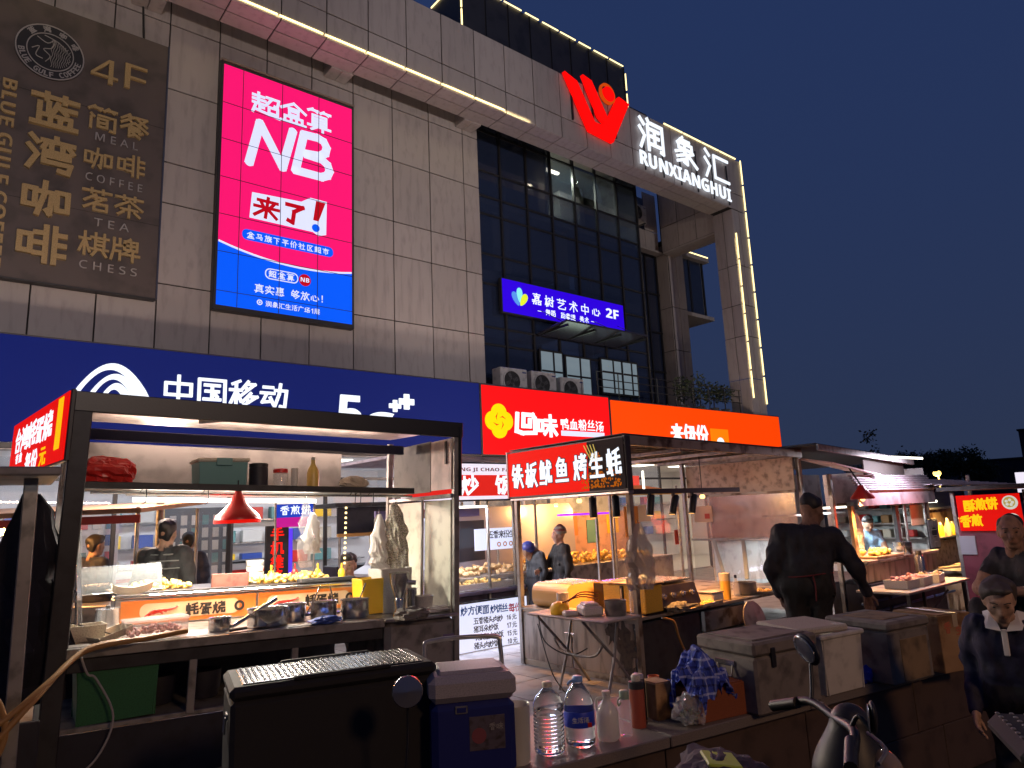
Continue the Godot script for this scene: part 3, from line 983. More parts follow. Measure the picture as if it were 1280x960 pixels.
func signs() -> void:
	# cafe board
	var s := thing("cafe_sign", "large unlit brown cafe board with gold characters and round emblem", "sign", Vector3.ZERO)
	bx(s, "board", M.sign_brown, Vector3(0.98, 8.12, -1.07), Vector3(3.6, 4.94, 0.14), 0.01)
	bx(s, "board_edge", mat("edge_blue", lin(0.05, 0.06, 0.1), 0.4, 0.3), Vector3(2.79, 8.12, -1.07), Vector3(0.03, 4.96, 0.16), 0.004)
	bx(s, "board_edge", M.frame_dark, Vector3(0.98, 5.64, -1.07), Vector3(3.6, 0.03, 0.16), 0.004)
	for y in [7.0, 8.9]:
		bx(s, "seam", M.joint, Vector3(0.98, y, -0.999), Vector3(3.58, 0.006, 0.004), 0.0)
	plate(s, "emblem", M.black_disc, disc(48, 0.5, Vector2(0.96, 9.69)), -0.995, 0.02)
	ring_plate(s, "emblem_ring", M.silver_letter, Vector3(0.96, 9.69, -0.975), 0.475, 0.495, 0.008)
	ring_plate(s, "emblem_ring", M.silver_letter, Vector3(0.96, 9.69, -0.975), 0.325, 0.34, 0.008)
	for i in 9:
		var wave := []
		for k in 12:
			var yy := -0.27 + k * 0.045
			wave.append(Vector3(0.96 + 0.02 + i * 0.032 + sin(k * 1.5 + i * 0.4) * 0.014, 9.69 + yy * sqrt(maxf(0.0, 1.0 - pow(i * 0.11, 2))), -0.972))
		rod(s, "emblem_line", M.silver_letter, wave, 0.005, 5)
	for line in [[[-0.2, 0.22], [-0.05, 0.15], [0.05, 0.24], [0.02, 0.08], [-0.1, 0.02], [0.0, -0.08], [-0.06, -0.2]], [[-0.26, -0.02], [-0.16, 0.05], [-0.2, -0.12], [-0.1, -0.16]], [[-0.1, 0.28], [0.1, 0.22], [0.24, 0.1]]]:
		var pts := []
		for e in line:
			pts.append(Vector3(0.96 + e[0], 9.69 + e[1], -0.972))
		rod(s, "emblem_line", M.silver_letter, curve(pts, 4), 0.008, 5)
	var arc_text := "BLUE GULF COFFEE"
	for i in arc_text.length():
		if arc_text[i] != " ":
			var a := deg_to_rad(-168 + i * 156.0 / 15.0)
			var l := latin(s, arc_text[i], 0, 0, 0, 0.062, 0.09, M.silver_letter, 0.006, 700, 0.0, "emblem_letter")
			var turn := Basis(Vector3.BACK, a + PI / 2)
			l.transform = Transform3D(turn, Vector3(0.96 + cos(a) * 0.455, 9.69 + sin(a) * 0.455, -0.975)) * Transform3D(Basis(), Vector3(-0.031, 0, 0)) * l.transform
	var top := ["蓝", "湾", "咖", "啡"]
	for i in 4:
		var a := deg_to_rad(140 - i * 33.0)
		var o := put(s, "emblem_letter", glyph(top[i], 0.14, 0.05), M.silver_letter)
		o.transform = Transform3D(Basis(Vector3.BACK, a - PI / 2) * Basis.from_scale(Vector3(0.1, 0.1, 0.1)), Vector3(0.96 + cos(a) * 0.36, 9.69 + sin(a) * 0.36, -0.975))
	latin(s, "4", 1.56, 9.43, -1.0, 0.42, 0.46, M.gold, 0.05, 400)
	latin(s, "F", 2.08, 9.47, -1.0, 0.36, 0.48, M.gold, 0.05, 400)
	han(s, "蓝湾咖啡", 0.78, 8.33, -1.0, 0.6, Vector2(-0.012, -0.785), M.gold, 0.135, 0.06, 1.06)
	latin(s, "BLUE GULF COFFEE", 0.36, 8.98, -1.0, 3.2, 0.2, M.gold, 0.04, 700, -90.0)
	han(s, "简餐", 1.58, 8.53, -1.0, 0.42, Vector2(0.5, 0.02), M.gold, 0.11, 0.04)
	han(s, "咖啡", 1.56, 7.8, -1.0, 0.38, Vector2(0.5, 0.01), M.gold, 0.11, 0.04, 1.1)
	han(s, "茗茶", 1.58, 7.03, -1.0, 0.4, Vector2(0.49, 0.0), M.gold, 0.11, 0.04, 1.05)
	han(s, "棋牌", 1.57, 6.23, -1.0, 0.4, Vector2(0.48, 0.0), M.gold, 0.11, 0.04, 1.08)
	for e in [["M E A L", 1.7, 8.33, 0.66], ["C O F F E E", 1.6, 7.56, 0.87], ["T E A", 1.77, 6.77, 0.53], ["C H E S S", 1.6, 5.99, 0.86]]:
		latin(s, e[0], e[1], e[2], -1.0, e[3], 0.14, M.silver_letter, 0.02, 400)

	# pink and blue advertising screen, panel by panel
	s = thing("advertising_screen", "tall glowing pink and blue advertising screen of joined panels", "screen", Vector3.ZERO)
	bx(s, "frame", M.frame_dark, Vector3(5.165, 8.18, -1.08), Vector3(2.86, 5.12, 0.16), 0.01)
	bx(s, "frame_top", mat("tin_edge", lin(0.22, 0.18, 0.15), 0.4, 0.4), Vector3(5.165, 10.745, -1.03), Vector3(2.86, 0.04, 0.12), 0.004)
	var pink := glow("screen_pink", Color(0.95, 0.08, 0.43), 1.0)
	var blue := glow("screen_blue", Color(0.02, 0.35, 0.98), 0.95)
	var white := glow("screen_white", Color(0.86, 0.88, 1.0), 1.0)
	var wave := PackedVector2Array([Vector2(3.0, 5.0), Vector2(7.0, 5.0)])
	for i in 15:
		var x := 7.0 - i * 0.28
		wave.append(Vector2(x, 6.72 + 0.26 * pow((x - 5.5) / 1.7, 2) + (x - 5.5) * 0.015))
	var vx := [3.79, 4.17, 4.97, 5.765, 6.54]
	var vy := [5.71, 5.99, 6.76, 7.51, 8.27, 9.06, 9.83, 10.66]
	for i in 4:
		for j in 7:
			var cell := PackedVector2Array([Vector2(vx[i] + 0.004, vy[j] + 0.004), Vector2(vx[i + 1] - 0.004, vy[j] + 0.004), Vector2(vx[i + 1] - 0.004, vy[j + 1] - 0.004), Vector2(vx[i] + 0.004, vy[j + 1] - 0.004)])
			for p in Geometry2D.clip_polygons(cell, wave):
				plate(s, "screen_panel", pink, p, -1.005, 0.012)
			for p in Geometry2D.intersect_polygons(cell, wave):
				plate(s, "screen_panel", blue, p, -1.005, 0.012)
	for i in 12:
		var x0 := 3.8 + i * 0.2275
		var x1 := x0 + 0.2275
		var y0 := 6.72 + 0.26 * pow((x0 - 5.5) / 1.7, 2) + (x0 - 5.5) * 0.015
		var y1 := 6.72 + 0.26 * pow((x1 - 5.5) / 1.7, 2) + (x1 - 5.5) * 0.015
		plate(s, "white_band", white, PackedVector2Array([Vector2(x0, y0 - 0.01), Vector2(x1, y1 - 0.01), Vector2(x1, y1 + 0.03), Vector2(x0, y0 + 0.03)]), -0.993, 0.003)
	han(s, "超", 4.37, 9.82, -0.993, 0.46, Vector2.ZERO, white, 0.13, 0.004, 1.2)
	han(s, "盒", 4.95, 9.84, -0.993, 0.46, Vector2.ZERO, white, 0.13, 0.004, 1.15)
	han(s, "算", 5.53, 9.86, -0.993, 0.48, Vector2.ZERO, white, 0.12, 0.004, 1.05)
	# slanting round letters
	for line in [[[4.33, 8.72], [4.52, 9.62], [5.0, 8.8], [5.2, 9.66]], [[5.27, 8.82], [5.44, 9.68], [5.74, 9.7], [5.88, 9.66], [5.95, 9.54], [5.92, 9.4], [5.8, 9.3], [5.5, 9.26]], [[5.5, 9.24], [5.84, 9.23], [5.97, 9.15], [6.02, 9.02], [5.97, 8.9], [5.84, 8.83], [5.27, 8.82]]]:
		for i in line.size() - 1:
			var a := Vector2(line[i][0], line[i][1])
			var b := Vector2(line[i + 1][0], line[i + 1][1])
			var d := (b - a).normalized() * 0.05
			var o := Vector2(-d.y, d.x) * 1.8
			plate(s, "letter_stroke", white, PackedVector2Array([a - d + o, b + d + o, b + d - o, a - d - o]), -0.993, 0.003 + 0.0003 * i)
		for e in line:
			plate(s, "letter_stroke", white, disc(18, 0.09, Vector2(e[0], e[1])), -0.993, 0.0048)
	plate(s, "slogan_plate", white, PackedVector2Array([Vector2(4.36, 7.56), Vector2(5.66, 7.56), Vector2(5.78, 7.5), Vector2(5.95, 7.56), Vector2(5.96, 8.3), Vector2(5.6, 8.3), Vector2(5.4, 8.16), Vector2(4.4, 8.1)]), -0.993, 0.003)
	var red := glow("screen_red", Color(0.8, 0.03, 0.12), 0.75)
	han(s, "来", 4.43, 7.63, -0.99, 0.42, Vector2.ZERO, red, 0.16, 0.003, 1.15, 0.12)
	han(s, "了", 4.98, 7.62, -0.99, 0.48, Vector2.ZERO, red, 0.18, 0.003, 1.0, 0.12)
	plate(s, "exclamation", red, PackedVector2Array([Vector2(5.66, 7.82), Vector2(5.78, 7.82), Vector2(5.93, 8.26), Vector2(5.72, 8.26)]), -0.99, 0.003)
	plate(s, "exclamation", blue, disc(18, 0.085, Vector2(5.72, 7.66)), -0.99, 0.003)
	plate(s, "pill", blue, rounded(4.23, 7.09, 6.11, 7.31, 0.1), -0.993, 0.003)
	han(s, "盒马旗下平价社区超市", 4.33, 7.13, -0.99, 0.13, Vector2(0.172, 0), white, 0.12, 0.002)
	plate(s, "pill", white, rounded(4.69, 6.38, 5.36, 6.6, 0.1), -0.993, 0.003)
	plate(s, "pill", blue, rounded(4.71, 6.4, 5.34, 6.58, 0.085), -0.99, 0.002)
	han(s, "超盒算", 4.77, 6.42, -0.988, 0.14, Vector2(0.18, 0), white, 0.12, 0.002)
	plate(s, "badge", red, disc(24, 0.125, Vector2(5.5, 6.49)), -0.993, 0.003)
	latin(s, "NB", 5.41, 6.45, -0.99, 0.18, 0.09, white, 0.002)
	han(s, "真实惠", 4.5, 6.07, -0.993, 0.17, Vector2(0.205, 0), white, 0.11, 0.002)
	han(s, "够放心", 5.22, 6.07, -0.993, 0.17, Vector2(0.205, 0), white, 0.11, 0.002)
	latin(s, "!", 5.86, 6.08, -0.993, 0.025, 0.15, white, 0.002)
	ring_plate(s, "pin", white, Vector3(4.6, 5.88, -0.993), 0.035, 0.055, 0.003)
	plate(s, "pin", white, disc(10, 0.02, Vector2(4.6, 5.88)), -0.993, 0.003)
	han(s, "润象汇生活广场", 4.72, 5.82, -0.993, 0.11, Vector2(0.13, 0), white, 0.11, 0.002)
	latin(s, "1", 5.64, 5.82, -0.993, 0.04, 0.1, white, 0.002)
	han(s, "层", 5.71, 5.82, -0.993, 0.11, Vector2(0.13, 0), white, 0.11, 0.002)
	for k in 3:
		bx(s, "panel_seam", M.frame_dark, Vector3(vx[k + 1], 8.185, -0.984), Vector3(0.012, 4.94, 0.003), 0.0)
	for k in 6:
		bx(s, "panel_seam", M.frame_dark, Vector3(5.165, vy[k + 1], -0.9838), Vector3(2.74, 0.01, 0.003), 0.0)
	area_light(s, Vector3(5.16, 8.7, -0.95), Vector3(0, 180, 0), Vector2(2.6, 3.6), Color(1.0, 0.3, 0.52), 1.3)
	area_light(s, Vector3(5.16, 6.3, -0.95), Vector3(0, 180, 0), Vector2(2.6, 1.0), Color(0.1, 0.4, 1.0), 1.2)

	# blue phone shop fascia
	s = thing("phone_shop_sign", "long dark blue shop sign with glowing white wave emblem and characters", "sign", Vector3.ZERO)
	bx(s, "panel", glow("sign_navy", Color(0.07, 0.12, 0.4), 0.8), Vector3(3.0, 3.71, 0.04), Vector3(11.9, 1.52, 0.2), 0.01)  # navy panel given a faint glow of its own
	bx(s, "lower_trim", M.frame_dark, Vector3(3.0, 2.9, 0.03), Vector3(11.9, 0.08, 0.24), 0.004)
	bx(s, "top_trim", M.frame_dark, Vector3(3.0, 4.48, 0.0), Vector3(11.9, 0.025, 0.26), 0.004)
	for w in [[1.5, 2.52, 3.68, 0.5, 0.1], [1.66, 2.44, 3.6, 0.42, 0.085], [1.8, 2.33, 3.52, 0.36, 0.1]]:
		var up := PackedVector2Array()
		var dn := PackedVector2Array()
		for i in 21:
			var t := i / 20.0
			var x := lerpf(w[0], w[1], t)
			var y: float = w[2] + w[3] * pow(sin(PI * clampf(t, 0.0, 1.0)), 0.85)
			up.append(Vector2(x, y))
			dn.append(Vector2(lerpf(w[0] + 0.06, w[1] - 0.12, t), y - w[4] * (0.35 + 0.65 * sin(PI * t))))
		dn.reverse()
		up.append_array(dn)
		plate(s, "emblem", M.letter_white, up, 0.14, 0.03)
	han(s, "中国移动", 2.71, 3.63, 0.14, 0.44, Vector2(0.515, 0), M.letter_white, 0.11, 0.04, 1.02)
	latin(s, "5", 5.68, 3.28, 0.14, 0.48, 0.7, M.letter_white, 0.04)
	latin(s, "G", 6.24, 3.24, 0.14, 0.6, 0.46, M.letter_white, 0.04)
	for e in [[6.87, 3.84, 0.13, 0.045], [7.13, 3.94, 0.17, 0.06]]:
		bx(s, "plus", M.letter_white, Vector3(e[0], e[1], 0.16), Vector3(e[2] * 2, e[3] * 2, 0.04), 0.004)
		bx(s, "plus", M.letter_white, Vector3(e[0], e[1], 0.161), Vector3(e[3] * 2, e[2] * 1.8, 0.04), 0.004)
	for e in [[2.0, 3.9, 0.9, 0.4], [3.75, 3.85, 2.0, 0.4], [6.4, 3.75, 1.5, 0.5]]:
		area_light(s, Vector3(e[0], e[1], 0.2), Vector3(0, 180, 0), Vector2(e[2], e[3]), Color(0.85, 0.92, 1.0), 1.6)

	# red noodle shop sign
	s = thing("noodle_shop_sign", "glowing red shop sign with yellow flower emblem and white characters", "sign", Vector3.ZERO)
	var sred := glow("sign_red", Color(0.97, 0.05, 0.07), 0.95)
	bx(s, "box", M.frame_dark, Vector3(11.0, 3.7, 0.02), Vector3(4.06, 1.58, 0.22), 0.01)
	bx(s, "light_panel", sred, Vector3(11.0, 3.7, 0.13), Vector3(3.98, 1.5, 0.02), 0.004)
	var yellow := glow("sign_yellow", Color(1.0, 0.83, 0.02), 1.0)
	for k in 4:
		plate(s, "petal", yellow, disc(24, 0.21, Vector2(9.45, 3.68) + Vector2(cos(k * PI / 2), sin(k * PI / 2)) * 0.17), 0.14, 0.03 + k * 0.0006)
	for k in 4:
		var a := k * PI / 2 + 0.2
		plate(s, "emblem_cut", sred, PackedVector2Array([Vector2(9.45, 3.68) + Vector2(cos(a), sin(a)) * 0.19, Vector2(9.45, 3.68) + Vector2(cos(a + 0.7), sin(a + 0.7)) * 0.14, Vector2(9.45, 3.68) + Vector2(cos(a + 1.3), sin(a + 1.3)) * 0.07, Vector2(9.45, 3.68) + Vector2(cos(a + 0.6), sin(a + 0.6)) * 0.11]), 0.172, 0.003)
	for line in [[[9.97, 3.86], [9.93, 3.48], [10.1, 3.44], [10.48, 3.46], [10.48, 3.78], [10.42, 3.86], [10.15, 3.86], [10.13, 3.6], [10.32, 3.6], [10.33, 3.74]]]:
		for i in line.size() - 1:
			var a := Vector2(line[i][0], line[i][1])
			var b := Vector2(line[i + 1][0], line[i + 1][1])
			var d := (b - a).normalized() * 0.045
			var o := Vector2(-d.y, d.x)
			plate(s, "letter_stroke", M.letter_white, PackedVector2Array([a - d + o, b + d + o, b + d - o, a - d - o]), 0.14, 0.04 + i * 0.0006)
	han(s, "味", 10.57, 3.4, 0.14, 0.48, Vector2.ZERO, M.letter_white, 0.15, 0.03, 1.2)
	han(s, "鸭血粉丝汤", 11.3, 3.58, 0.14, 0.25, Vector2(0.296, 0), M.letter_white, 0.095, 0.012, 1.0)
	bx(s, "caption_strip", white, Vector3(12.03, 3.49, 0.145), Vector3(1.46, 0.12, 0.012), 0.002)
	area_light(s, Vector3(11.0, 3.7, 0.2), Vector3(0, 180, 0), Vector2(3.8, 1.4), Color(1.0, 0.16, 0.12), 3.5)

	# orange snack shop sign
	s = thing("snack_shop_sign", "long glowing orange shop sign with white characters and emblem square", "sign", Vector3.ZERO)
	var orange := glow("sign_orange", Color(1.0, 0.27, 0.01), 0.95)
	bx(s, "box", M.frame_dark, Vector3(17.05, 3.66, 0.02), Vector3(8.0, 1.54, 0.2), 0.01)
	bx(s, "light_panel", orange, Vector3(17.05, 3.66, 0.12), Vector3(7.94, 1.48, 0.02), 0.004)
	han(s, "来伊份", 15.42, 3.42, 0.13, 0.48, Vector2(0.57, 0), M.letter_white, 0.125, 0.03, 1.0)
	bx(s, "emblem_square", glow("sign_amber", Color(1.0, 0.5, 0.03), 1.0), Vector3(17.65, 3.5, 0.135), Vector3(0.88, 0.72, 0.02), 0.004)
	plate(s, "emblem", M.letter_white, disc(24, 0.19, Vector2(17.65, 3.42)), 0.147, 0.01)
	plate(s, "emblem", M.letter_white, disc(24, 0.1, Vector2(17.95, 3.3)), 0.147, 0.011)
	area_light(s, Vector3(17.0, 3.66, 0.18), Vector3(0, 180, 0), Vector2(7.6, 1.3), Color(1.0, 0.4, 0.1), 4.0)

	# violet art school sign
	s = thing("art_school_sign", "violet lit sign with leaf emblem and white characters before the glass wall", "sign", Vector3.ZERO)
	bx(s, "box", M.frame_dark, Vector3(13.2, 7.2, -1.38), Vector3(4.66, 0.94, 0.12), 0.01)
	bx(s, "light_panel", glow("sign_violet", Color(0.19, 0.01, 0.92), 0.85), Vector3(13.2, 7.2, -1.315), Vector3(4.6, 0.88, 0.02), 0.004)
	var leafs := [[glow("leaf_blue", Color(0.35, 0.6, 0.95), 0.9), 0.5, -0.13], [glow("leaf_cyan", Color(0.55, 0.95, 0.95), 0.95), 0.0, 0.0], [glow("leaf_lime", Color(0.9, 0.95, 0.2), 0.95), -0.6, 0.13]]
	for e in leafs:
		var poly := PackedVector2Array()
		for i in 16:
			var t := TAU * i / 16
			var p := Vector2(sin(t) * 0.095 * (1.0 - 0.5 * cos(t) * 0.6), -cos(t) * 0.2).rotated(e[1])
			poly.append(Vector2(11.46 + e[2], 7.28 - absf(e[2]) * 0.9) + p)
		plate(s, "emblem_leaf", e[0], poly, -1.304, 0.008 + e[2] * 0.01)
	han(s, "嘉树艺术中心", 11.9, 7.12, -1.305, 0.3, Vector2(0.452, 0.0), M.letter_white, 0.085, 0.01, 1.05)
	latin(s, "2F", 14.73, 7.17, -1.305, 0.54, 0.28, M.letter_white, 0.012)
	for e in [["舞蹈", 12.36], ["跆拳道", 12.92], ["美术", 13.64]]:
		han(s, e[0], e[1], 6.88, -1.305, 0.16, Vector2(0.19, 0), M.letter_white, 0.1, 0.006)
	bx(s, "dash", M.letter_white, Vector3(12.18, 6.95, -1.302), Vector3(0.22, 0.015, 0.006), 0.0)
	bx(s, "dash", M.letter_white, Vector3(14.2, 6.95, -1.302), Vector3(0.22, 0.015, 0.006), 0.0)
	area_light(s, Vector3(13.2, 7.2, -1.25), Vector3(0, 180, 0), Vector2(4.4, 0.8), Color(0.35, 0.2, 1.0), 1.8)

	# emblem and letters on the roof beam
	s = thing("roof_sign", "glowing red double stroke emblem with round dot on the roof beam", "sign", Vector3.ZERO)
	var rred := glow("roof_red", Color(1.0, 0.035, 0.03), 1.0)
	plate(s, "emblem_stroke", rred, PackedVector2Array([Vector2(12.16, 13.24), Vector2(12.62, 13.12), Vector2(13.22, 12.12), Vector2(13.52, 12.12), Vector2(13.6, 12.25), Vector2(13.42, 12.36), Vector2(12.86, 13.42), Vector2(13.2, 13.36), Vector2(13.78, 12.4), Vector2(14.3, 13.28), Vector2(14.73, 13.2), Vector2(13.93, 11.74), Vector2(13.0, 11.8)]), 0.04, 0.12)
	plate(s, "emblem_dot", rred, disc(28, 0.22, Vector2(13.92, 13.24)), 0.04, 0.1)
	ring_plate(s, "emblem_ring", glow("roof_amber", Color(0.9, 0.32, 0.05), 0.7), Vector3(13.9, 13.26, 0.04), 0.24, 0.31, 0.06)
	for x in [12.5, 13.3, 14.2]:
		bx(s, "support", M.frame_dark, Vector3(x, 12.4, 0.02), Vector3(0.05, 0.8, 0.06), 0.004)
	area_light(s, Vector3(13.45, 12.4, 0.22), Vector3(0, 180, 0), Vector2(1.6, 1.0), Color(1.0, 0.1, 0.08), 0.8)
	s = thing("roof_letters", "glowing white characters and Latin letters standing on the roof beam", "sign", Vector3.ZERO)
	han(s, "润", 15.2, 12.08, 0.06, 1.0, Vector2.ZERO, M.letter_white, 0.1, 0.035, 1.12)
	han(s, "象", 16.84, 12.12, 0.06, 0.92, Vector2.ZERO, M.letter_white, 0.1, 0.035, 1.2)
	han(s, "汇", 18.4, 12.08, 0.06, 1.0, Vector2.ZERO, M.letter_white, 0.09, 0.035, 1.3)
	latin(s, "RUNXIANGHUI", 15.14, 11.52, 0.06, 4.58, 0.44, M.letter_white, 0.03)
	for i in 6:
		bx(s, "support", M.frame_dark, Vector3(15.4 + i * 0.85, 12.1, 0.04), Vector3(0.03, 1.4, 0.04), 0.004)
	area_light(s, Vector3(17.4, 12.3, 0.25), Vector3(0, 180, 0), Vector2(4.4, 1.2), Color(0.9, 0.95, 1.0), 1.0)


# ---- people: bones with radii, joined by a smooth minimum and meshed as surface nets -----------------------------------
func sdf(mb: MB, bones: Array, cell: float, k: float, cols: Array, rough := 0.0) -> void:
	# bone: [a, b, radius at a, radius at b, colour] or [centre, radii, colour] for an ellipsoid
	var lo := Vector3(1e9, 1e9, 1e9)
	var hi := -lo
	var pad := k + cell * 2.5
	var spans := []
	for bn in bones:
		var p: Vector3
		var q: Vector3
		if bn.size() == 3:
			p = bn[0] - bn[1]
			q = bn[0] + bn[1]
		else:
			var r: float = maxf(bn[2], bn[3])
			p = bn[0].min(bn[1]) - Vector3(r, r, r)
			q = bn[0].max(bn[1]) + Vector3(r, r, r)
		p -= Vector3(pad, pad, pad)
		q += Vector3(pad, pad, pad)
		spans.append([p, q])
		lo = lo.min(p)
		hi = hi.max(q)
	var nx := int((hi.x - lo.x) / cell) + 2
	var ny := int((hi.y - lo.y) / cell) + 2
	var nz := int((hi.z - lo.z) / cell) + 2
	var f := PackedFloat32Array()
	f.resize(nx * ny * nz)
	f.fill(1.0)
	var own := PackedByteArray()
	own.resize(nx * ny * nz)
	var near := PackedFloat32Array()
	near.resize(nx * ny * nz)
	near.fill(1e9)
	var fold := FastNoiseLite.new()
	fold.seed = 3
	fold.frequency = 5.0
	fold.fractal_octaves = 2
	for n in bones.size():
		var bn: Array = bones[n]
		var p: Vector3 = (spans[n][0] - lo) / cell
		var q: Vector3 = (spans[n][1] - lo) / cell
		var ball: bool = bn.size() == 3
		var a: Vector3 = bn[0]
		var ab := Vector3.ZERO
		var len2 := 1.0
		var r0 := 0.0
		var r1 := 0.0
		var rad := Vector3.ONE
		var small := 1.0
		if ball:
			rad = bn[1]
			small = minf(rad.x, minf(rad.y, rad.z))
		else:
			ab = bn[1] - a
			len2 = maxf(ab.length_squared(), 1e-8)
			r0 = bn[2]
			r1 = bn[3]
		var cn: int = bn[-1]
		for z in range(maxi(0, int(p.z)), mini(nz, int(q.z) + 1)):
			for y in range(maxi(0, int(p.y)), mini(ny, int(q.y) + 1)):
				var at := (z * ny + y) * nx
				for x in range(maxi(0, int(p.x)), mini(nx, int(q.x) + 1)):
					var w := lo + Vector3(x, y, z) * cell - a
					var d: float
					if ball:
						d = ((w / rad).length() - 1.0) * small
					else:
						var t := clampf(w.dot(ab) / len2, 0.0, 1.0)
						d = (w - ab * t).length() - lerpf(r0, r1, t)
					var i := at + x
					if d < near[i]:
						near[i] = d
						own[i] = cn
					var e := f[i]
					var h := maxf(k - absf(e - d), 0.0) / k
					f[i] = minf(e, d) - h * h * k * 0.25
	if rough > 0.0:
		for z in nz:
			for y in ny:
				for x in nx:
					var i := (z * ny + y) * nx + x
					if absf(f[i]) < cell * 3.0 and own[i] > 0:
						f[i] += fold.get_noise_3d((lo.x + x * cell) * 1.6, (lo.y + y * cell) * 0.9, (lo.z + z * cell) * 1.6) * rough
	var vert := {}
	var pos := PackedVector3Array()
	var nor := PackedVector3Array()
	var cid := PackedByteArray()
	var sy := nx
	var sz := nx * ny
	var corner := [0, 1, sy, sy + 1, sz, sz + 1, sz + sy, sz + sy + 1]
	var edges := [[0, 1], [2, 3], [4, 5], [6, 7], [0, 2], [1, 3], [4, 6], [5, 7], [0, 4], [1, 5], [2, 6], [3, 7]]
	for z in nz - 1:
		for y in ny - 1:
			var row := (z * ny + y) * nx
			for x in nx - 1:
				var i := row + x
				if absf(f[i]) > cell * 2.0:
					continue
				var vals := [f[i], f[i + 1], f[i + sy], f[i + sy + 1], f[i + sz], f[i + sz + 1], f[i + sz + sy], f[i + sz + sy + 1]]
				var neg := 0
				for e in vals:
					if e < 0.0:
						neg += 1
				if neg == 0 or neg == 8:
					continue
				var sum := Vector3.ZERO
				var cnt := 0
				for e in edges:
					var va: float = vals[e[0]]
					var vb: float = vals[e[1]]
					if (va < 0.0) != (vb < 0.0):
						var t := va / (va - vb)
						var pa := Vector3(e[0] & 1, (e[0] >> 1) & 1, e[0] >> 2)
						var pb := Vector3(e[1] & 1, (e[1] >> 1) & 1, e[1] >> 2)
						sum += pa.lerp(pb, t)
						cnt += 1
				vert[i] = pos.size()
				pos.append(lo + (Vector3(x, y, z) + sum / cnt) * cell)
				nor.append(Vector3(vals[1] + vals[3] + vals[5] + vals[7] - vals[0] - vals[2] - vals[4] - vals[6], vals[2] + vals[3] + vals[6] + vals[7] - vals[0] - vals[1] - vals[4] - vals[5], vals[4] + vals[5] + vals[6] + vals[7] - vals[0] - vals[1] - vals[2] - vals[3]).normalized())
				cid.append(own[i])
	mb.coloured = true
	for i in vert:
		for ax in 3:
			var s: int = [1, sy, sz][ax]
			var j: int = i + s
			if j >= f.size() or (f[i] < 0.0) == (f[j] < 0.0):
				continue
			var u: int = [sy, sz, 1][ax]
			var v: int = [sz, 1, sy][ax]
			var ids := [i, i - u, i - u - v, i - v]
			var ok := true
			for e in ids:
				ok = ok and vert.has(e)
			if not ok:
				continue
			var w := [vert[ids[0]], vert[ids[1]], vert[ids[2]], vert[ids[3]]]
			for t in [[0, 1, 2], [0, 2, 3]]:
				var A: int = w[t[0]]
				var B: int = w[t[1]]
				var D: int = w[t[2]]
				var face := (pos[D] - pos[A]).cross(pos[B] - pos[A])
				if face.dot(nor[A] + nor[B] + nor[D]) < 0.0:
					var sw := B
					B = D
					D = sw
				for e in [A, B, D]:
					mb.col = cols[cid[e]]
					mb.put(pos[e], nor[e])


func person_mat() -> StandardMaterial3D:
	if not M.has("person"):
		var m := mat("person", Color(1, 1, 1), 0.75)
		m.vertex_color_use_as_albedo = true
		m.albedo_texture = noise_tex("fold", 0.012, [[0.0, 0.55], [0.35, 0.85], [0.55, 1.0], [1.0, 0.9]], 5)  # fold shading put into the albedo along with the relief
		m.uv1_triplanar = true
		m.uv1_scale = Vector3(2.2, 1.5, 2.2)
		m.heightmap_enabled = true
		m.heightmap_texture = m.albedo_texture
		m.heightmap_scale = 0.7
		var c := mat("hair", lin(0.012, 0.011, 0.011), 0.55)
		c.roughness = 0.6
	return M.person


func lerp_joint(j: Dictionary, a: String, b: String, t: float) -> Vector3:
	return (j[a] as Vector3).lerp(j[b], t)


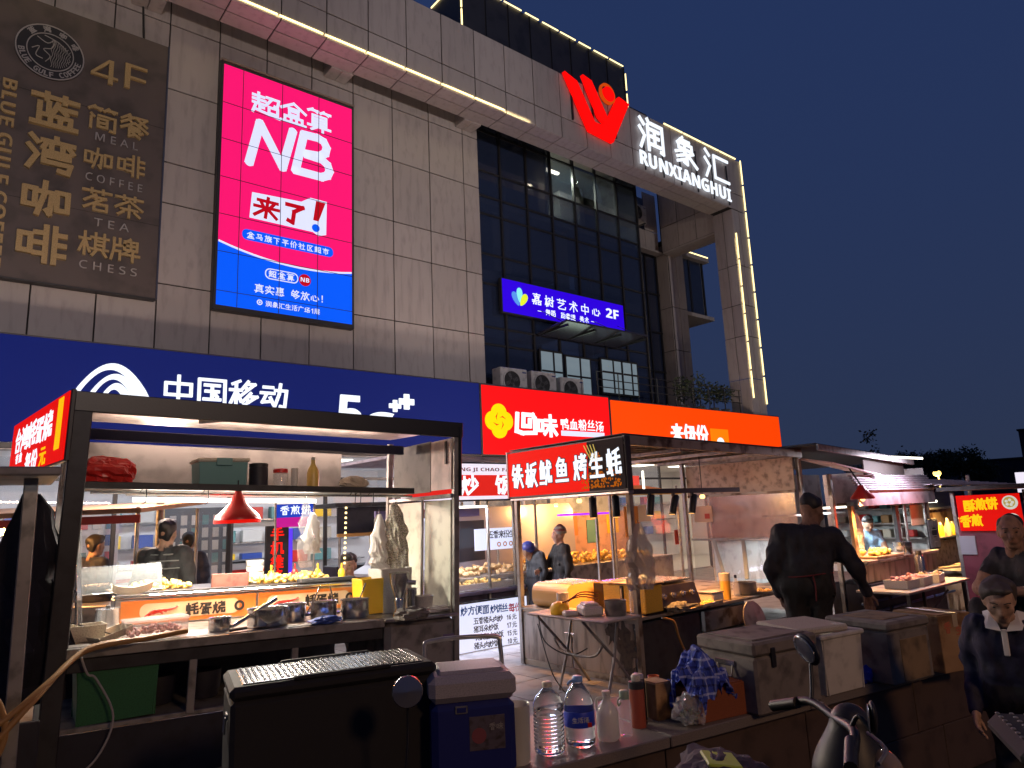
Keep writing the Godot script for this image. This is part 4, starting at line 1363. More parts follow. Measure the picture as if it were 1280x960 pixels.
func person(label: String, at: Vector3, turn: float, pose: Dictionary, cols: Dictionary, size := 1.0, cell := 0.02, o := {}) -> Node3D:
	# pose: joints in the person's own axes, facing +z, left hand towards +x
	var n := thing("person", label, "person", at, turn, "people at the market")
	var j := {
		"pelvis": Vector3(0, 0.94, 0), "chest": Vector3(0, 1.28, 0), "neck": Vector3(0, 1.45, 0), "head": Vector3(0, 1.59, 0.03),
		"sl": Vector3(0.18, 1.39, 0), "sr": Vector3(-0.18, 1.39, 0), "el": Vector3(0.24, 1.12, -0.02), "er": Vector3(-0.24, 1.12, -0.02),
		"wl": Vector3(0.25, 0.88, 0.08), "wr": Vector3(-0.25, 0.88, 0.08), "kl": Vector3(0.1, 0.5, 0.02), "kr": Vector3(-0.1, 0.5, 0.02), "al": Vector3(0.1, 0.08, 0), "ar": Vector3(-0.1, 0.08, 0),
	}
	for e in pose:
		j[e] = pose[e]
	for e in j:
		j[e] = j[e] * size
	var fat: float = o.get("fat", 1.0)
	var sleeve: float = o.get("sleeve", 1.0)   # 1 long sleeves, 0 short
	var s := size
	var across: Vector3 = (j.sl - j.sr).normalized()
	var hipx := Vector3(across.x, 0, across.z).normalized()
	var b := []
	b.append([j.pelvis - hipx * 0.075 * s, j.pelvis + hipx * 0.075 * s, 0.125 * s * fat, 0.125 * s * fat, 2])
	var belly: Vector3 = lerp_joint(j, "pelvis", "chest", 0.5)
	b.append([belly - across * 0.06 * s, belly + across * 0.06 * s, 0.128 * s * fat, 0.128 * s * fat, 1])
	b.append([j.chest - across * 0.085 * s, j.chest + across * 0.085 * s, 0.118 * s * fat, 0.118 * s * fat, 1])
	b.append([j.sr.lerp(j.sl, 0.1), j.sr.lerp(j.sl, 0.9), 0.068 * s * fat, 0.068 * s * fat, 1])
	b.append([j.neck - (j.head - j.neck) * 0.3, j.head, 0.056 * s * fat, 0.05 * s * fat, 0])
	for e in ["l", "r"]:
		var sh: Vector3 = j["s" + e]
		var elb: Vector3 = j["e" + e]
		var wr: Vector3 = j["w" + e]
		var cuff := 1 if sleeve > 0.5 else 0
		b.append([sh, sh.lerp(elb, 0.55), 0.066 * s * fat, 0.058 * s * fat, 1])
		b.append([sh.lerp(elb, 0.55), elb, 0.055 * s * fat, 0.048 * s * fat, cuff])
		b.append([elb, wr, (0.048 if cuff else 0.04) * s * fat, (0.038 if cuff else 0.03) * s, cuff])
		if not o.get("no_legs", false):
			var hip: Vector3 = j.pelvis + hipx * (0.085 if e == "l" else -0.085) * s
			b.append([hip, j["k" + e], 0.092 * s * fat, 0.066 * s * fat, 2])
			b.append([j["k" + e], j["a" + e], 0.064 * s, 0.048 * s, 2])
			var fw := Vector3(0, 0, 1)
			b.append([j["a" + e] + Vector3(0, -0.03, -0.04) * s, j["a" + e] + Vector3(0, -0.045, 0.15) * s, 0.042 * s, 0.036 * s, 3])
	var pal := [cols.skin, cols.shirt, cols.get("trousers", Color(0.015, 0.015, 0.02)), cols.get("shoes", Color(0.02, 0.018, 0.016)), cols.get("lip", Color(cols.skin.r * 0.96, cols.skin.g * 0.84, cols.skin.b * 0.82))]
	var mb := MB.new()
	sdf(mb, b, cell, 0.05 * s, pal, 0.02 * s)
	# head, turned about its own axes
	var hc := minf(cell, 0.012) if not o.get("coarse", false) else cell * 0.8
	var look: Vector2 = o.get("look", Vector2.ZERO)   # degrees: turn, nod
	var hb := Basis(Vector3.UP, deg_to_rad(look.x)) * Basis(Vector3.RIGHT, deg_to_rad(look.y))
	var hs: float = s * o.get("head", 1.0)
	var H := []
	H.append([Vector3(0, 0.03, -0.012) * hs, Vector3(0.077, 0.098, 0.096) * hs, 0])
	H.append([Vector3(0, -0.03, 0.02) * hs, Vector3(0.063, 0.085, 0.075) * hs, 0])
	H.append([Vector3(-0.016, -0.098, 0.052) * hs, Vector3(0.016, -0.098, 0.052) * hs, 0.024 * hs, 0.024 * hs, 0])
	H.append([Vector3(0, 0.01, 0.09) * hs, Vector3(0, -0.03, 0.108) * hs, 0.009 * hs, 0.016 * hs, 0])
	H.append([Vector3(-0.03, 0.03, 0.082) * hs, Vector3(0.03, 0.03, 0.082) * hs, 0.014 * hs, 0.014 * hs, 0])
	H.append([Vector3(-0.018, -0.065, 0.088) * hs, Vector3(0.018, -0.065, 0.088) * hs, 0.006 * hs, 0.006 * hs, 4])
	for e in [-1.0, 1.0]:
		H.append([Vector3(0.045 * e, -0.025, 0.06) * hs, Vector3(0.022, 0.024, 0.022) * hs, 0])
		H.append([Vector3(0.078 * e, -0.005, -0.012) * hs, Vector3(0.012, 0.034, 0.022) * hs, 0])
	H.append([Vector3(0, -0.06, -0.02) * hs, Vector3(0, -0.15, -0.03) * hs, 0.052 * hs, 0.055 * hs, 0])
	var hm := MB.new()
	sdf(hm, H, hc, 0.022 * hs, pal)
	for i in hm.v.size():
		mb.col = hm.c[i]
		mb.put(j.head + hb * hm.v[i], hb * hm.n[i])
	# hands
	for e in ["l", "r"]:
		var hand: String = o.get("hand_" + e, "relaxed")
		if hand == "none":
			continue
		var wr: Vector3 = j["w" + e]
		var d: Vector3 = o.get("dir_" + e, (wr - j["e" + e]).normalized())
		var nrm: Vector3 = o.get("palm_" + e, across * (-1.0 if e == "l" else 1.0))
		var side := d.cross(nrm).normalized() * (1.0 if e == "l" else -1.0)
		nrm = side.cross(d).normalized() * (1.0 if e == "l" else -1.0)
		var F := []
		F.append([wr - d * 0.03 * s, wr + d * 0.03 * s, 0.027 * s, 0.026 * s, 0])
		for t in [-1.0, 0.0, 1.0]:
			F.append([wr + d * 0.02 * s + side * 0.016 * s * t, wr + d * 0.088 * s + side * 0.024 * s * t, 0.016 * s, 0.014 * s, 0])
		var curl: float = o.get("curl_" + e, 0.5)
		for t in 4:
			var root := wr + (d * (0.09 - 0.004 * absf(t - 1.2)) + side * (0.032 - 0.021 * t)) * s
			var ln: float = [0.072, 0.08, 0.074, 0.058][t] * s
			var d1 := (d * cos(curl * 0.6) + nrm * sin(curl * 0.6)).normalized()
			var d2 := (d * cos(curl * 1.5) + nrm * sin(curl * 1.5)).normalized()
			var mid := root + d1 * ln * 0.5
			F.append([root, mid, 0.0095 * s, 0.009 * s, 0])
			F.append([mid, mid + d2 * ln * 0.5, 0.0088 * s, 0.0075 * s, 0])
		var th := wr + (d * 0.035 + side * 0.03) * s
		var t1 := th + (d * 0.03 + side * 0.026 + nrm * 0.015) * s
		F.append([th, t1, 0.014 * s, 0.011 * s, 0])
		F.append([t1, t1 + (d * 0.03 + side * 0.008 + nrm * 0.012) * s, 0.0105 * s, 0.0085 * s, 0])
		sdf(mb, F, minf(cell * 0.35, 0.006) if not o.get("coarse", false) else cell * 0.55, 0.008 * s, pal)
	put(n, "body", mb.done(), person_mat())
	# hair
	if o.get("hair", "short") != "none":
		var R := []
		if o.get("hair", "short") == "cropped":
			R = [[Vector3(0, 0.05, -0.034) * hs, Vector3(0.078, 0.083, 0.083) * hs, 0]]
		elif o.get("hair") == "bob":
			R = [[Vector3(0, 0.058, -0.03) * hs, Vector3(0.084, 0.082, 0.094) * hs, 0], [Vector3(0.068, 0.02, -0.03) * hs, Vector3(0.018, 0.05, 0.045) * hs, 0], [Vector3(-0.068, 0.02, -0.03) * hs, Vector3(0.018, 0.05, 0.045) * hs, 0], [Vector3(0, -0.01, -0.078) * hs, Vector3(0.066, 0.08, 0.03) * hs, 0], [Vector3(0.03, 0.105, 0.05) * hs, Vector3(0.05, 0.022, 0.035) * hs, 0]]
		else:
			R = [[Vector3(0, 0.056, -0.02) * hs, Vector3(0.083, 0.087, 0.099) * hs, 0], [Vector3(0, 0.0, -0.06) * hs, Vector3(0.07, 0.07, 0.045) * hs, 0], [Vector3(0, 0.1, 0.055) * hs, Vector3(0.062, 0.026, 0.03) * hs, 0]]
		var rm := MB.new()
		for e in R:
			e[2] = 1
		sdf(rm, R, hc, 0.02 * hs, [Color(1, 1, 1), Color(1, 1, 1)], 0.018 * hs)
		rm.coloured = false
		var hair := put(n, "hair", rm.done(), M[o.get("hair_mat", "hair")], j.head)
		hair.basis = hb
	if not o.get("coarse", false):
		for e in [-1.0, 1.0]:
			var eye := MB.new()
			eye.ball(Vector3(0.031 * e, 0.006, 0.086) * hs, Vector3(0.012, 0.0055, 0.006) * hs, 8, 6)
			var eo := put(n, "eye", eye.done(), mat("eye_dark", lin(0.015, 0.012, 0.01), 0.3), j.head)
			eo.basis = hb
			var br := MB.new()
			br.tube([Vector3(0.014 * e, 0.032, 0.097) * hs, Vector3(0.034 * e, 0.037, 0.091) * hs, Vector3(0.052 * e, 0.03, 0.076) * hs], 0.0035 * hs, 5)
			var bo := put(n, "eyebrow", br.done(), M.hair, j.head)
			bo.basis = hb
	return n


# ---- small kitchen things used on the stalls ---------------------------------------------------------------------------
func pot(label: String, at: Vector3, r: float, h: float, m := "steel_bright", handle := 0.0, turn := 0.0, called := "cooking_pot", category := "pot") -> Node3D:
	var t := thing(called, label, category, at, turn)
	turned(t, "vessel", M[m], [Vector2(0, 0.002), Vector2(r * 0.93, 0.0), Vector2(r, 0.012), Vector2(r, h), Vector2(r + 0.006, h + 0.003), Vector2(r + 0.006, h + 0.006), Vector2(r - 0.004, h + 0.002), Vector2(r - 0.005, 0.014), Vector2(0, 0.01)], Vector3.ZERO, 28)
	if handle > 0.0:
		rod(t, "handle", M.steel_bright, curve([Vector3(r, h * 0.75, 0), Vector3(r + handle * 0.4, h * 0.95, 0), Vector3(r + handle, h + handle * 0.28, 0)], 4), 0.011, 8)
	return t


func bottle(called: String, label: String, at: Vector3, profile: Array, body: String, cap: String, cap_r: float, cap_h: float, group := "", category := "bottle") -> Node3D:
	var t := thing(called, label, category, at, 0.0, group)
	turned(t, "body", M[body], profile, Vector3.ZERO, 24)
	var top: Vector2 = profile[-1]
	turned(t, "cap", M[cap], [Vector2(0, top.y - 0.004), Vector2(cap_r, top.y - 0.004), Vector2(cap_r, top.y + cap_h * 0.8), Vector2(cap_r * 0.8, top.y + cap_h), Vector2(0, top.y + cap_h)], Vector3.ZERO, 18)
	return t


func crumpled(seed_: int, size: Vector3, cells := 14, rough := 0.25, sag := 0.3) -> Mesh:
	# a limp bag or cloth heap: a ball pushed about by noise
	var f := FastNoiseLite.new()
	f.seed = seed_
	f.frequency = 1.1
	f.fractal_octaves = 4
	f.noise_type = FastNoiseLite.TYPE_PERLIN
	var mb := MB.new()
	var P := []
	for i in cells + 1:
		var row := []
		for k in cells * 2 + 1:
			var la := PI * i / cells - PI / 2
			var lo := TAU * (k % (cells * 2)) / (cells * 2)
			var d := Vector3(cos(la) * cos(lo), sin(la), cos(la) * sin(lo))
			var r := 1.0 + f.get_noise_3dv(d * 1.6) * rough * 2.2 + absf(f.get_noise_3dv(d * 4.0)) * rough * -1.2
			var p := d * r
			p.y = maxf(p.y, -0.8) if sag > 0.0 else p.y
			row.append(p * size)
		P.append(row)
	for i in cells:
		for k in cells * 2:
			mb.quad(P[i][k], P[i][k + 1], P[i + 1][k + 1], P[i + 1][k], P[i][k] + P[i + 1][k + 1])
	return mb.done()


func hanging_bag(called: String, label: String, at: Vector3, w: float, h: float, m: String, seed_: int, turn := 0.0, category := "bag") -> Node3D:
	# a thin bag or garment hung from its top; at is the hook
	var t := thing(called, label, category, at, turn)
	var f := FastNoiseLite.new()
	f.seed = seed_
	f.frequency = 3.2
	f.fractal_octaves = 3
	var mb := MB.new()
	for side in [1.0, -1.0]:
		var P := []
		for i in 13:
			var v := i / 12.0
			var wid := w * (0.18 + 0.82 * pow(sin(minf(v * 1.5, 1.0) * PI / 2), 0.8)) * (1.0 - 0.12 * maxf(0.0, v - 0.8) * 5.0)
			var row := []
			for k in 11:
				var u := k / 10.0 - 0.5
				var puff := sqrt(maxf(0.0, 1.0 - 4.0 * u * u)) * 0.14 * w * sin(minf(1.0, v + 0.1) * PI * 0.85)
				var x := u * wid * (1.0 + 0.3 * f.get_noise_2d(v * 2.0, 40.0 * signf(u)))
				row.append(Vector3(x + f.get_noise_2d(v * 3.0, side * 9.0) * 0.03, -v * h, side * (puff + f.get_noise_3d(x * 4.0, v * h * 3.0, side * 5.0) * 0.22 * w * v + 0.002)))
			P.append(row)
		for i in 12:
			for k in 10:
				mb.quad(P[i][k], P[i][k + 1], P[i + 1][k + 1], P[i + 1][k], Vector3(0, 0, side))
	put(t, "sheet", mb.done(), M[m])
	rod(t, "hook", M.steel_bright, [Vector3(0, 0.04, 0), Vector3(0.01, 0.0, 0), Vector3(0, -0.02, 0)], 0.003, 5)
	return t


func food_heap(parent: Node, called: String, at: Vector3, size: Vector3, count: int, piece: float, m: String, seed_: int) -> void:
	var r := RandomNumberGenerator.new()
	r.seed = seed_
	var mb := MB.new()
	for i in count:
		var p := at + Vector3(r.randf_range(-0.5, 0.5) * size.x, 0, r.randf_range(-0.5, 0.5) * size.z)
		p.y += r.randf() * size.y * (1.0 - 0.5 * absf(p.x - at.x) / size.x * 2.0)
		mb.ball(p, Vector3(piece, piece * r.randf_range(0.4, 0.8), piece * r.randf_range(0.6, 1.0)), 6, 4, Basis(Vector3(r.randfn(), r.randfn(), r.randfn()).normalized(), r.randf() * 3.0))
	kind(put(parent, called, mb.done(), M[m]), "stuff")


func open_tray(parent: Node, called: String, m: Material, at: Vector3, size: Vector3, wall := 0.01, flare := 0.0, turn := 0.0) -> MeshInstance3D:
	var mb := MB.new()
	var h := size / 2
	mb.box(Vector3(0, wall / 2, 0), Vector3(size.x, wall, size.z), 0.002)
	for e in [[1, 0], [-1, 0], [0, 1], [0, -1]]:
		var tilt := Basis(Vector3(0, 0, 1), -flare * e[0]) if e[0] else Basis(Vector3(1, 0, 0), flare * e[1])
		mb.box(Vector3(e[0] * (h.x - wall / 2 + sin(flare) * h.y), h.y, e[1] * (h.z - wall / 2 + sin(flare) * h.y)), Vector3(wall if e[0] else size.x + sin(flare) * size.y, size.y, wall if e[1] else size.z + sin(flare) * size.y), 0.002, tilt)
	return put(parent, called, mb.done(), m, at, Vector3(0, turn, 0))


const A_AT := Vector3(0.78, 0, 6.81)


func on_a(x: float, y: float, z: float) -> Vector3:
	# a point of the snack cart in the place
	return Transform3D(Basis.from_euler(Vector3(0, deg_to_rad(-3.8), deg_to_rad(-1.8))), A_AT) * Vector3(x, y, z)


func stall_a() -> void:
	var tin := mat("awning_tin", lin(0.55, 0.47, 0.43), 0.5, 0.1, cache["stain"], Vector3(1.2, 1.2, 1.2))
	var t := thing("snack_cart", "dark framed snack cart with steel counter, upper shelf and open front", "food cart", A_AT, -3.8)
	t.rotation_degrees.z = -1.8
	bx(t, "post", M.charcoal, Vector3(-0.135, 1.28, -0.04), Vector3(0.11, 2.5, 0.08), 0.006)
	bx(t, "post", M.steel_dull, Vector3(2.67, 1.3, -0.03), Vector3(0.05, 2.45, 0.05), 0.004)
	bx(t, "post", M.steel_dull, Vector3(-0.13, 1.25, -1.35), Vector3(0.05, 2.5, 0.05), 0.004)
	bx(t, "post", M.steel_dull, Vector3(2.66, 1.25, -1.3), Vector3(0.05, 2.5, 0.05), 0.004)
	bx(t, "roof_beam", M.black_metal, Vector3(1.27, 2.49, -0.02), Vector3(2.92, 0.13, 0.05), 0.005)
	bx(t, "roof_beam", M.black_metal, Vector3(2.7, 2.22, -0.02), Vector3(0.03, 0.6, 0.06), 0.005)
	bx(t, "roof", tin, Vector3(1.27, 2.545, -0.72), Vector3(2.9, 0.02, 1.4), 0.004, Vector3(2, 0, 0))
	for x in [0.15, 0.95, 1.75, 2.45]:
		turned(t, "downlight_housing", M.black_plastic, [Vector2(0.02, 0), Vector2(0.028, 0), Vector2(0.028, 0.03), Vector2(0.0, 0.03)], Vector3(x, 2.48, -0.16), 12)
	bx(t, "awning_rib", M.steel_dull, Vector3(0.9, 2.5, -0.35), Vector3(0.03, 0.03, 0.7), 0.003, Vector3(0, 35, 0))
	bx(t, "inner_beam", mat("beam_blue", lin(0.03, 0.04, 0.09), 0.5), Vector3(1.2, 2.38, -0.8), Vector3(2.7, 0.08, 0.05), 0.004)
	bx(t, "back_panel", mat("panel_brown", lin(0.19, 0.16, 0.15), 0.7, 0.0, cache["stain"], Vector3(0.7, 0.7, 0.7)), Vector3(0.95, 2.18, -1.08), Vector3(2.2, 0.34, 0.02), 0.002)
	bx(t, "upper_shelf", M.steel_dull, Vector3(1.22, 1.985, -0.8), Vector3(2.6, 0.03, 0.55), 0.004)
	bx(t, "shelf_edge", M.charcoal, Vector3(1.22, 1.985, -0.51), Vector3(2.6, 0.05, 0.03), 0.004)
	rod(t, "hanging_rail", M.steel_bright, [Vector3(0.0, 1.94, -0.6), Vector3(2.55, 1.94, -0.6)], 0.01, 8)
	for x in [0.32, 0.75, 1.95, 2.0, 2.12]:
		rod(t, "wire_hook", M.wire, curve([Vector3(x, 1.95, -0.6), Vector3(x + 0.03, 1.98, -0.57), Vector3(x + 0.035, 1.88, -0.57), Vector3(x + 0.01, 1.86, -0.57)], 4), 0.004, 5)
	# side wall
	var side := mat("side_steel", lin(0.6, 0.6, 0.5), 0.4, 0.1, cache["stain"], Vector3(1.3, 1.3, 1.3))
	bx(t, "side_panel", side, Vector3(2.64, 1.42, -0.28), Vector3(0.012, 0.94, 0.46), 0.002)
	bx(t, "side_panel", side, Vector3(2.64, 1.42, -0.9), Vector3(0.012, 0.94, 0.7), 0.002)
	rod(t, "side_pole", M.steel_dull, [Vector3(2.62, 0.95, -0.53), Vector3(2.62, 1.92, -0.53)], 0.014, 8)
	bx(t, "side_rail", M.steel, Vector3(2.62, 1.92, -0.6), Vector3(0.03, 0.035, 1.2), 0.004)
	bx(t, "upper_side_panel", mat("panel_pinkish", lin(0.66, 0.54, 0.5), 0.6, 0.0, cache["stain"], Vector3(0.8, 0.8, 0.8)), Vector3(2.64, 2.2, -0.22), Vector3(0.012, 0.44, 0.36), 0.002)
	bx(t, "upper_side_panel", mat("panel_soot", lin(0.2, 0.185, 0.17), 0.7, 0.0, cache["scuff"], Vector3(0.8, 0.8, 0.8)), Vector3(2.64, 2.2, -0.78), Vector3(0.012, 0.46, 0.74), 0.002)
	bx(t, "latch", M.charcoal, Vector3(2.625, 2.3, -0.12), Vector3(0.01, 0.2, 0.03), 0.002)
	# counter
	bx(t, "counter_top", M.steel, Vector3(0.96, 0.955, -0.52), Vector3(2.1, 0.03, 1.0), 0.004)
	bx(t, "counter_edge", M.steel_dull, Vector3(0.96, 0.935, 0.0), Vector3(2.1, 0.06, 0.025), 0.004)
	bx(t, "under_beam", M.charcoal, Vector3(0.96, 0.86, -0.02), Vector3(2.08, 0.08, 0.03), 0.004)
	bx(t, "under_post", M.steel_dull, Vector3(0.64, 0.66, -0.02), Vector3(0.05, 0.34, 0.03), 0.004)
	bx(t, "under_post", M.steel_dull, Vector3(1.32, 0.66, -0.02), Vector3(0.05, 0.34, 0.03), 0.004)
	bx(t, "lower_shelf", M.steel_dull, Vector3(0.96, 0.49, -0.5), Vector3(2.08, 0.03, 0.96), 0.004)
	bx(t, "under_back", M.dark_panel, Vector3(0.96, 0.7, -0.98), Vector3(2.08, 0.46, 0.02), 0.002)
	bx(t, "base_panel", M.dark_panel, Vector3(0.96, 0.3, -0.02), Vector3(2.08, 0.34, 0.02), 0.002)
	bx(t, "corner_cabinet", M.steel_dull, Vector3(2.33, 0.69, -0.36), Vector3(0.62, 0.5, 0.76), 0.04)
	bx(t, "corner_top", M.steel, Vector3(2.33, 0.95, -0.36), Vector3(0.66, 0.025, 0.8), 0.006)
	bx(t, "cabinet_mark", mat("label_violet", lin(0.16, 0.13, 0.25), 0.5), Vector3(2.57, 0.78, 0.026), Vector3(0.1, 0.05, 0.004), 0.001)
	for x in [0.05, 0.9, 1.75]:
		turned(t, "wheel", M.black_plastic, [Vector2(0, -0.03), Vector2(0.1, -0.03), Vector2(0.12, -0.015), Vector2(0.12, 0.015), Vector2(0.1, 0.03), Vector2(0, 0.03)], Vector3(x, 0.15, -0.4), 20, Vector3(90, 0, 0))
	# tube light
	turned(t, "tube_light", M.tube_white, [Vector2(0, 0), Vector2(0.018, 0), Vector2(0.018, 1.42), Vector2(0, 1.42)], Vector3(0.3, 1.9, -0.8), 10, Vector3(0, 0, -90))
	bx(t, "tube_holder", M.white_plastic, Vector3(1.0, 1.945, -0.8), Vector3(1.5, 0.03, 0.05), 0.004)
	area_light(t, Vector3(1.0, 1.875, -0.8), Vector3(-90, 0, 0), Vector2(1.4, 0.05), Color(1.0, 0.95, 0.87), 6.0)
	area_light(t, Vector3(1.0, 1.9, -0.77), Vector3(0, 180, 0), Vector2(1.4, 0.04), Color(1.0, 0.95, 0.87), 1.2)
	bx(t, "led_strip", M.tube_white, Vector3(1.2, 2.39, -0.833), Vector3(2.2, 0.02, 0.012), 0.002)  # added strip, hidden behind the inner beam to brighten the back panel
	area_light(t, Vector3(1.2, 2.39, -0.845), Vector3(0, 0, 0), Vector2(2.2, 0.03), Color(1.0, 0.9, 0.82), 0.5)
	area_light(t, Vector3(1.2, 2.432, -0.8), Vector3(90, 0, 0), Vector2(2.2, 0.03), Color(1.0, 0.86, 0.78), 0.3)  # added upward light to brighten the cart ceiling
	# strip of lights down the side
	for i in 12:
		bx(t, "led_dot", M.led_warm, Vector3(2.09, 1.85 - i * 0.045, -1.02), Vector3(0.02, 0.02, 0.01), 0.003)

	# red name board on the cart's left end
	var s := thing("cart_sign", "small glowing red and yellow sign on the end of the dark cart", "sign", A_AT, 4.2)
	s.rotation_degrees.z = -1.8
	bx(s, "box", M.frame_dark, Vector3(-0.2, 2.33, -0.95), Vector3(0.03, 0.46, 1.94), 0.006)
	bx(s, "light_panel", glow("cart_red", Color(0.9, 0.06, 0.04), 1.0), Vector3(-0.219, 2.33, -0.95), Vector3(0.008, 0.44, 1.9), 0.002)
	var face := Node3D.new()
	face.name = "print"
	s.add_child(face)
	face.scale = Vector3(1.4, 1, 1)
	face.position = Vector3(-0.224, 2.1, -1.9)
	face.rotation_degrees.y = -90
	han(face, "台湾蚝蛋烧", 0.12, 0.2, 0, 0.18, Vector2(0.19, 0.0), M.letter_white, 0.13, 0.003)
	han(face, "香煎", 0.2, 0.11, 0, 0.07, Vector2(0.1, 0.0), M.letter_white, 0.12, 0.003)
	bx(face, "price_block", glow("cart_yellow", Color(1.0, 0.75, 0.05), 1.0), Vector3(1.22, 0.26, 0.002), Vector3(0.1, 0.34, 0.003), 0.0)
	han(face, "每份", 0.5, 0.02, 0, 0.13, Vector2(0.16, 0), M.letter_white, 0.13, 0.003)
	han(face, "元", 0.86, 0.02, 0, 0.13, Vector2(0.16, 0), glow("cart_yellow", Color(1, 0.75, 0.05), 1.0), 0.13, 0.003)
	area_light(s, Vector3(-0.26, 2.33, -0.95), Vector3(0, 90, 0), Vector2(1.8, 0.4), Color(1.0, 0.25, 0.2), 0.5)

	# pendant lamp
	var lamp := thing("pendant_lamp", "red bell shaped pendant lamp hanging inside the dark snack cart", "lamp", on_a(1.02, 1.72, -0.6))
	turned(lamp, "lamp_shade", M.red_plastic, [Vector2(0.17, 0.0), Vector2(0.172, 0.03), Vector2(0.16, 0.055), Vector2(0.11, 0.1), Vector2(0.065, 0.15), Vector2(0.045, 0.2), Vector2(0.04, 0.2), Vector2(0.06, 0.15), Vector2(0.105, 0.095), Vector2(0.155, 0.05), Vector2(0.165, 0.0)], Vector3.ZERO, 32)
	turned(lamp, "lamp_rim", glow("rim_red", Color(1.0, 0.1, 0.06), 0.7), [Vector2(0.168, -0.004), Vector2(0.174, -0.004), Vector2(0.176, 0.02), Vector2(0.17, 0.022)], Vector3.ZERO, 32)
	turned(lamp, "lamp_neck", M.red_plastic, [Vector2(0.045, 0.2), Vector2(0.03, 0.23), Vector2(0.028, 0.28), Vector2(0.0, 0.285)], Vector3.ZERO, 16)
	var bulb := MB.new()
	bulb.ball(Vector3(0, 0.06, 0), Vector3(0.04, 0.05, 0.04), 12, 8)
	put(lamp, "bulb", bulb.done(), glow("bulb_warm", Color(1.0, 0.8, 0.5), 3.0))
	spot(lamp, Vector3(0, 0.03, 0), Vector3(0, -1, 0), Color(1.0, 0.62, 0.3), 0.9, 62.0, 0.04, 0.3)
	rod(lamp, "cord", M.wire, [Vector3(0, 0.28, 0), Vector3(0, 0.33, 0)], 0.005, 5)

	# things on the upper shelf
	var rb := put(self, "red_bag", crumpled(4, Vector3(0.2, 0.11, 0.13)), M.red_plastic, on_a(0.1, 2.1, -0.75))
	tag(rb, "crumpled red plastic bag on the upper shelf of the dark cart", "bag")
	var bin := thing("storage_bin", "teal storage bin with pale lid on the upper cart shelf", "bin", on_a(0.9, 2.002, -0.75), -3.8)
	open_tray(bin, "tub", M.teal_plastic, Vector3.ZERO, Vector3(0.34, 0.19, 0.26), 0.01, 0.08)
	bx(bin, "lid", M.cream_plastic, Vector3(0, 0.205, 0), Vector3(0.4, 0.03, 0.31), 0.01)
	bx(bin, "clip", M.teal_plastic, Vector3(0, 0.19, 0.157), Vector3(0.12, 0.06, 0.012), 0.004)
	var shelf := [[1.2, "jar", "dark_panel", "black_plastic", 0.075, 0.17, "dark round jar beside the teal bin on the cart shelf"], [1.38, "jar", "film", "red_plastic", 0.06, 0.13, "clear jar with red lid on the upper cart shelf"], [1.5, "jar", "white_plastic", "white_plastic", 0.03, 0.14, "slim white jar on the upper cart shelf"]]
	for e in shelf:
		bottle(e[1], e[6], on_a(e[0], 2.002, -0.72), [Vector2(0, 0), Vector2(e[4], 0), Vector2(e[4], e[5] * 0.9), Vector2(e[4] * 0.9, e[5])], e[2], e[3], e[4], 0.03, "", "jar")
	bottle("oil_bottle", "tall yellow oil bottle on the upper cart shelf", on_a(1.66, 2.002, -0.72), [Vector2(0, 0), Vector2(0.05, 0.0), Vector2(0.052, 0.12), Vector2(0.045, 0.16), Vector2(0.018, 0.21), Vector2(0.016, 0.25)], "yellow_oil", "cream_plastic", 0.018, 0.02)
	var wb := put(self, "paper_bag", crumpled(9, Vector3(0.13, 0.065, 0.1)), M.cream_plastic, on_a(2.03, 2.055, -0.72))
	tag(wb, "pale crumpled bag at the end of the upper cart shelf", "bag")

	# griddle counter with orange stickers
	var g := thing("griddle_box", "steel griddle box with orange printed front at back of dark cart", "griddle", on_a(1.22, 0.97, -0.98), -3.8)
	g.rotation_degrees.z = -1.8
	bx(g, "box", M.steel, Vector3(0, 0.1, 0), Vector3(1.94, 0.2, 0.24), 0.006)
	bx(g, "top_rail", M.steel_bright, Vector3(0, 0.215, 0.1), Vector3(1.96, 0.025, 0.06), 0.006)
	for k in 2:
		var x: float = [-0.44, 0.5][k]
		bx(g, "sticker", M.orange_sticker, Vector3(x, 0.1, 0.122), Vector3(0.98 if k == 0 else 0.86, 0.17, 0.003), 0.001)
		plate(g, "sticker_print", M.ink_cream, rounded(x - 0.36, 0.045, x + 0.36, 0.16, 0.05), 0.1235, 0.0015)
		han(g, "蚝蛋烧", x - 0.04, 0.055, 0.1255, 0.085, Vector2(0.1, 0), M.ink_black, 0.16, 0.0015, 1.05)
		for i in 5:
			rod(g, "sticker_print", M.ink_red, curve([Vector3(x - 0.33 + i * 0.03, 0.06 + 0.01 * i, 0.126), Vector3(x - 0.26 + i * 0.03, 0.11, 0.126), Vector3(x - 0.2 + i * 0.025, 0.08 + 0.012 * i, 0.126)], 3), 0.006, 4)
		ring_plate(g, "sticker_print", M.ink_black, Vector3(x + 0.36, 0.1, 0.1255), 0.02, 0.04, 0.0015)
	bx(g, "hot_plate", M.black_metal, Vector3(0, 0.225, -0.35), Vector3(1.9, 0.02, 0.6), 0.004)
	bx(g, "splash_panel", mat("wood_red", lin(0.14, 0.05, 0.04), 0.6, 0.0, cache["scuff"], Vector3(2, 2, 2)), Vector3(-0.1, 0.28, -0.12), Vector3(0.3, 0.12, 0.02), 0.004)
	for k in 3:
		food_heap(g, "noodles", Vector3([-0.6, 0.3, 0.62][k], 0.24, -0.3), Vector3([0.4, 0.5, 0.3][k], 0.07, 0.3), 90, 0.026, "noodle", 20 + k)
	bx(g, "dark_griddle_top", M.charcoal, Vector3(0.72, 0.25, -0.08), Vector3(0.5, 0.03, 0.12), 0.004)
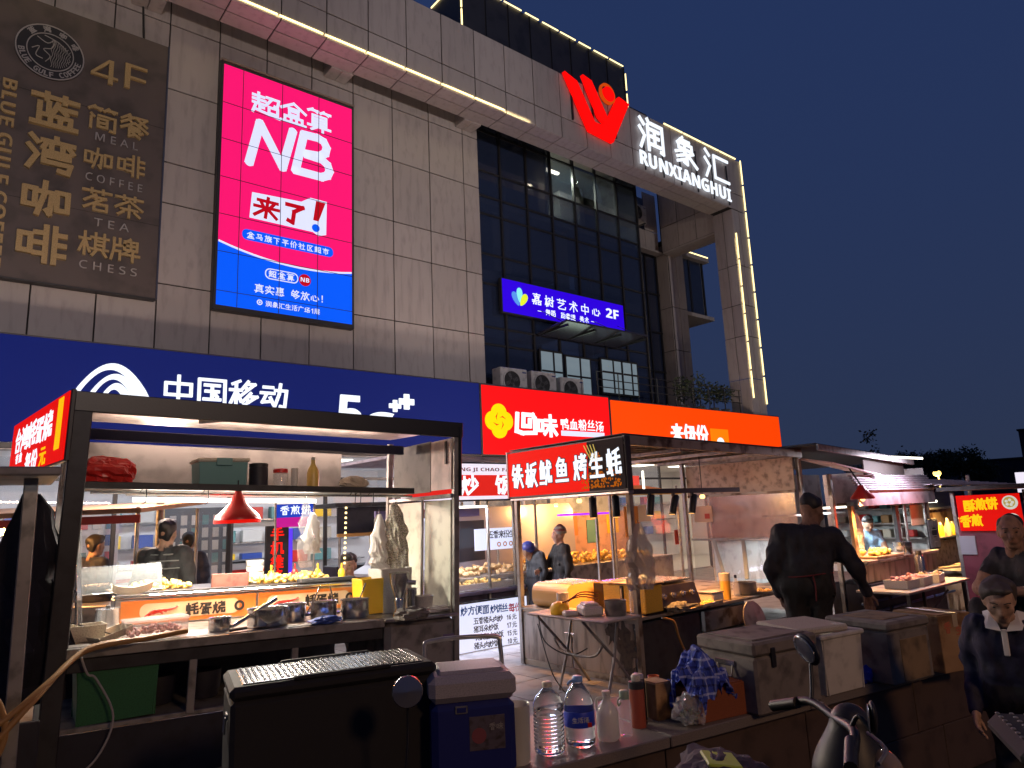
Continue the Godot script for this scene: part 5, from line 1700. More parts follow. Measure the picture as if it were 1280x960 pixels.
	# clear food cover
	var cov := thing("food_cover", "clear curved plastic cover over food at the left of the cart", "cover", on_a(0.3, 1.21, -1.2), -3.8)
	var cm := MB.new()
	for i in 8:
		var a0 := PI / 2 * i / 8
		var a1 := PI / 2 * (i + 1) / 8
		cm.quad(Vector3(-0.35, sin(a0) * 0.2, cos(a0) * 0.12), Vector3(0.3, sin(a0) * 0.2, cos(a0) * 0.12), Vector3(0.3, sin(a1) * 0.2, cos(a1) * 0.12), Vector3(-0.35, sin(a1) * 0.2, cos(a1) * 0.12), Vector3(0, 1, 1))
	cm.quad(Vector3(0.3, 0, -0.1), Vector3(0.3, 0, 0.12), Vector3(0.3, 0.2, 0), Vector3(0.3, 0.2, -0.1), Vector3(1, 0, 0))
	put(cov, "shell", cm.done(), M.acrylic)
	rod(cov, "rim", M.steel_bright, [Vector3(-0.35, 0.0, 0.12), Vector3(0.3, 0.0, 0.12), Vector3(0.3, 0.0, -0.1)], 0.006, 6)
	var tr := thing("boat_tray", "cream boat shaped tray standing before the clear food cover", "tray", on_a(0.36, 1.2, -0.86), -3.8)
	var bm := MB.new()
	for i in 12:
		var u0 := -1.0 + i / 6.0
		var u1 := u0 + 1.0 / 6.0
		for sd in [-1.0, 1.0]:
			bm.quad(Vector3(u0 * 0.13, 0.03 * u0 * u0, 0), Vector3(u1 * 0.13, 0.03 * u1 * u1, 0), Vector3(u1 * 0.14, 0.06 + 0.03 * u1 * u1, sd * 0.055 * (1.0 - 0.4 * u1 * u1)), Vector3(u0 * 0.14, 0.06 + 0.03 * u0 * u0, sd * 0.055 * (1.0 - 0.4 * u0 * u0)), Vector3(0, -0.5, sd))
	put(tr, "shell", bm.done(), M.cream_plastic)
	# counter things
	var mt := thing("meat_box", "clear plastic box of chopped meat on the cart counter", "box", on_a(0.42, 0.972, -0.16), -3.8)
	open_tray(mt, "box", M.acrylic, Vector3.ZERO, Vector3(0.36, 0.11, 0.2), 0.006, 0.08)
	bx(mt, "lid", M.film, Vector3(0, 0.118, 0), Vector3(0.39, 0.012, 0.23), 0.004)
	food_heap(mt, "chopped_meat", Vector3(0, 0.03, 0), Vector3(0.32, 0.05, 0.16), 130, 0.015, "meat", 7)
	var t2 := thing("paper_tray", "tilted cream paper tray beside the meat box", "tray", on_a(0.17, 0.985, -0.2), 20.0)
	open_tray(t2, "tray", M.cream_plastic, Vector3.ZERO, Vector3(0.2, 0.05, 0.13), 0.006, 0.35)
	t2.rotation_degrees.z = 14
	var t3 := thing("scoop_tub", "yellowish tub with wire scoop at the left end of counter", "tub", on_a(0.03, 0.972, -0.3), 0.0)
	open_tray(t3, "tub", M.cream_plastic, Vector3.ZERO, Vector3(0.2, 0.1, 0.16), 0.006, 0.1)
	rod(t3, "scoop", M.wire, [Vector3(-0.08, 0.12, 0), Vector3(0.14, 0.03, 0.1)], 0.005, 5)
	var canister := thing("steel_canister", "short steel canister at the left behind the meat box", "canister", on_a(0.2, 0.972, -0.72))
	turned(canister, "vessel", M.steel_bright, [Vector2(0, 0), Vector2(0.08, 0), Vector2(0.08, 0.15), Vector2(0.085, 0.155), Vector2(0, 0.16)], Vector3.ZERO, 24)
	bx(canister, "knob", M.black_plastic, Vector3(0, 0.17, 0), Vector3(0.03, 0.02, 0.03), 0.006)
	var pan := pot("small square sided steel pan with long handle on the counter", on_a(0.83, 0.972, -0.16), 0.075, 0.085, "steel_bright", 0.0, 0.0, "sauce_pan", "pan")
	rod(pan, "handle", M.steel_bright, [Vector3(0.07, 0.02, 0.04), Vector3(0.42, 0.17, -0.05)], 0.016, 8)
	pot("widest steel pot on the counter with seared brown sides", on_a(1.17, 0.972, -0.2), 0.14, 0.12, "steel_bright")
	pot("small steel pot tucked behind the widest pot", on_a(1.4, 0.972, -0.36), 0.11, 0.12, "steel_bright")
	pot("steel pot with ladle beside the blue cloth", on_a(1.62, 0.972, -0.26), 0.1, 0.13, "steel_bright")
	pot("steel pot nearest the yellow tub on the counter", on_a(1.86, 0.972, -0.22), 0.11, 0.135, "steel_bright")
	for e in [[1.5, -0.3, 0.1, "steel ladle leaning from a middle pot"], [1.72, -0.26, -0.06, "steel ladle standing between two pots near the cloth"], [1.9, -0.3, 0.08, "steel ladle in the pot nearest the yellow tub"]]:
		var l := thing("ladle", e[3], "ladle", on_a(e[0], 1.0, e[1]))
		rod(l, "handle", M.steel_bright, [Vector3(0, 0.02, 0), Vector3(e[2], 0.22, 0.02)], 0.006, 6)
		var lb := MB.new()
		lb.lathe([Vector2(0, 0), Vector2(0.03, 0.008), Vector2(0.038, 0.025), Vector2(0.036, 0.025), Vector2(0.0, 0.004)], Vector3.ZERO, 14)
		put(l, "bowl", lb.done(), M.steel_bright)
	var bc := put(self, "blue_cloth", crumpled(12, Vector3(0.13, 0.03, 0.05), 12, 0.4), M.blue_plastic, on_a(1.55, 0.995, -0.03))
	tag(bc, "folded blue cloth at the counter edge below the pots", "cloth")
	var knife := thing("spatula", "flat steel spatula lying on the counter by the wide pot", "spatula", on_a(1.0, 0.975, -0.05), 10.0)
	bx(knife, "blade", M.steel_bright, Vector3(0.05, 0.01, 0), Vector3(0.14, 0.004, 0.06), 0.001)
	bx(knife, "handle", M.black_plastic, Vector3(-0.08, 0.015, 0), Vector3(0.13, 0.02, 0.025), 0.006)
	var yt := thing("yellow_tub", "yellow tub under a white bag at the counter corner", "tub", on_a(2.06, 0.972, -0.42), -3.8)
	open_tray(yt, "tub", M.yellow_plastic, Vector3.ZERO, Vector3(0.17, 0.28, 0.2), 0.008, 0.04)
	var gr := thing("grinder", "small steel juicer with side spout on the cabinet top", "grinder", on_a(2.2, 0.965, -0.12), -3.8)
	turned(gr, "cup", M.steel_bright, [Vector2(0.03, 0.13), Vector2(0.045, 0.16), Vector2(0.075, 0.26), Vector2(0.08, 0.33), Vector2(0.085, 0.335), Vector2(0.07, 0.33), Vector2(0.0, 0.3)], Vector3.ZERO, 24)
	turned(gr, "stand", M.steel_bright, [Vector2(0.055, 0), Vector2(0.05, 0.02), Vector2(0.03, 0.06), Vector2(0.045, 0.12), Vector2(0.035, 0.14)], Vector3.ZERO, 20)
	rod(gr, "spout", M.steel_bright, [Vector3(0.05, 0.26, 0.03), Vector3(0.12, 0.25, 0.06)], 0.02, 10)
	var mug := thing("steel_mug", "tall steel mug between the juicer and white cup", "mug", on_a(2.34, 0.965, -0.2))
	turned(mug, "vessel", M.steel_bright, [Vector2(0, 0), Vector2(0.05, 0), Vector2(0.055, 0.19), Vector2(0.065, 0.2), Vector2(0.05, 0.195), Vector2(0.0, 0.02)], Vector3.ZERO, 20)
	var cup := thing("white_cup", "white plastic tub at the right end of cabinet top", "tub", on_a(2.46, 0.965, -0.18))
	turned(cup, "vessel", M.white_plastic, [Vector2(0, 0), Vector2(0.06, 0), Vector2(0.078, 0.13), Vector2(0.082, 0.135), Vector2(0.07, 0.13), Vector2(0.0, 0.01)], Vector3.ZERO, 24)
	var gc := put(self, "grey_rag", crumpled(21, Vector3(0.15, 0.055, 0.09), 14, 0.42), M.grey_cloth, on_a(2.22, 0.985, 0.03))
	tag(gc, "grey crumpled rag under the steel juicer", "cloth")
	var bk := thing("white_bucket", "pale square bucket behind the steel juicer", "bucket", on_a(2.28, 0.965, -0.45), -3.8)
	open_tray(bk, "tub", M.white_plastic, Vector3.ZERO, Vector3(0.26, 0.36, 0.24), 0.008, 0.04)
	var paper := put(self, "paper_pack", crumpled(33, Vector3(0.16, 0.03, 0.1), 10, 0.5), M.bag_white, on_a(2.57, 0.99, -0.14))
	tag(paper, "torn white packet at the corner of the cabinet top", "packet")
	# sauce bottles at the back
	for k in 4:
		var sauce: String = ["yellow_plastic", "red_plastic", "yellow_plastic", "yellow_plastic"][k]
		bottle("sauce_bottle", ["small yellow sauce bottle farthest from the lights strip", "small red sauce bottle between the yellow ones", "tall yellow sauce bottle beside the seated customer's face", "large yellow sauce bottle at the end of the griddle"][k], on_a([1.52, 1.75, 1.93, 2.1][k], 1.205, [-1.3, -1.35, -1.25, -1.1][k]), [Vector2(0, 0), Vector2(0.03, 0), Vector2(0.032, 0.07), Vector2(0.02, 0.1)], sauce, sauce, 0.008, 0.05, "sauce bottles on the griddle")
	var cups := thing("cup_stack", "stacked white lidded cups at the back of the griddle", "cups", on_a(1.42, 1.2, -1.45))
	for i in 4:
		turned(cups, "cup", M.white_plastic, [Vector2(0, 0), Vector2(0.07, 0.0), Vector2(0.078, 0.03), Vector2(0.08, 0.045), Vector2(0, 0.046)], Vector3(0, i * 0.05, 0), 16)
	# hanging bags
	hanging_bag("plastic_bag", "clear roll of plastic bags hanging over the griddle", on_a(1.57, 1.9, -0.62), 0.13, 0.55, "film", 3)
	hanging_bag("plastic_bag", "white plastic bag hanging behind the bag roll", on_a(1.66, 1.8, -0.7), 0.15, 0.34, "bag_white", 5)
	hanging_bag("plastic_bag", "large white carrier bag hanging on the side wall pole", on_a(2.2, 1.78, -0.55), 0.16, 0.55, "bag_white", 8, -30.0)
	var pr := hanging_bag("printed_bag", "speckled plastic bag with blue band hanging by the side wall", on_a(2.33, 1.88, -0.5), 0.22, 0.62, "bag_print", 13, -35.0)
	bx(pr, "blue_band", mat("band_blue", lin(0.2, 0.4, 0.72), 0.5), Vector3(0, -0.66, 0), Vector3(0.2, 0.14, 0.05), 0.02)
	# under the counter
	var cr := thing("green_crate", "dark green plastic crate on the lower shelf of the cart", "crate", on_a(0.22, 0.51, -0.2), -3.8)
	open_tray(cr, "crate", M.green_crate, Vector3.ZERO, Vector3(0.42, 0.3, 0.32), 0.012, 0.06)
	bx(cr, "lid", M.green_crate, Vector3(0.0, 0.305, 0.0), Vector3(0.46, 0.02, 0.36), 0.004)
	for k in 2:
		var st := thing("stowed_pot", ["dark pot stowed under the counter beside the mid post", "dark pot stowed under the counter near the black box"][k], "pot", on_a([0.5, 0.8][k], 0.51, -0.4))
		turned(st, "vessel", M.dark_panel, [Vector2(0, 0), Vector2(0.1, 0), Vector2(0.12, 0.1), Vector2(0.12, 0.18), Vector2(0.0, 0.19)], Vector3.ZERO, 18)
	# hose, cable, coat
	var hose := thing("gas_hose", "looped ochre gas hose hanging from the cart counter", "hose", on_a(0, 0, 0))
	rod(hose, "loop", M.hose, curve([Vector3(0.62, 0.99, 0.03), Vector3(0.35, 0.98, 0.07), Vector3(0.05, 0.97, 0.09), Vector3(-0.18, 0.84, 0.3), Vector3(-0.36, 0.72, 0.42), Vector3(-0.56, 0.6, 0.42)], 8), 0.017, 8)
	rod(hose, "loop", M.hose, curve([Vector3(0.3, 0.985, 0.1), Vector3(0.0, 0.95, 0.12), Vector3(-0.26, 0.76, 0.38), Vector3(-0.44, 0.58, 0.43), Vector3(-0.58, 0.5, 0.43)], 8), 0.017, 8)
	rod(hose, "loop", M.hose, curve([Vector3(-0.62, 0.9, 0.42), Vector3(-0.48, 0.88, 0.42), Vector3(-0.4, 0.78, 0.42), Vector3(-0.37, 0.62, 0.42), Vector3(-0.44, 0.48, 0.42), Vector3(-0.62, 0.42, 0.42)], 8), 0.017, 8)
	var cab := thing("white_cable", "thin white cable trailing down from the counter end", "cable", on_a(0, 0, 0))
	rod(cab, "cable", mat("cable_grey", lin(0.3, 0.29, 0.28), 0.5), curve([Vector3(0.0, 0.96, 0.05), Vector3(0.05, 0.82, 0.06), Vector3(0.1, 0.78, 0.06), Vector3(0.2, 0.55, 0.08), Vector3(0.12, 0.34, 0.1), Vector3(-0.05, 0.22, 0.12), Vector3(-0.2, 0.1, 0.15)], 6), 0.007, 6)
	var coat := hanging_bag("dark_coat", "dark navy coat hanging behind the cart's end post", on_a(-0.34, 1.9, -0.1), 0.5, 1.25, "coat_navy", 31, 10.0, "coat")
	# leaning screen at the left end
	var guard := thing("wind_guard", "clear plastic side guard at the left end of counter", "guard", on_a(0.0, 0.97, -0.5), -3.8)
	bx(guard, "sheet", M.acrylic, Vector3(-0.02, 0.45, 0.0), Vector3(0.006, 0.9, 0.5), 0.001, Vector3(0, 0, 4))
	rod(guard, "edge", M.steel_bright, [Vector3(-0.02, 0, 0.25), Vector3(-0.08, 0.9, 0.25)], 0.008, 6)


func neighbour_cart() -> void:
	# corner of another stall at the picture's left edge
	var t := thing("neighbour_stall", "grey corner posts and awning edge of a neighbouring stall", "stall", Vector3(0.02, 0, 7.2), -4.0)
	bx(t, "awning", mat("awning_grey", lin(0.2, 0.18, 0.18), 0.6, 0.1, cache["stain"], Vector3(1, 1, 1)), Vector3(-0.2, 2.0, -0.3), Vector3(1.5, 0.05, 0.9), 0.01, Vector3(0, 0, 0))
	bx(t, "post", M.steel_dull, Vector3(0.42, 1.0, -0.1), Vector3(0.07, 2.0, 0.05), 0.005)
	bx(t, "post", M.steel_dull, Vector3(0.18, 1.0, -0.3), Vector3(0.06, 2.0, 0.05), 0.005)
	bx(t, "post", M.charcoal, Vector3(-0.6, 1.0, -0.3), Vector3(0.06, 2.0, 0.05), 0.005)
	bx(t, "side_board", M.dark_panel, Vector3(0.3, 0.35, -0.15), Vector3(0.5, 0.6, 0.04), 0.006)


func drape(size: Vector3, seed_: int) -> Mesh:
	# a cloth thrown over something: high in the middle, hanging in folds at its edges
	var f := FastNoiseLite.new()
	f.seed = seed_
	f.frequency = 1.0
	f.fractal_octaves = 3
	var n := 30
	var P := []
	for i in n + 1:
		var row := []
		for k in n + 1:
			var u := (i / float(n) - 0.5) * 2.0
			var v := (k / float(n) - 0.5) * 2.0
			var r := sqrt(u * u + v * v)
			var w := f.get_noise_2d(u * 1.6 + 7.0, v * 1.6)
			var fold := f.get_noise_2d(atan2(v, u) * 2.2, r * 0.6 + 20.0)
			var out := 1.0 - 0.35 * maxf(0.0, r - 0.55) + 0.25 * fold * r
			row.append(Vector3(u * size.x * out, size.y * (0.75 - 0.95 * pow(r, 1.7) + 0.5 * w + 0.3 * fold * r), v * size.z * out))
		P.append(row)
	var mb := MB.new()
	for i in n:
		for k in n:
			mb.quad(P[i][k], P[i + 1][k], P[i + 1][k + 1], P[i][k + 1], Vector3.UP)
	return mb.done()


const B_AT := Vector3(5.3, 0, 7.35)


func at_b(x: float, y: float, z: float) -> Vector3:
	return B_AT + Vector3(x, y, z)


func stall_b() -> void:
	var t := thing("grill_stall", "steel framed grill stall with slatted roof, knobbed griddle and plastic sheets", "stall", B_AT)
	for p in [[0.0, 0.0], [0.0, -1.72], [3.15, -1.72], [3.28, 0.0]]:
		bx(t, "post", M.steel_grimy if p[1] == 0.0 and p[0] == 0.0 else M.steel_dull, Vector3(p[0], 1.15, p[1]), Vector3(0.055, 2.3, 0.055), 0.005)
	bx(t, "roof_beam", M.steel_grimy, Vector3(1.64, 2.3, 0.02), Vector3(3.4, 0.1, 0.04), 0.006, Vector3(0, 0, -1.2))
	bx(t, "roof_beam", M.steel_dull, Vector3(1.64, 2.3, -1.74), Vector3(3.4, 0.06, 0.04), 0.004)
	bx(t, "roof_beam", M.steel_dull, Vector3(3.26, 2.28, -0.86), Vector3(0.05, 0.08, 1.75), 0.004)
	for i in 11:
		bx(t, "roof_slat", M.steel_dull, Vector3(1.64, 2.3, -1.68 + i * 0.165), Vector3(3.36, 0.02, 0.12), 0.004, Vector3(8, 0, 0))
	for x in [0.9, 1.75, 2.6]:
		bx(t, "rafter", M.steel_dull, Vector3(x, 2.26, -0.86), Vector3(0.04, 0.04, 1.7), 0.004)
	bx(t, "roof_sheet", M.charcoal, Vector3(1.64, 2.36, -0.86), Vector3(3.4, 0.012, 1.78), 0.002, Vector3(0, 0, -1.2))
	# end wall
	bx(t, "end_panel", M.beige_grimy, Vector3(3.2, 2.02, -0.86), Vector3(0.015, 0.42, 1.66), 0.002)
	bx(t, "end_rail", M.steel_grimy, Vector3(3.2, 1.8, -0.86), Vector3(0.04, 0.035, 1.66), 0.004)
	bx(t, "end_rail", M.steel, Vector3(3.2, 1.2, -0.86), Vector3(0.03, 0.03, 1.66), 0.004)
	bx(t, "plastic_sheet", M.film_pink, Vector3(3.2, 1.5, -0.86), Vector3(0.004, 0.56, 1.62), 0.0)
	bx(t, "plastic_sheet", M.film_stall, Vector3(3.2, 0.94, -0.86), Vector3(0.004, 0.5, 1.62), 0.0)
	for z in [-1.25, -0.85, -0.4]:
		bx(t, "end_bar", mat("bar_blue", lin(0.3, 0.36, 0.38), 0.5), Vector3(3.19, 0.94, z), Vector3(0.02, 0.52, 0.06), 0.004, Vector3(-14 if z < -1.0 else 0, 0, 0))
	bx(t, "notice", mat("notice_paper", lin(0.55, 0.42, 0.3), 0.7), Vector3(3.185, 1.55, -1.45), Vector3(0.004, 0.22, 0.3), 0.0)
	bx(t, "notice", mat("notice_red", lin(0.45, 0.06, 0.04), 0.7), Vector3(3.18, 1.52, -1.38), Vector3(0.004, 0.07, 0.08), 0.0)
	# back sheets
	bx(t, "plastic_sheet", M.film_stall, Vector3(2.3, 1.22, -1.7), Vector3(1.4, 1.05, 0.004), 0.0)
	bx(t, "back_post", M.steel_dull, Vector3(1.28, 1.2, -1.7), Vector3(0.03, 1.3, 0.03), 0.003)
	bx(t, "back_post", M.steel_dull, Vector3(1.55, 1.2, -1.7), Vector3(0.03, 1.3, 0.03), 0.003)
	bx(t, "notice", mat("notice_brown", lin(0.5, 0.24, 0.07), 0.7), Vector3(1.95, 1.5, -1.69), Vector3(0.3, 0.4, 0.004), 0.0)
	bx(t, "notice", M.bag_white, Vector3(2.2, 1.6, -1.685), Vector3(0.25, 0.22, 0.004), 0.0)
	bx(t, "notice", mat("notice_red", lin(0.45, 0.06, 0.04), 0.7), Vector3(2.85, 1.25, -1.685), Vector3(0.08, 0.2, 0.004), 0.0)
	# track and spots
	bx(t, "light_track", M.black_metal, Vector3(0.05, 1.83, -0.86), Vector3(0.05, 0.04, 1.7), 0.004)
	bx(t, "light_track", M.black_metal, Vector3(1.0, 1.83, -0.05), Vector3(1.9, 0.05, 0.05), 0.004)
	for e in [[0.06, -0.56, 0.0], [0.06, -0.24, 0.0], [0.36, -0.06, 12.0], [0.72, -0.06, 24.0], [1.05, -0.06, 20.0]]:
		turned(t, "spotlight", M.black_plastic, [Vector2(0.0, 0), Vector2(0.036, 0), Vector2(0.04, 0.02), Vector2(0.04, 0.2), Vector2(0.03, 0.21), Vector2(0, 0.21)], Vector3(e[0], 1.59, e[1]), 18, Vector3(0, 0, -e[2]))
		bx(t, "spotlight_stem", M.black_plastic, Vector3(e[0] + sin(deg_to_rad(e[2])) * 0.1, 1.8, e[1]), Vector3(0.03, 0.05, 0.03), 0.004)
		turned(t, "spotlight_lens", glow("lens_warm", Color(1.0, 0.75, 0.45), 2.0), [Vector2(0, -0.004), Vector2(0.03, -0.004), Vector2(0.03, 0.0), Vector2(0, 0.0)], Vector3(e[0], 1.588, e[1]), 12)
		spot(t, Vector3(e[0], 1.57, e[1]), Vector3(e[0] + 0.25, 0.6, e[1] - 0.45), Color(1.0, 0.66, 0.34), 1.3, 42.0, 0.03, 0.5)
	# the body
	bx(t, "counter_top", M.steel_grimy, Vector3(1.62, 0.62, -0.86), Vector3(3.3, 0.03, 1.7), 0.004)
	bx(t, "side_door", M.rust_steel, Vector3(-0.005, 0.33, -1.3), Vector3(0.02, 0.5, 0.76), 0.004)
	bx(t, "side_door", M.rust_steel, Vector3(-0.005, 0.33, -0.48), Vector3(0.02, 0.5, 0.84), 0.004)
	bx(t, "kick_plate", M.steel_grimy, Vector3(0.0, 0.04, -0.86), Vector3(0.02, 0.07, 1.66), 0.003)
	bx(t, "side_frame", M.steel_grimy, Vector3(0.0, 0.596, -0.86), Vector3(0.03, 0.03, 1.66), 0.003)
	for k in 3:
		var blot := PackedVector2Array()
		for i in 22:
			var a := TAU * i / 22.0
			var rr: float = (1.0 + 0.35 * sin(i * 2.7 + k) + 0.2 * sin(i * 5.3 + k * 2.0)) * [0.16, 0.1, 0.07][k]
			blot.append(Vector2([0.16, 0.3, 0.12][k] + cos(a) * rr * 0.8, [0.36, 0.5, 0.12][k] + sin(a) * rr * 1.3))
		var gm0 := MB.new()
		gm0.prism(blot, 0.0, 0.0015 + k * 0.0006, Basis(Vector3(0, 0, -1), Vector3(0, 1, 0), Vector3(-1, 0, 0)), Vector3(-0.0155, 0, -0.01))
		put(t, "grease_stain", gm0.done(), mat("grease", lin(0.07, 0.05, 0.035), 0.7, 0.1, cache["grime"], Vector3(3, 3, 3)))
	rod(t, "door_handle", M.steel_bright, [Vector3(-0.03, 0.42, -1.0), Vector3(-0.035, 0.42, -0.85)], 0.006, 6)
	bx(t, "front_panel", M.charcoal, Vector3(0.5, 0.3, -0.03), Vector3(0.95, 0.56, 0.02), 0.004)
	bx(t, "front_shelf", M.steel_dull, Vector3(2.1, 0.32, -0.5), Vector3(2.2, 0.02, 0.9), 0.004)
	bx(t, "front_back", M.dark_panel, Vector3(2.1, 0.3, -0.95), Vector3(2.2, 0.56, 0.02), 0.004)
	bx(t, "drawer", M.steel_grimy, Vector3(1.55, 0.47, -0.05), Vector3(0.95, 0.2, 0.05), 0.004)
	# griddle with knobs
	var g := thing("gas_griddle", "black gas griddle with four chrome knobs on the grill stall", "griddle", at_b(0.7, 0.636, -0.3))
	var gm := MB.new()
	gm.prism(PackedVector2Array([Vector2(0.16, 0), Vector2(0.26, 0.03), Vector2(0.18, 0.24), Vector2(-0.6, 0.26), Vector2(-0.6, 0)]), -0.36, 0.36, Basis(Vector3(0, 0, 1), Vector3(0, 1, 0), Vector3(-1, 0, 0)))
	put(g, "body", gm.done(), mat("griddle_black", lin(0.018, 0.013, 0.01), 0.4, 0.4, cache["grime"], Vector3(1.5, 1.5, 1.5)))
	bx(g, "plate", M.steel_bright, Vector3(0, 0.27, -0.22), Vector3(0.76, 0.02, 0.7), 0.004)
	for i in 4:
		turned(g, "knob", M.steel_bright, [Vector2(0, 0), Vector2(0.032, 0), Vector2(0.03, 0.02), Vector2(0.018, 0.024), Vector2(0.016, 0.04), Vector2(0, 0.042)], Vector3(-0.21 + i * 0.155, 0.14, 0.215), 16, Vector3(69, 0, 0))
	# yellow drawers box seen from the end
	var y := thing("yellow_drum", "yellow metal warming box with black clasp on the grill stall", "box", at_b(0.14, 0.636, -0.3))
	bx(y, "box", M.yellow_box, Vector3(0.14, 0.15, 0), Vector3(0.26, 0.26, 0.56), 0.008)
	bx(y, "lid", M.steel_grimy, Vector3(0.14, 0.29, 0), Vector3(0.3, 0.02, 0.6), 0.004)
	bx(y, "clasp", M.black_plastic, Vector3(0.005, 0.15, -0.02), Vector3(0.02, 0.24, 0.04), 0.004)
	bx(y, "clasp", M.steel_bright, Vector3(0.003, 0.2, -0.02), Vector3(0.02, 0.1, 0.02), 0.003)
	bx(y, "foot", M.black_plastic, Vector3(0.14, 0.01, 0), Vector3(0.24, 0.02, 0.5), 0.002)
	bottle("seasoning_jar", "dark seasoning jar beside the corner post of the grill stall", at_b(0.0, 0.636, -0.04), [Vector2(0, 0), Vector2(0.04, 0), Vector2(0.042, 0.24), Vector2(0.035, 0.26)], "film", "blue_plastic", 0.036, 0.03, "", "jar")
	var duct := thing("bread_case", "rounded amber lit food case at the back of grill stall", "case", at_b(0.3, 0.636, -1.25))
	var dm := MB.new()
	dm.prism(rounded(-0.3, 0, 0.35, 0.26, 0.1), -0.28, 0.28)
	put(duct, "body", dm.done(), mat("amber_case", lin(0.5, 0.3, 0.1), 0.3))
	for i in 5:
		bx(duct, "rib", M.steel_bright, Vector3(-0.2 + i * 0.11, 0.262, 0), Vector3(0.012, 0.008, 0.56), 0.002)
	spot(t, Vector3(0.5, 1.75, -1.2), Vector3(0.35, 0.6, -1.2), Color(1.0, 0.62, 0.3), 1.6, 55.0, 0.05, 0.5)
	spot(t, Vector3(2.3, 1.75, -0.8), Vector3(2.2, 0.6, -0.7), Color(1.0, 0.7, 0.42), 2.4, 60.0, 0.05, 0.5)
	for e in [[0.5, 1.75, -1.2], [2.3, 1.75, -0.8]]:
		bx(t, "lamp_bulb", glow("bulb_warm", Color(1.0, 0.8, 0.5), 3.0), Vector3(e[0], e[1] + 0.03, e[2]), Vector3(0.06, 0.05, 0.06), 0.015)
		rod(t, "lamp_cord", M.wire, [Vector3(e[0], e[1] + 0.05, e[2]), Vector3(e[0], 2.33, e[2])], 0.006, 5)
	bx(t, "tube_light", M.tube_white, Vector3(2.2, 2.02, -1.66), Vector3(0.03, 0.3, 0.03), 0.008)
	# counter things
	var cup := thing("chip_canister", "tall yellow paper canister standing on the grill counter", "canister", at_b(1.62, 0.636, -0.12))
	turned(cup, "tube", mat("canister_yellow", lin(0.62, 0.36, 0.05), 0.5), [Vector2(0, 0), Vector2(0.055, 0), Vector2(0.06, 0.25), Vector2(0.0, 0.25)], Vector3.ZERO, 24)
	turned(cup, "lid", M.cream_plastic, [Vector2(0.061, 0.2), Vector2(0.063, 0.28), Vector2(0.0, 0.285)], Vector3.ZERO, 24)
	bottle("sauce_bottle", "small dark sauce bottle behind the yellow canister", at_b(1.95, 0.636, -0.2), [Vector2(0, 0), Vector2(0.035, 0), Vector2(0.037, 0.12), Vector2(0.015, 0.17), Vector2(0.013, 0.2)], "film", "black_plastic", 0.016, 0.03)
	bottle("spray_bottle", "thin dark bottle near the end wall of grill stall", at_b(1.3, 0.636, -0.3), [Vector2(0, 0), Vector2(0.025, 0), Vector2(0.025, 0.1), Vector2(0.01, 0.14)], "black_plastic", "black_plastic", 0.012, 0.06)
	pot("wide steel basin by the yellow canister", at_b(2.12, 0.636, -0.2), 0.13, 0.13, "steel_dull", 0.0, 0.0, "basin", "basin")
	var sc := thing("counter_scale", "low grey counter scale beside the yellow canister", "scale", at_b(1.38, 0.636, -0.15))
	bx(sc, "body", M.white_plastic, Vector3(0, 0.05, 0), Vector3(0.2, 0.08, 0.2), 0.01)
	bx(sc, "pan", M.steel, Vector3(0, 0.1, 0), Vector3(0.22, 0.012, 0.2), 0.004)
	var rag := put(self, "grill_rag", crumpled(41, Vector3(0.17, 0.05, 0.1), 12, 0.45), M.grey_cloth, at_b(0.62, 0.67, 0.0))
	tag(rag, "grey rag lying before the griddle knobs", "cloth")
	for k in 3:
		var tr := thing("grill_tray", ["flat steel tray with skewers near the canister", "flat steel tray nearest the griddle knobs", "flat steel tray before the man's hip"][k], "tray", at_b([1.75, 1.12, 2.35][k], 0.638, [-0.45, -0.08, -0.1][k]), 5.0 * k)
		open_tray(tr, "tray", M.steel, Vector3.ZERO, Vector3(0.4, 0.03, 0.26), 0.004, 0.2)
		food_heap(tr, "food", Vector3(0, 0.012, 0), Vector3(0.32, 0.02, 0.2), 40, 0.018, "noodle", 50 + k)
	var hs := thing("grill_hose", "brown gas hose hanging under the griddle", "hose", at_b(0, 0, 0.03))
	rod(hs, "hose", M.hose, curve([Vector3(0.35, 0.6, -0.03), Vector3(0.45, 0.56, 0.03), Vector3(0.5, 0.4, 0.04), Vector3(0.62, 0.22, 0.04), Vector3(0.85, 0.14, 0.04), Vector3(1.0, 0.17, 0.03)], 6), 0.012, 6)
	hanging_bag("plastic_bag", "grey translucent bag tied to the grill stall's corner post", at_b(0.03, 1.52, 0.05), 0.28, 0.62, "bag_grey", 17, -40.0)
	var fan := thing("wok_cover", "round grey lid leaning behind the grey foam box", "lid", at_b(1.75, 0.42, 0.12))
	turned(fan, "disc", M.steel_dull, [Vector2(0, 0), Vector2(0.2, 0.0), Vector2(0.2, 0.012), Vector2(0.0, 0.03)], Vector3.ZERO, 28, Vector3(78, 0, 0))

	# the sign
	var s := thing("grill_sign", "glowing red banner with white outlined characters on the grill stall", "sign", B_AT)
	bx(s, "box", M.frame_dark, Vector3(-0.02, 2.11, -0.86), Vector3(0.08, 0.54, 1.82), 0.006)
	bx(s, "light_panel", glow("banner_red", Color(0.93, 0.1, 0.05), 0.95), Vector3(-0.065, 2.11, -1.12), Vector3(0.01, 0.5, 1.3), 0.002)
	bx(s, "picture_panel", mat("banner_dark", lin(0.025, 0.017, 0.016), 0.9), Vector3(-0.065, 2.11, -0.22), Vector3(0.01, 0.5, 0.5), 0.002)
	bx(s, "edge_strip", mat("strip_white", lin(0.6, 0.58, 0.6), 0.5), Vector3(-0.04, 2.11, -1.785), Vector3(0.08, 0.54, 0.02), 0.003)
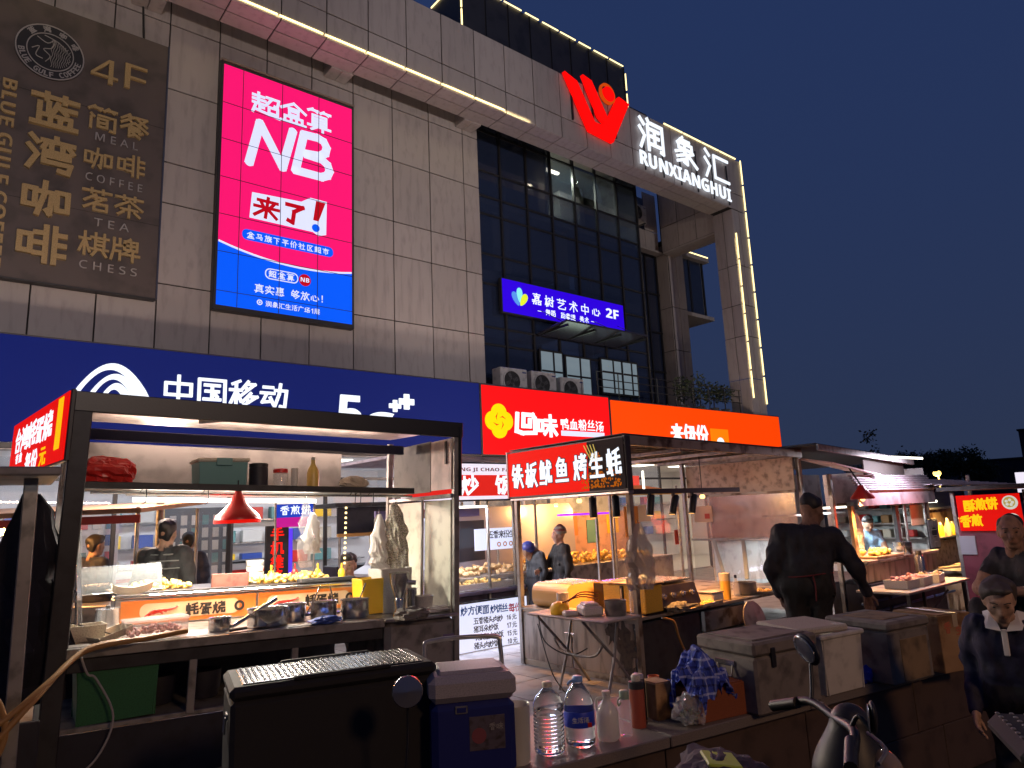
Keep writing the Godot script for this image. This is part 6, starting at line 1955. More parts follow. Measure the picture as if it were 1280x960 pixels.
	bx(s, "lower_rail", M.steel, Vector3(-0.02, 1.825, -0.86), Vector3(0.08, 0.025, 1.82), 0.004)
	var face := Node3D.new()
	face.name = "print"
	s.add_child(face)
	face.position = Vector3(-0.071, 1.86, -1.77)
	face.rotation_degrees.y = -90
	for e in [["铁", 0.08, 0.1], ["板", 0.32, 0.1], ["鱿", 0.56, 0.11], ["鱼", 0.82, 0.12], ["烤", 1.1, 0.13], ["生", 1.34, 0.13], ["蚝", 1.57, 0.14]]:
		han(face, e[0], e[1], e[2], 0.0, 0.25, Vector2.ZERO, M.ink_black, 0.2, 0.002, 0.72)
		han(face, e[0], e[1], e[2], 0.003, 0.25, Vector2.ZERO, M.letter_white, 0.125, 0.002, 0.72)
	# painted grill skewers on the dark end of the banner
	var r := RandomNumberGenerator.new()
	r.seed = 8
	for i in 4:
		rod(face, "painted_skewer", glow("skewer_straw", Color(0.95, 0.85, 0.45), 0.6), [Vector3(1.26 + i * 0.045, 0.47, 0.002), Vector3(1.36 + i * 0.03, 0.3, 0.002)], 0.006, 4)
	var sp := MB.new()
	for i in 170:
		var u := r.randf()
		var p := Vector3(1.2 + u * 0.55, 0.03 + r.randf() * r.randf() * 0.2, 0.0015)
		if i > 110:
			p = Vector3(1.3 + r.randf() * 0.2, 0.08 + r.randf() * 0.3, 0.0015)
		sp.box(p, Vector3(0.018, 0.014, 0.002), 0.0, Basis(Vector3.BACK, r.randf() * 3.0))
	kind(put(face, "painted_food", sp.done(), glow("food_glow", Color(0.85, 0.45, 0.08), 0.55)), "stuff")
	area_light(s, Vector3(-0.1, 2.11, -1.0), Vector3(0, 90, 0), Vector2(1.5, 0.45), Color(1.0, 0.3, 0.2), 0.5)

	# folding table and what stands on it
	var tb := thing("folding_table", "small folding table with crossed tube legs beside the grill stall", "table", Vector3(4.95, 0, 6.95))
	bx(tb, "table_top", mat("table_grey", lin(0.42, 0.38, 0.35), 0.45, 0.0, cache["stain"], Vector3(1, 1, 1)), Vector3(0, 0.68, 0), Vector3(0.5, 0.025, 1.05), 0.01)
	for k in 2:
		var z: float = [-0.3, 0.32][k]
		rod(tb, "leg", M.steel_dull, [Vector3(-0.22, 0.665, z - 0.1), Vector3(0.05, 0.3, z + 0.05), Vector3(0.24, 0.01, z + 0.12)], 0.014, 8)
		rod(tb, "leg", M.steel_dull, [Vector3(0.22, 0.665, z - 0.06), Vector3(0.0, 0.3, z + 0.06), Vector3(-0.22, 0.01, z + 0.16)], 0.014, 8)
	rod(tb, "brace", M.steel_dull, curve([Vector3(-0.1, 0.45, -0.3), Vector3(-0.12, 0.36, -0.2), Vector3(-0.12, 0.33, 0.0), Vector3(-0.12, 0.35, 0.25), Vector3(-0.1, 0.44, 0.34)], 5), 0.012, 8)
	var e1 := thing("yellow_egg_box", "round yellow plastic box on the folding table", "box", Vector3(4.82, 0.693, 6.78))
	turned(e1, "body", M.yellow_plastic, [Vector2(0, 0), Vector2(0.09, 0), Vector2(0.095, 0.06), Vector2(0.07, 0.1), Vector2(0.03, 0.115), Vector2(0, 0.117)], Vector3.ZERO, 20)
	var e2 := thing("foam_box", "white moulded foam box on the folding table", "box", Vector3(4.93, 0.693, 7.08), 60.0)
	bx(e2, "base", M.white_plastic, Vector3(0, 0.045, 0), Vector3(0.26, 0.09, 0.2), 0.02)
	bx(e2, "lid", M.white_plastic, Vector3(0, 0.1, 0), Vector3(0.2, 0.03, 0.14), 0.012)
	var e3 := thing("foam_pad", "flat white foam pad before the foam box on the table", "pad", Vector3(4.78, 0.693, 6.97), 60.0)
	bx(e3, "pad", M.white_plastic, Vector3(0, 0.025, 0), Vector3(0.12, 0.05, 0.14), 0.015)
	var e4 := pot("steel basin with metal rim at the table end", Vector3(5.05, 0.693, 7.3), 0.1, 0.13, "steel_dull", 0.0, 0.0, "steel_basin", "basin")
	var e5 := thing("tissue_roll", "cream paper roll standing behind the yellow box", "roll", Vector3(5.02, 0.693, 6.62))
	turned(e5, "roll", M.cream_plastic, [Vector2(0, 0), Vector2(0.06, 0), Vector2(0.062, 0.17), Vector2(0.02, 0.17), Vector2(0.02, 0.1), Vector2(0, 0.1)], Vector3.ZERO, 20)
	var e6 := thing("red_tongs", "dark red tongs resting over the foam box", "tongs", Vector3(4.95, 0.8, 6.95))
	for k in 3:
		rod(e6, "arm", mat("tong_red", lin(0.12, 0.03, 0.03), 0.5), curve([Vector3(-0.14 + k * 0.04, 0, -0.12), Vector3(0, 0.05 + 0.02 * k, 0.0), Vector3(0.1, 0.02 + 0.03 * k, 0.14)], 4), 0.006, 5)
	var tc := thing("table_cable", "black cable looping from the table to the ground", "cable", Vector3(4.7, 0, 6.6))
	rod(tc, "cable", M.wire, curve([Vector3(0, 0.68, 0), Vector3(-0.02, 0.45, 0.1), Vector3(0.1, 0.33, 0.3), Vector3(0.25, 0.38, 0.4)], 6), 0.006, 5)
	rod(tc, "cable", M.wire, curve([Vector3(-0.1, 0.62, 0.1), Vector3(-0.12, 0.2, 0.3), Vector3(-0.15, 0.01, 0.6), Vector3(-0.3, 0.012, 0.9)], 6), 0.006, 5)


func stall_c() -> void:
	# fried rice stall behind
	var t := thing("fried_rice_stall", "white lit fried rice stall with menu light box below its tray", "stall", Vector3(4.3, 0, 4.5))
	bx(t, "counter", mat("lilac_board", lin(0.12, 0.11, 0.2), 0.5, 0.0, cache["stain"], Vector3(1, 1, 1)), Vector3(1.0, 0.7, -0.3), Vector3(2.0, 0.05, 0.7), 0.006)
	bx(t, "body", mat("lilac_board", lin(0.12, 0.11, 0.2), 0.5), Vector3(1.0, 0.33, -0.35), Vector3(1.96, 0.66, 0.6), 0.006)
	bx(t, "rail", M.steel, Vector3(1.0, 0.71, 0.03), Vector3(2.0, 0.06, 0.03), 0.004)
	bx(t, "food_screen", M.acrylic, Vector3(1.0, 0.83, 0.0), Vector3(1.9, 0.18, 0.008), 0.001)
	open_tray(t, "food_tray", M.white_plastic, Vector3(1.35, 0.725, -0.2), Vector3(1.0, 0.08, 0.3), 0.01, 0.1)
	food_heap(t, "noodles", Vector3(1.35, 0.75, -0.2), Vector3(0.9, 0.1, 0.25), 120, 0.035, "noodle", 61)
	for p in [[1.42, 0.0], [1.86, 0.0], [0.05, 0.0], [1.86, -1.2]]:
		rod(t, "post", M.steel_dull, [Vector3(p[0], 0, p[1]), Vector3(p[0], 2.35, p[1])], 0.022, 8)
	bx(t, "roof", mat("roof_lilac", lin(0.3, 0.28, 0.36), 0.6, 0.0, cache["stain"], Vector3(1, 1, 1)), Vector3(1.0, 2.4, -0.6), Vector3(2.2, 0.04, 1.5), 0.006)
	bx(t, "awning", mat("awning_lilac", lin(0.2, 0.17, 0.34), 0.6), Vector3(1.1, 1.72, -0.9), Vector3(1.7, 0.12, 0.04), 0.004)
	bx(t, "tube_light", M.tube_white, Vector3(1.1, 1.78, 0.03), Vector3(0.6, 0.03, 0.03), 0.01)
	area_light(t, Vector3(1.1, 1.76, 0.03), Vector3(-90, 0, 0), Vector2(0.6, 0.04), Color(0.95, 0.95, 1.0), 1.5)
	var s := thing("fried_rice_sign", "small white and red lit sign with two white characters", "sign", Vector3(4.3, 0, 4.56))
	bx(s, "box", M.frame_dark, Vector3(1.0, 2.1, 0), Vector3(1.94, 0.5, 0.1), 0.006)
	bx(s, "light_panel", glow("panel_white", Color(0.95, 0.92, 0.98), 1.0), Vector3(1.0, 2.1, 0.052), Vector3(1.9, 0.46, 0.008), 0.001)
	bx(s, "red_band", glow("band_red", Color(0.9, 0.16, 0.13), 0.9), Vector3(1.0, 2.05, 0.058), Vector3(1.9, 0.27, 0.004), 0.0)
	han(s, "炒饭", 0.93, 1.94, 0.06, 0.23, Vector2(0.56, 0.0), M.letter_white, 0.16, 0.004, 1.15)
	latin(s, "XIANG JI CHAO FAN", 0.72, 2.22, 0.057, 1.1, 0.06, mat("ink_pale", lin(0.35, 0.1, 0.1), 0.6), 0.003)
	area_light(s, Vector3(1.0, 2.1, 0.1), Vector3(0, 180, 0), Vector2(1.8, 0.4), Color(1.0, 0.8, 0.8), 1.2)
	var m := thing("menu_box", "white glowing menu light box with blue and black characters", "menu", Vector3(4.3, 0, 4.56))
	bx(m, "box", M.frame_dark, Vector3(1.15, 0.3, 0), Vector3(1.64, 0.62, 0.06), 0.006)
	bx(m, "light_panel", glow("menu_white", Color(0.88, 0.9, 1.0), 1.0), Vector3(1.15, 0.3, 0.033), Vector3(1.6, 0.58, 0.008), 0.001)
	var ib := mat("ink_blue", lin(0.02, 0.1, 0.42), 0.6)
	var ik := mat("ink_dark", lin(0.04, 0.04, 0.07), 0.6)
	han(m, "炒方便面", 0.88, 0.46, 0.038, 0.1, Vector2(0.112, -0.004), ib, 0.13, 0.002)
	han(m, "炒饼丝", 1.34, 0.44, 0.038, 0.095, Vector2(0.095, -0.003), ib, 0.13, 0.002)
	han(m, "每份", 1.64, 0.42, 0.038, 0.1, Vector2(0.11, -0.003), mat("ink_pink", lin(0.6, 0.05, 0.12), 0.6), 0.13, 0.002)
	var rows := ["五香猪头肉炒", "猪耳朵炒饭", "农家腊肉炒饭", "猪头肉炒饭"]
	for i in 4:
		han(m, rows[i], 1.07, 0.335 - i * 0.098, 0.038, 0.075, Vector2(0.078, -0.002), ik, 0.12, 0.002)
		latin(m, ["16", "17", "15", "10"][i], 1.6, 0.325 - i * 0.098, 0.036, 0.07, 0.062, ik, 0.003)
		han(m, "元", 1.69, 0.32 - i * 0.098, 0.038, 0.07, Vector2.ZERO, ik, 0.12, 0.002)
	area_light(m, Vector3(1.15, 0.3, 0.08), Vector3(0, 180, 0), Vector2(1.5, 0.5), Color(0.85, 0.88, 1.0), 0.9)
	# white van behind it
	var v := thing("white_van", "pale grey van parked behind the fried rice stall", "van", Vector3(6.6, 0, 2.6), 8.0)
	var vm := MB.new()
	vm.prism(PackedVector2Array([Vector2(-1.5, 0.35), Vector2(-1.55, 0.9), Vector2(-1.3, 1.0), Vector2(-0.85, 1.62), Vector2(-0.6, 1.78), Vector2(1.9, 1.82), Vector2(2.0, 1.7), Vector2(2.05, 0.35)]), -0.75, 0.75)
	put(v, "body", vm.done(), mat("van_white", lin(0.36, 0.36, 0.44), 0.3, 0.1))
	for z in [-0.755, 0.755]:
		plate(v, "window", mat("van_glass", lin(0.03, 0.035, 0.05), 0.1), PackedVector2Array([Vector2(-1.1, 1.02), Vector2(-0.2, 1.02), Vector2(-0.2, 1.6), Vector2(-0.78, 1.6)]), z - 0.004, 0.008)
	for x in [-1.0, 1.4]:
		for z in [-0.7, 0.7]:
			turned(v, "wheel", M.black_plastic, [Vector2(0, -0.09), Vector2(0.28, -0.09), Vector2(0.31, -0.05), Vector2(0.31, 0.05), Vector2(0.28, 0.09), Vector2(0, 0.09)], Vector3(x, 0.31, z), 22, Vector3(90, 0, 0))
	bx(v, "mirror", M.black_plastic, Vector3(-1.0, 1.05, 0.86), Vector3(0.08, 0.2, 0.12), 0.03)
	bx(v, "headlight", M.white_plastic, Vector3(-1.53, 0.75, 0.5), Vector3(0.06, 0.15, 0.3), 0.02)


func sky_far() -> void:
	# trees, blocks and the lamp beyond the market
	rng.seed = 77
	var blocks := [[Vector3(205, 0, -47), Vector3(16, 10.0, 12), "dark apartment block beside the treeline, lit by few windows"], [Vector3(150, 0, -47), Vector3(16, 8.0, 16), "low dark block at the left of the treeline"], [Vector3(212, 0, -38), Vector3(14, 17, 9), "tall dark tower at the picture's right edge"]]
	for k in 3:
		var e: Array = blocks[k]
		var b := thing("far_building", e[2], "building", e[0], 10.0, "blocks far beyond the market")
		bx(b, "wall", mat("far_wall", lin(0.022, 0.024, 0.036), 0.9, 0.0, cache["stain"], Vector3(0.05, 0.05, 0.05)), Vector3(0, e[1].y / 2 - 0.3, 0), e[1], 0.1)
		for i in 26:
			var lit := rng.randf() < 0.15
			bx(b, "window", glow("far_window", Color(0.5, 0.47, 0.42), 0.2) if lit else M.mullion, Vector3(-e[1].x / 2 - 0.05, e[1].y * (0.3 + 0.65 * floor(i / 4.0) / 7.0), (i % 4 - 1.5) * e[1].z * 0.2), Vector3(0.15, 0.8, 0.8), 0.02)
		bx(b, "roof_edge", M.mullion, Vector3(0, e[1].y - 0.2, 0), Vector3(e[1].x + 0.6, 0.4, e[1].z + 0.6), 0.05)
	for k in 7:
		var p: Vector3 = [Vector3(41.3, 0, -5.9), Vector3(128, 0, -37.5), Vector3(132, 0, -34.5), Vector3(135, 0, -32.5), Vector3(124, 0, -40), Vector3(138, 0, -30.5), Vector3(121, 0, -42)][k]
		var h: float = [5.3, 9.4, 10.2, 10.0, 8.4, 7.6, 8.0][k]
		tree(["slim sparse tree standing above the stall roofs", "dark round tree left of the street lamp", "tallest dark round tree behind the street lamp", "dark round tree right of the street lamp", "low dark tree at the left of the treeline", "low dark tree trailing off at the right of the treeline", "dark tree behind the left of the treeline"][k], p, h, k == 0)
	var l := thing("street_lamp", "lit street lamp glowing before the dark trees", "lamp", Vector3(67.2, -2.7, -11.8))
	rod(l, "pole", M.steel_dull, [Vector3(0, 2.4, 0), Vector3(0, 6.2, 0), Vector3(-0.6, 6.5, 0.2)], 0.07, 8)
	bx(l, "lamp_head", M.charcoal, Vector3(-0.8, 6.5, 0.2), Vector3(0.6, 0.12, 0.3), 0.03)
	var lb := MB.new()
	lb.ball(Vector3(-0.8, 6.3, 0.2), Vector3(0.32, 0.26, 0.32), 14, 8)
	put(l, "lamp_globe", lb.done(), glow("lamp_yellow", Color(1.0, 0.85, 0.45), 3.0))
	omni(l, Vector3(-0.8, 5.8, 0.2), Color(1.0, 0.8, 0.45), 14.0, 0.2)


func tree(label: String, at: Vector3, h: float, thin: bool) -> void:
	var t := thing("roadside_tree", label, "tree", at, rng.randf() * 360.0, "trees beyond the market")
	rod(t, "trunk", mat("bark", lin(0.06, 0.045, 0.03), 0.9), [Vector3(0, -0.3, 0), Vector3(0.1, h * 0.35, 0), Vector3(0.05, h * 0.7, 0.1)], [0.16 * h / 7, 0.12 * h / 7, 0.05 * h / 7], 8)
	for i in 6:
		var a := i * 1.05
		rod(t, "limb", mat("bark", lin(0.06, 0.045, 0.03), 0.9), [Vector3(0.08, h * (0.4 + 0.05 * i), 0), Vector3(cos(a) * h * 0.16, h * (0.55 + 0.06 * i), sin(a) * h * 0.16)], [0.05 * h / 7, 0.02 * h / 7], 6)
	var mb := MB.new()
	for c in (7 if thin else 26):
		var d := Vector3(rng.randfn(), rng.randfn() * 0.7, rng.randfn()).normalized() * pow(rng.randf(), 0.5)
		var o := Vector3(d.x * h * (0.13 if thin else 0.34), h * (0.72 + (0.3 if thin else 0.26) * d.y), d.z * h * (0.13 if thin else 0.34))
		for i in (45 if thin else 110):
			var q := o + Vector3(rng.randfn(), rng.randfn() * 0.7, rng.randfn()) * h * (0.035 if thin else 0.075)
			var a := Vector3(rng.randfn(), rng.randfn(), rng.randfn()).normalized() * h * (0.02 if thin else 0.028)
			var b := a.cross(Vector3(rng.randfn(), rng.randfn(), rng.randfn()).normalized()) * 0.6
			mb.tri(q - a, q + b, q + a)
			mb.tri(q - a, q + a, q - b)
	put(t, "crown", mb.done(), M.leaf_dark)


func stall_d() -> void:
	mat("corrugated", lin(0.42, 0.37, 0.4), 0.5, 0.3, cache["stain"], Vector3(1, 1, 1))
	mat("board_warm", lin(0.5, 0.36, 0.22), 0.65, 0.0, cache["grime"], Vector3(0.6, 0.6, 0.6))
	var t := thing("pancake_stall", "stall with ribbed metal roof and open serving window behind the man", "stall", Vector3(8.6, 0, 7.5))
	bx(t, "post", M.steel, Vector3(0.45, 1.0, 0.0), Vector3(0.06, 2.0, 0.05), 0.004)
	bx(t, "post", M.steel, Vector3(3.2, 1.0, 0.05), Vector3(0.06, 2.0, 0.05), 0.004)
	bx(t, "roof", M.charcoal, Vector3(1.2, 2.28, -0.7), Vector3(2.8, 0.03, 1.8), 0.004, Vector3(0, 0, -3))
	bx(t, "roof_edge", M.steel_dull, Vector3(1.2, 2.24, 0.22), Vector3(2.8, 0.08, 0.03), 0.004, Vector3(0, 0, -3))
	bx(t, "awning_soffit", mat("soffit_pink", lin(0.6, 0.42, 0.44), 0.6, 0.0, cache["stain"], Vector3(1, 1, 1)), Vector3(0.75, 2.1, 0.0), Vector3(1.4, 0.02, 0.5), 0.002, Vector3(12, 0, -6))
	bx(t, "gable", mat("gable_dark", lin(0.05, 0.04, 0.035), 0.8), Vector3(2.0, 2.05, 0.05), Vector3(1.3, 0.3, 0.02), 0.002)
	for i in 7:
		bx(t, "roof_rib", M.corrugated, Vector3(2.0, 1.97 - i * 0.032, 0.12 + i * 0.018), Vector3(2.5, 0.024, 0.05), 0.006)
	bx(t, "fascia", M.corrugated, Vector3(1.95, 1.67, 0.22), Vector3(2.5, 0.2, 0.02), 0.003)
	bx(t, "window_frame", M.board_warm, Vector3(0.72, 1.25, 0.1), Vector3(0.08, 0.66, 0.05), 0.004)
	bx(t, "window_frame", M.charcoal, Vector3(2.05, 1.2, 0.1), Vector3(0.09, 0.7, 0.05), 0.004)
	bx(t, "window_frame", M.steel, Vector3(2.3, 1.2, 0.12), Vector3(0.04, 0.7, 0.03), 0.004)
	bx(t, "back_wall", mat("white_tin", lin(0.55, 0.56, 0.55), 0.5, 0.2, cache["stain"], Vector3(1, 1, 1)), Vector3(1.5, 1.3, -1.5), Vector3(3.2, 1.6, 0.03), 0.004)
	bx(t, "side_wall", M.white_tin, Vector3(3.25, 1.3, -0.7), Vector3(0.03, 1.6, 1.6), 0.004)
	for i in 3:
		bx(t, "wall_shelf", M.steel, Vector3(3.1, 1.05 + i * 0.22, -0.6), Vector3(0.25, 0.02, 1.3), 0.003)
		for k in 7:
			bx(t, "shelf_goods", [M.white_plastic, M.carton_tan, M.red_plastic, M.cream_plastic, M.teal_plastic][(i * 3 + k * 2) % 5], Vector3(3.08, 1.12 + i * 0.22, -1.15 + k * 0.17), Vector3(0.14, 0.1 + 0.03 * (k % 3), 0.12), 0.008)
	bx(t, "inner_shelf", M.steel, Vector3(1.4, 1.48, -0.9), Vector3(1.5, 0.03, 0.5), 0.004)
	bx(t, "inner_tube_light", M.tube_white, Vector3(1.4, 1.56, -0.5), Vector3(0.9, 0.03, 0.03), 0.008)
	area_light(t, Vector3(1.4, 1.53, -0.5), Vector3(-90, 0, 0), Vector2(0.9, 0.05), Color(0.95, 0.98, 1.0), 2.6)
	bx(t, "counter", M.steel_grimy, Vector3(1.6, 0.88, 0.05), Vector3(2.3, 0.04, 0.6), 0.006)
	bx(t, "counter_front", M.rust_steel, Vector3(1.6, 0.74, 0.28), Vector3(2.3, 0.22, 0.03), 0.004)
	bx(t, "base", M.dark_panel, Vector3(1.6, 0.32, 0.1), Vector3(2.3, 0.6, 0.5), 0.006)
	for x in [0.2, 1.0, 1.6, 2.4]:
		bx(t, "base_rib", mat("rib_blue", lin(0.05, 0.1, 0.25), 0.4, 0.4), Vector3(x + 0.3, 0.3 + 0.0, 0.36), Vector3(0.7, 0.03, 0.02), 0.004)
		bx(t, "base_rib", mat("rib_blue", lin(0.05, 0.1, 0.25), 0.4, 0.4), Vector3(x + 0.3, 0.42, 0.36), Vector3(0.7, 0.03, 0.02), 0.004)
	bx(t, "menu_paper", mat("menu_ochre", lin(0.62, 0.42, 0.25), 0.7, 0.0, cache["fine"], Vector3(4, 4, 4)), Vector3(2.72, 1.4, 0.12), Vector3(0.45, 0.3, 0.01), 0.001)
	bx(t, "tube_light", M.tube_white, Vector3(1.7, 2.19, 0.5), Vector3(1.0, 0.03, 0.03), 0.008)  # added tube to brighten the ribbed fascia
	area_light(t, Vector3(1.7, 2.17, 0.5), Vector3(-60, 0, 0), Vector2(1.0, 0.04), Color(0.95, 0.92, 1.0), 2.0)
	# red lamp over it
	var l := thing("pendant_lamp", "small red conical lamp hanging at the pancake stall", "lamp", Vector3(9.3, 1.66, 7.78))
	turned(l, "lamp_shade", M.red_plastic, [Vector2(0.14, 0), Vector2(0.145, 0.02), Vector2(0.05, 0.14), Vector2(0.03, 0.18), Vector2(0.0, 0.18)], Vector3.ZERO, 24)
	rod(l, "cord", M.wire, [Vector3(0, 0.18, 0), Vector3(-0.1, 0.45, -0.1)], 0.012, 5)
	var lb := MB.new()
	lb.ball(Vector3(0, 0.0, 0), Vector3(0.03, 0.03, 0.03), 10, 6)
	put(l, "bulb", lb.done(), glow("bulb_warm", Color(1.0, 0.8, 0.5), 3.0))
	spot(l, Vector3(0, -0.03, 0), Vector3(0.1, -1, 0.1), Color(1.0, 0.7, 0.42), 2.0, 55.0, 0.04, 0.4)
	# on the counter
	var tray := thing("pancake_tray", "wooden tray heaped with golden flatbread at serving window", "tray", Vector3(9.75, 0.9, 7.7))
	bx(tray, "board", M.board_warm, Vector3(0, 0.02, 0), Vector3(0.8, 0.03, 0.3), 0.006)
	food_heap(tray, "flatbread", Vector3(-0.1, 0.05, 0), Vector3(0.5, 0.05, 0.2), 40, 0.05, "noodle", 81)
	hanging_bag("plastic_bag", "pale translucent bags hanging inside the serving window", Vector3(9.75, 1.48, 7.45), 0.34, 0.5, "bag_white", 55, 10.0)
	bottle("vacuum_flask", "tall steel flask standing on the boards before the counter", Vector3(9.95, 0.6, 8.1), [Vector2(0, 0), Vector2(0.06, 0), Vector2(0.06, 0.28), Vector2(0.045, 0.32)], "steel_bright", "black_plastic", 0.04, 0.06)
	pot("steel bucket under the man in blue", Vector3(10.35, 0.9, 7.75), 0.12, 0.16, "steel_bright", 0.0, 0.0, "steel_bucket", "bucket")
	var tb := thing("work_table", "low work table with trays before the pancake stall", "table", Vector3(9.6, 0, 8.15))
	bx(tb, "table_top", M.steel_dull, Vector3(0, 0.58, 0), Vector3(1.9, 0.03, 0.6), 0.006)
	for x in [-0.85, 0.85]:
		for z in [-0.25, 0.25]:
			bx(tb, "leg", M.charcoal, Vector3(x, 0.28, z), Vector3(0.04, 0.56, 0.04), 0.004)
	rod(tb, "brace", M.charcoal, [Vector3(-0.85, 0.1, 0.25), Vector3(0.3, 0.5, 0.25)], 0.015, 6)
	for k in 3:
		var p := thing("food_pack", ["clear pack of sliced meat at the left of the work table", "clear pack of sliced meat, second from the left on work table", "cream cloth covered box on the work table"][k], "pack", Vector3(9.1 + k * 0.42, 0.597, 8.2), 5.0 * k)
		open_tray(p, "tray", M.white_plastic, Vector3.ZERO, Vector3(0.34, 0.1, 0.26), 0.008, 0.1)
		food_heap(p, "slices", Vector3(0, 0.05, 0), Vector3(0.3, 0.07, 0.2), 30, 0.04, "meat" if k < 2 else "bread", 90 + k)
	# E: shelf stall
	var e := thing("shelf_stall", "open stall with warm lit shelf of bottles and plank counter", "stall", Vector3(11.85, 0, 7.5))
	bx(e, "back_board", M.board_warm, Vector3(1.1, 1.15, -0.35), Vector3(2.3, 0.6, 0.03), 0.004)
	bx(e, "lower_board", M.beige_grimy, Vector3(1.1, 0.72, -0.3), Vector3(2.3, 0.4, 0.03), 0.004)
	bx(e, "shelf", M.charcoal, Vector3(1.1, 1.0, -0.15), Vector3(2.2, 0.03, 0.35), 0.004)
	bx(e, "top_rail", M.steel, Vector3(1.1, 1.46, -0.2), Vector3(2.3, 0.03, 0.03), 0.004)
	bx(e, "curtain", mat("curtain_blue", lin(0.06, 0.09, 0.2), 0.8), Vector3(1.0, 1.6, -0.3), Vector3(2.1, 0.26, 0.02), 0.002)
	for x in [0.1, 2.15]:
		bx(e, "post", M.steel_dull, Vector3(x, 1.0, 0.0), Vector3(0.05, 2.0, 0.05), 0.004)
	for i in 9:
		bx(e, "roof_rib", M.corrugated, Vector3(1.3, 1.96 - i * 0.018, -0.7 + i * 0.14), Vector3(3.4, 0.02, 0.11), 0.006)
	bx(e, "tube_light", M.tube_white, Vector3(0.35, 1.58, 0.02), Vector3(0.4, 0.04, 0.04), 0.01)
	area_light(e, Vector3(0.6, 1.54, 0.05), Vector3(-90, 0, 0), Vector2(0.8, 0.05), Color(1.0, 0.8, 0.5), 3.2)
	bx(e, "plank_counter", M.steel_grimy, Vector3(1.2, 0.55, 0.25), Vector3(2.6, 0.04, 0.7), 0.006)
	for i in 5:
		bx(e, "plank", M.board_warm, Vector3(0.5 + i * 0.4, 0.6 + 0.03 * (i % 2), 0.3), Vector3(0.9, 0.03, 0.08), 0.004, Vector3(0, -30 + i * 17, 3))
	bx(e, "crate_base", M.board_warm, Vector3(0.3, 0.25, 0.4), Vector3(0.7, 0.5, 0.4), 0.006)
	rng.seed = 15
	for k in 7:
		var bt := bottle("spice_bottle", ["slim brown bottle at the left of the lit shelf", "short orange jar on the lit shelf", "tall brown bottle, middle of the lit shelf", "short pale jar beside the tall brown bottle", "amber bottle near the striped jar", "round black striped jar on the lit shelf", "red jar at the front of the lit shelf"][k], Vector3(12.55 + k * 0.17, 1.016, 7.36 + 0.05 * (k % 3)), [Vector2(0, 0), Vector2(0.045, 0), Vector2(0.046, 0.08 + 0.05 * (k % 3)), Vector2(0.02, 0.13 + 0.06 * (k % 3))], ["tong_red", "yellow_plastic", "board_warm", "cream_plastic", "yellow_plastic", "black_plastic", "red_plastic"][k], "cream_plastic", 0.022, 0.03, "bottles on the lit shelf")
	var po := thing("hanging_poster", "dark poster with round emblem hanging from a stall post", "poster", Vector3(11.85, 0.9, 7.62))
	bx(po, "sheet", mat("poster_grey", lin(0.2, 0.19, 0.2), 0.6, 0.0, cache["stain"], Vector3(3, 3, 3)), Vector3(0, 0.2, 0), Vector3(0.36, 0.4, 0.012), 0.002)
	plate(po, "emblem", M.ink_black, disc(24, 0.1, Vector2(0, 0.22), 0.75), 0.007, 0.002)
	for i in 3:
		bx(po, "print", M.silver_letter, Vector3(0, 0.26 - i * 0.09, 0.01), Vector3(0.2 - 0.04 * i, 0.012, 0.002), 0.0)
	bx(po, "frame", M.black_plastic, Vector3(0, 0.2, -0.01), Vector3(0.4, 0.44, 0.012), 0.002)
	# F: red picture sign seen on a stall end
	var f := thing("noodle_stall", "dark stall end behind the seated man carrying a red sign", "stall", Vector3(11.5, 0, 8.5))
	bx(f, "end_wall", mat("maroon_board", lin(0.16, 0.03, 0.05), 0.6, 0.0, cache["stain"], Vector3(1, 1, 1)), Vector3(0.05, 0.6, 0.0), Vector3(0.04, 1.2, 0.9), 0.004)
	bx(f, "window", mat("stall_glass", lin(0.3, 0.3, 0.34), 0.2), Vector3(0.02, 0.95, -0.33), Vector3(0.02, 0.26, 0.2), 0.002)
	bx(f, "roof", M.charcoal, Vector3(1.0, 1.75, 0.0), Vector3(2.2, 0.06, 1.2), 0.004)
	bx(f, "post", M.charcoal, Vector3(0.05, 0.85, 0.45), Vector3(0.06, 1.7, 0.06), 0.004)
	bx(f, "post", M.steel_dull, Vector3(0.05, 0.85, -0.45), Vector3(0.05, 1.7, 0.05), 0.004)
	var s := thing("picture_sign", "glowing red sign with yellow characters and two bowls behind the seated man", "sign", Vector3(11.5, 0, 8.5))
	bx(s, "light_panel", glow("pic_red", Color(0.85, 0.06, 0.03), 0.95), Vector3(0.0, 1.4, 0.0), Vector3(0.02, 0.5, 0.78), 0.003)
	var face := Node3D.new()
	face.name = "print"
	s.add_child(face)
	face.position = Vector3(-0.013, 1.15, -0.39)
	face.rotation_degrees.y = -90
	han(face, "酥煎饼", 0.1, 0.28, 0.0, 0.15, Vector2(0.14, 0.01), glow("cart_yellow", Color(1, 0.75, 0.05), 1.0), 0.17, 0.003, 0.85)
	han(face, "香煎", 0.02, 0.06, 0.0, 0.15, Vector2(0.14, 0.01), glow("cart_yellow", Color(1, 0.75, 0.05), 1.0), 0.17, 0.003, 0.85)
	for y in [0.38, 0.14]:
		plate(face, "bowl_picture", glow("bowl_white", Color(0.85, 0.85, 0.8), 0.8), disc(22, 0.095, Vector2(0.66, y)), 0.001, 0.003)
		plate(face, "bowl_picture", glow("bowl_food", Color(0.75, 0.65, 0.3), 0.7), disc(22, 0.07, Vector2(0.655, y + 0.005)), 0.005, 0.003)
		for k in 5:
			plate(face, "bowl_picture", glow("bowl_white", Color(0.85, 0.85, 0.8), 0.8), disc(10, 0.02, Vector2(0.655 + cos(k * 1.3) * 0.038, y + sin(k * 1.3) * 0.035)), 0.009, 0.002)
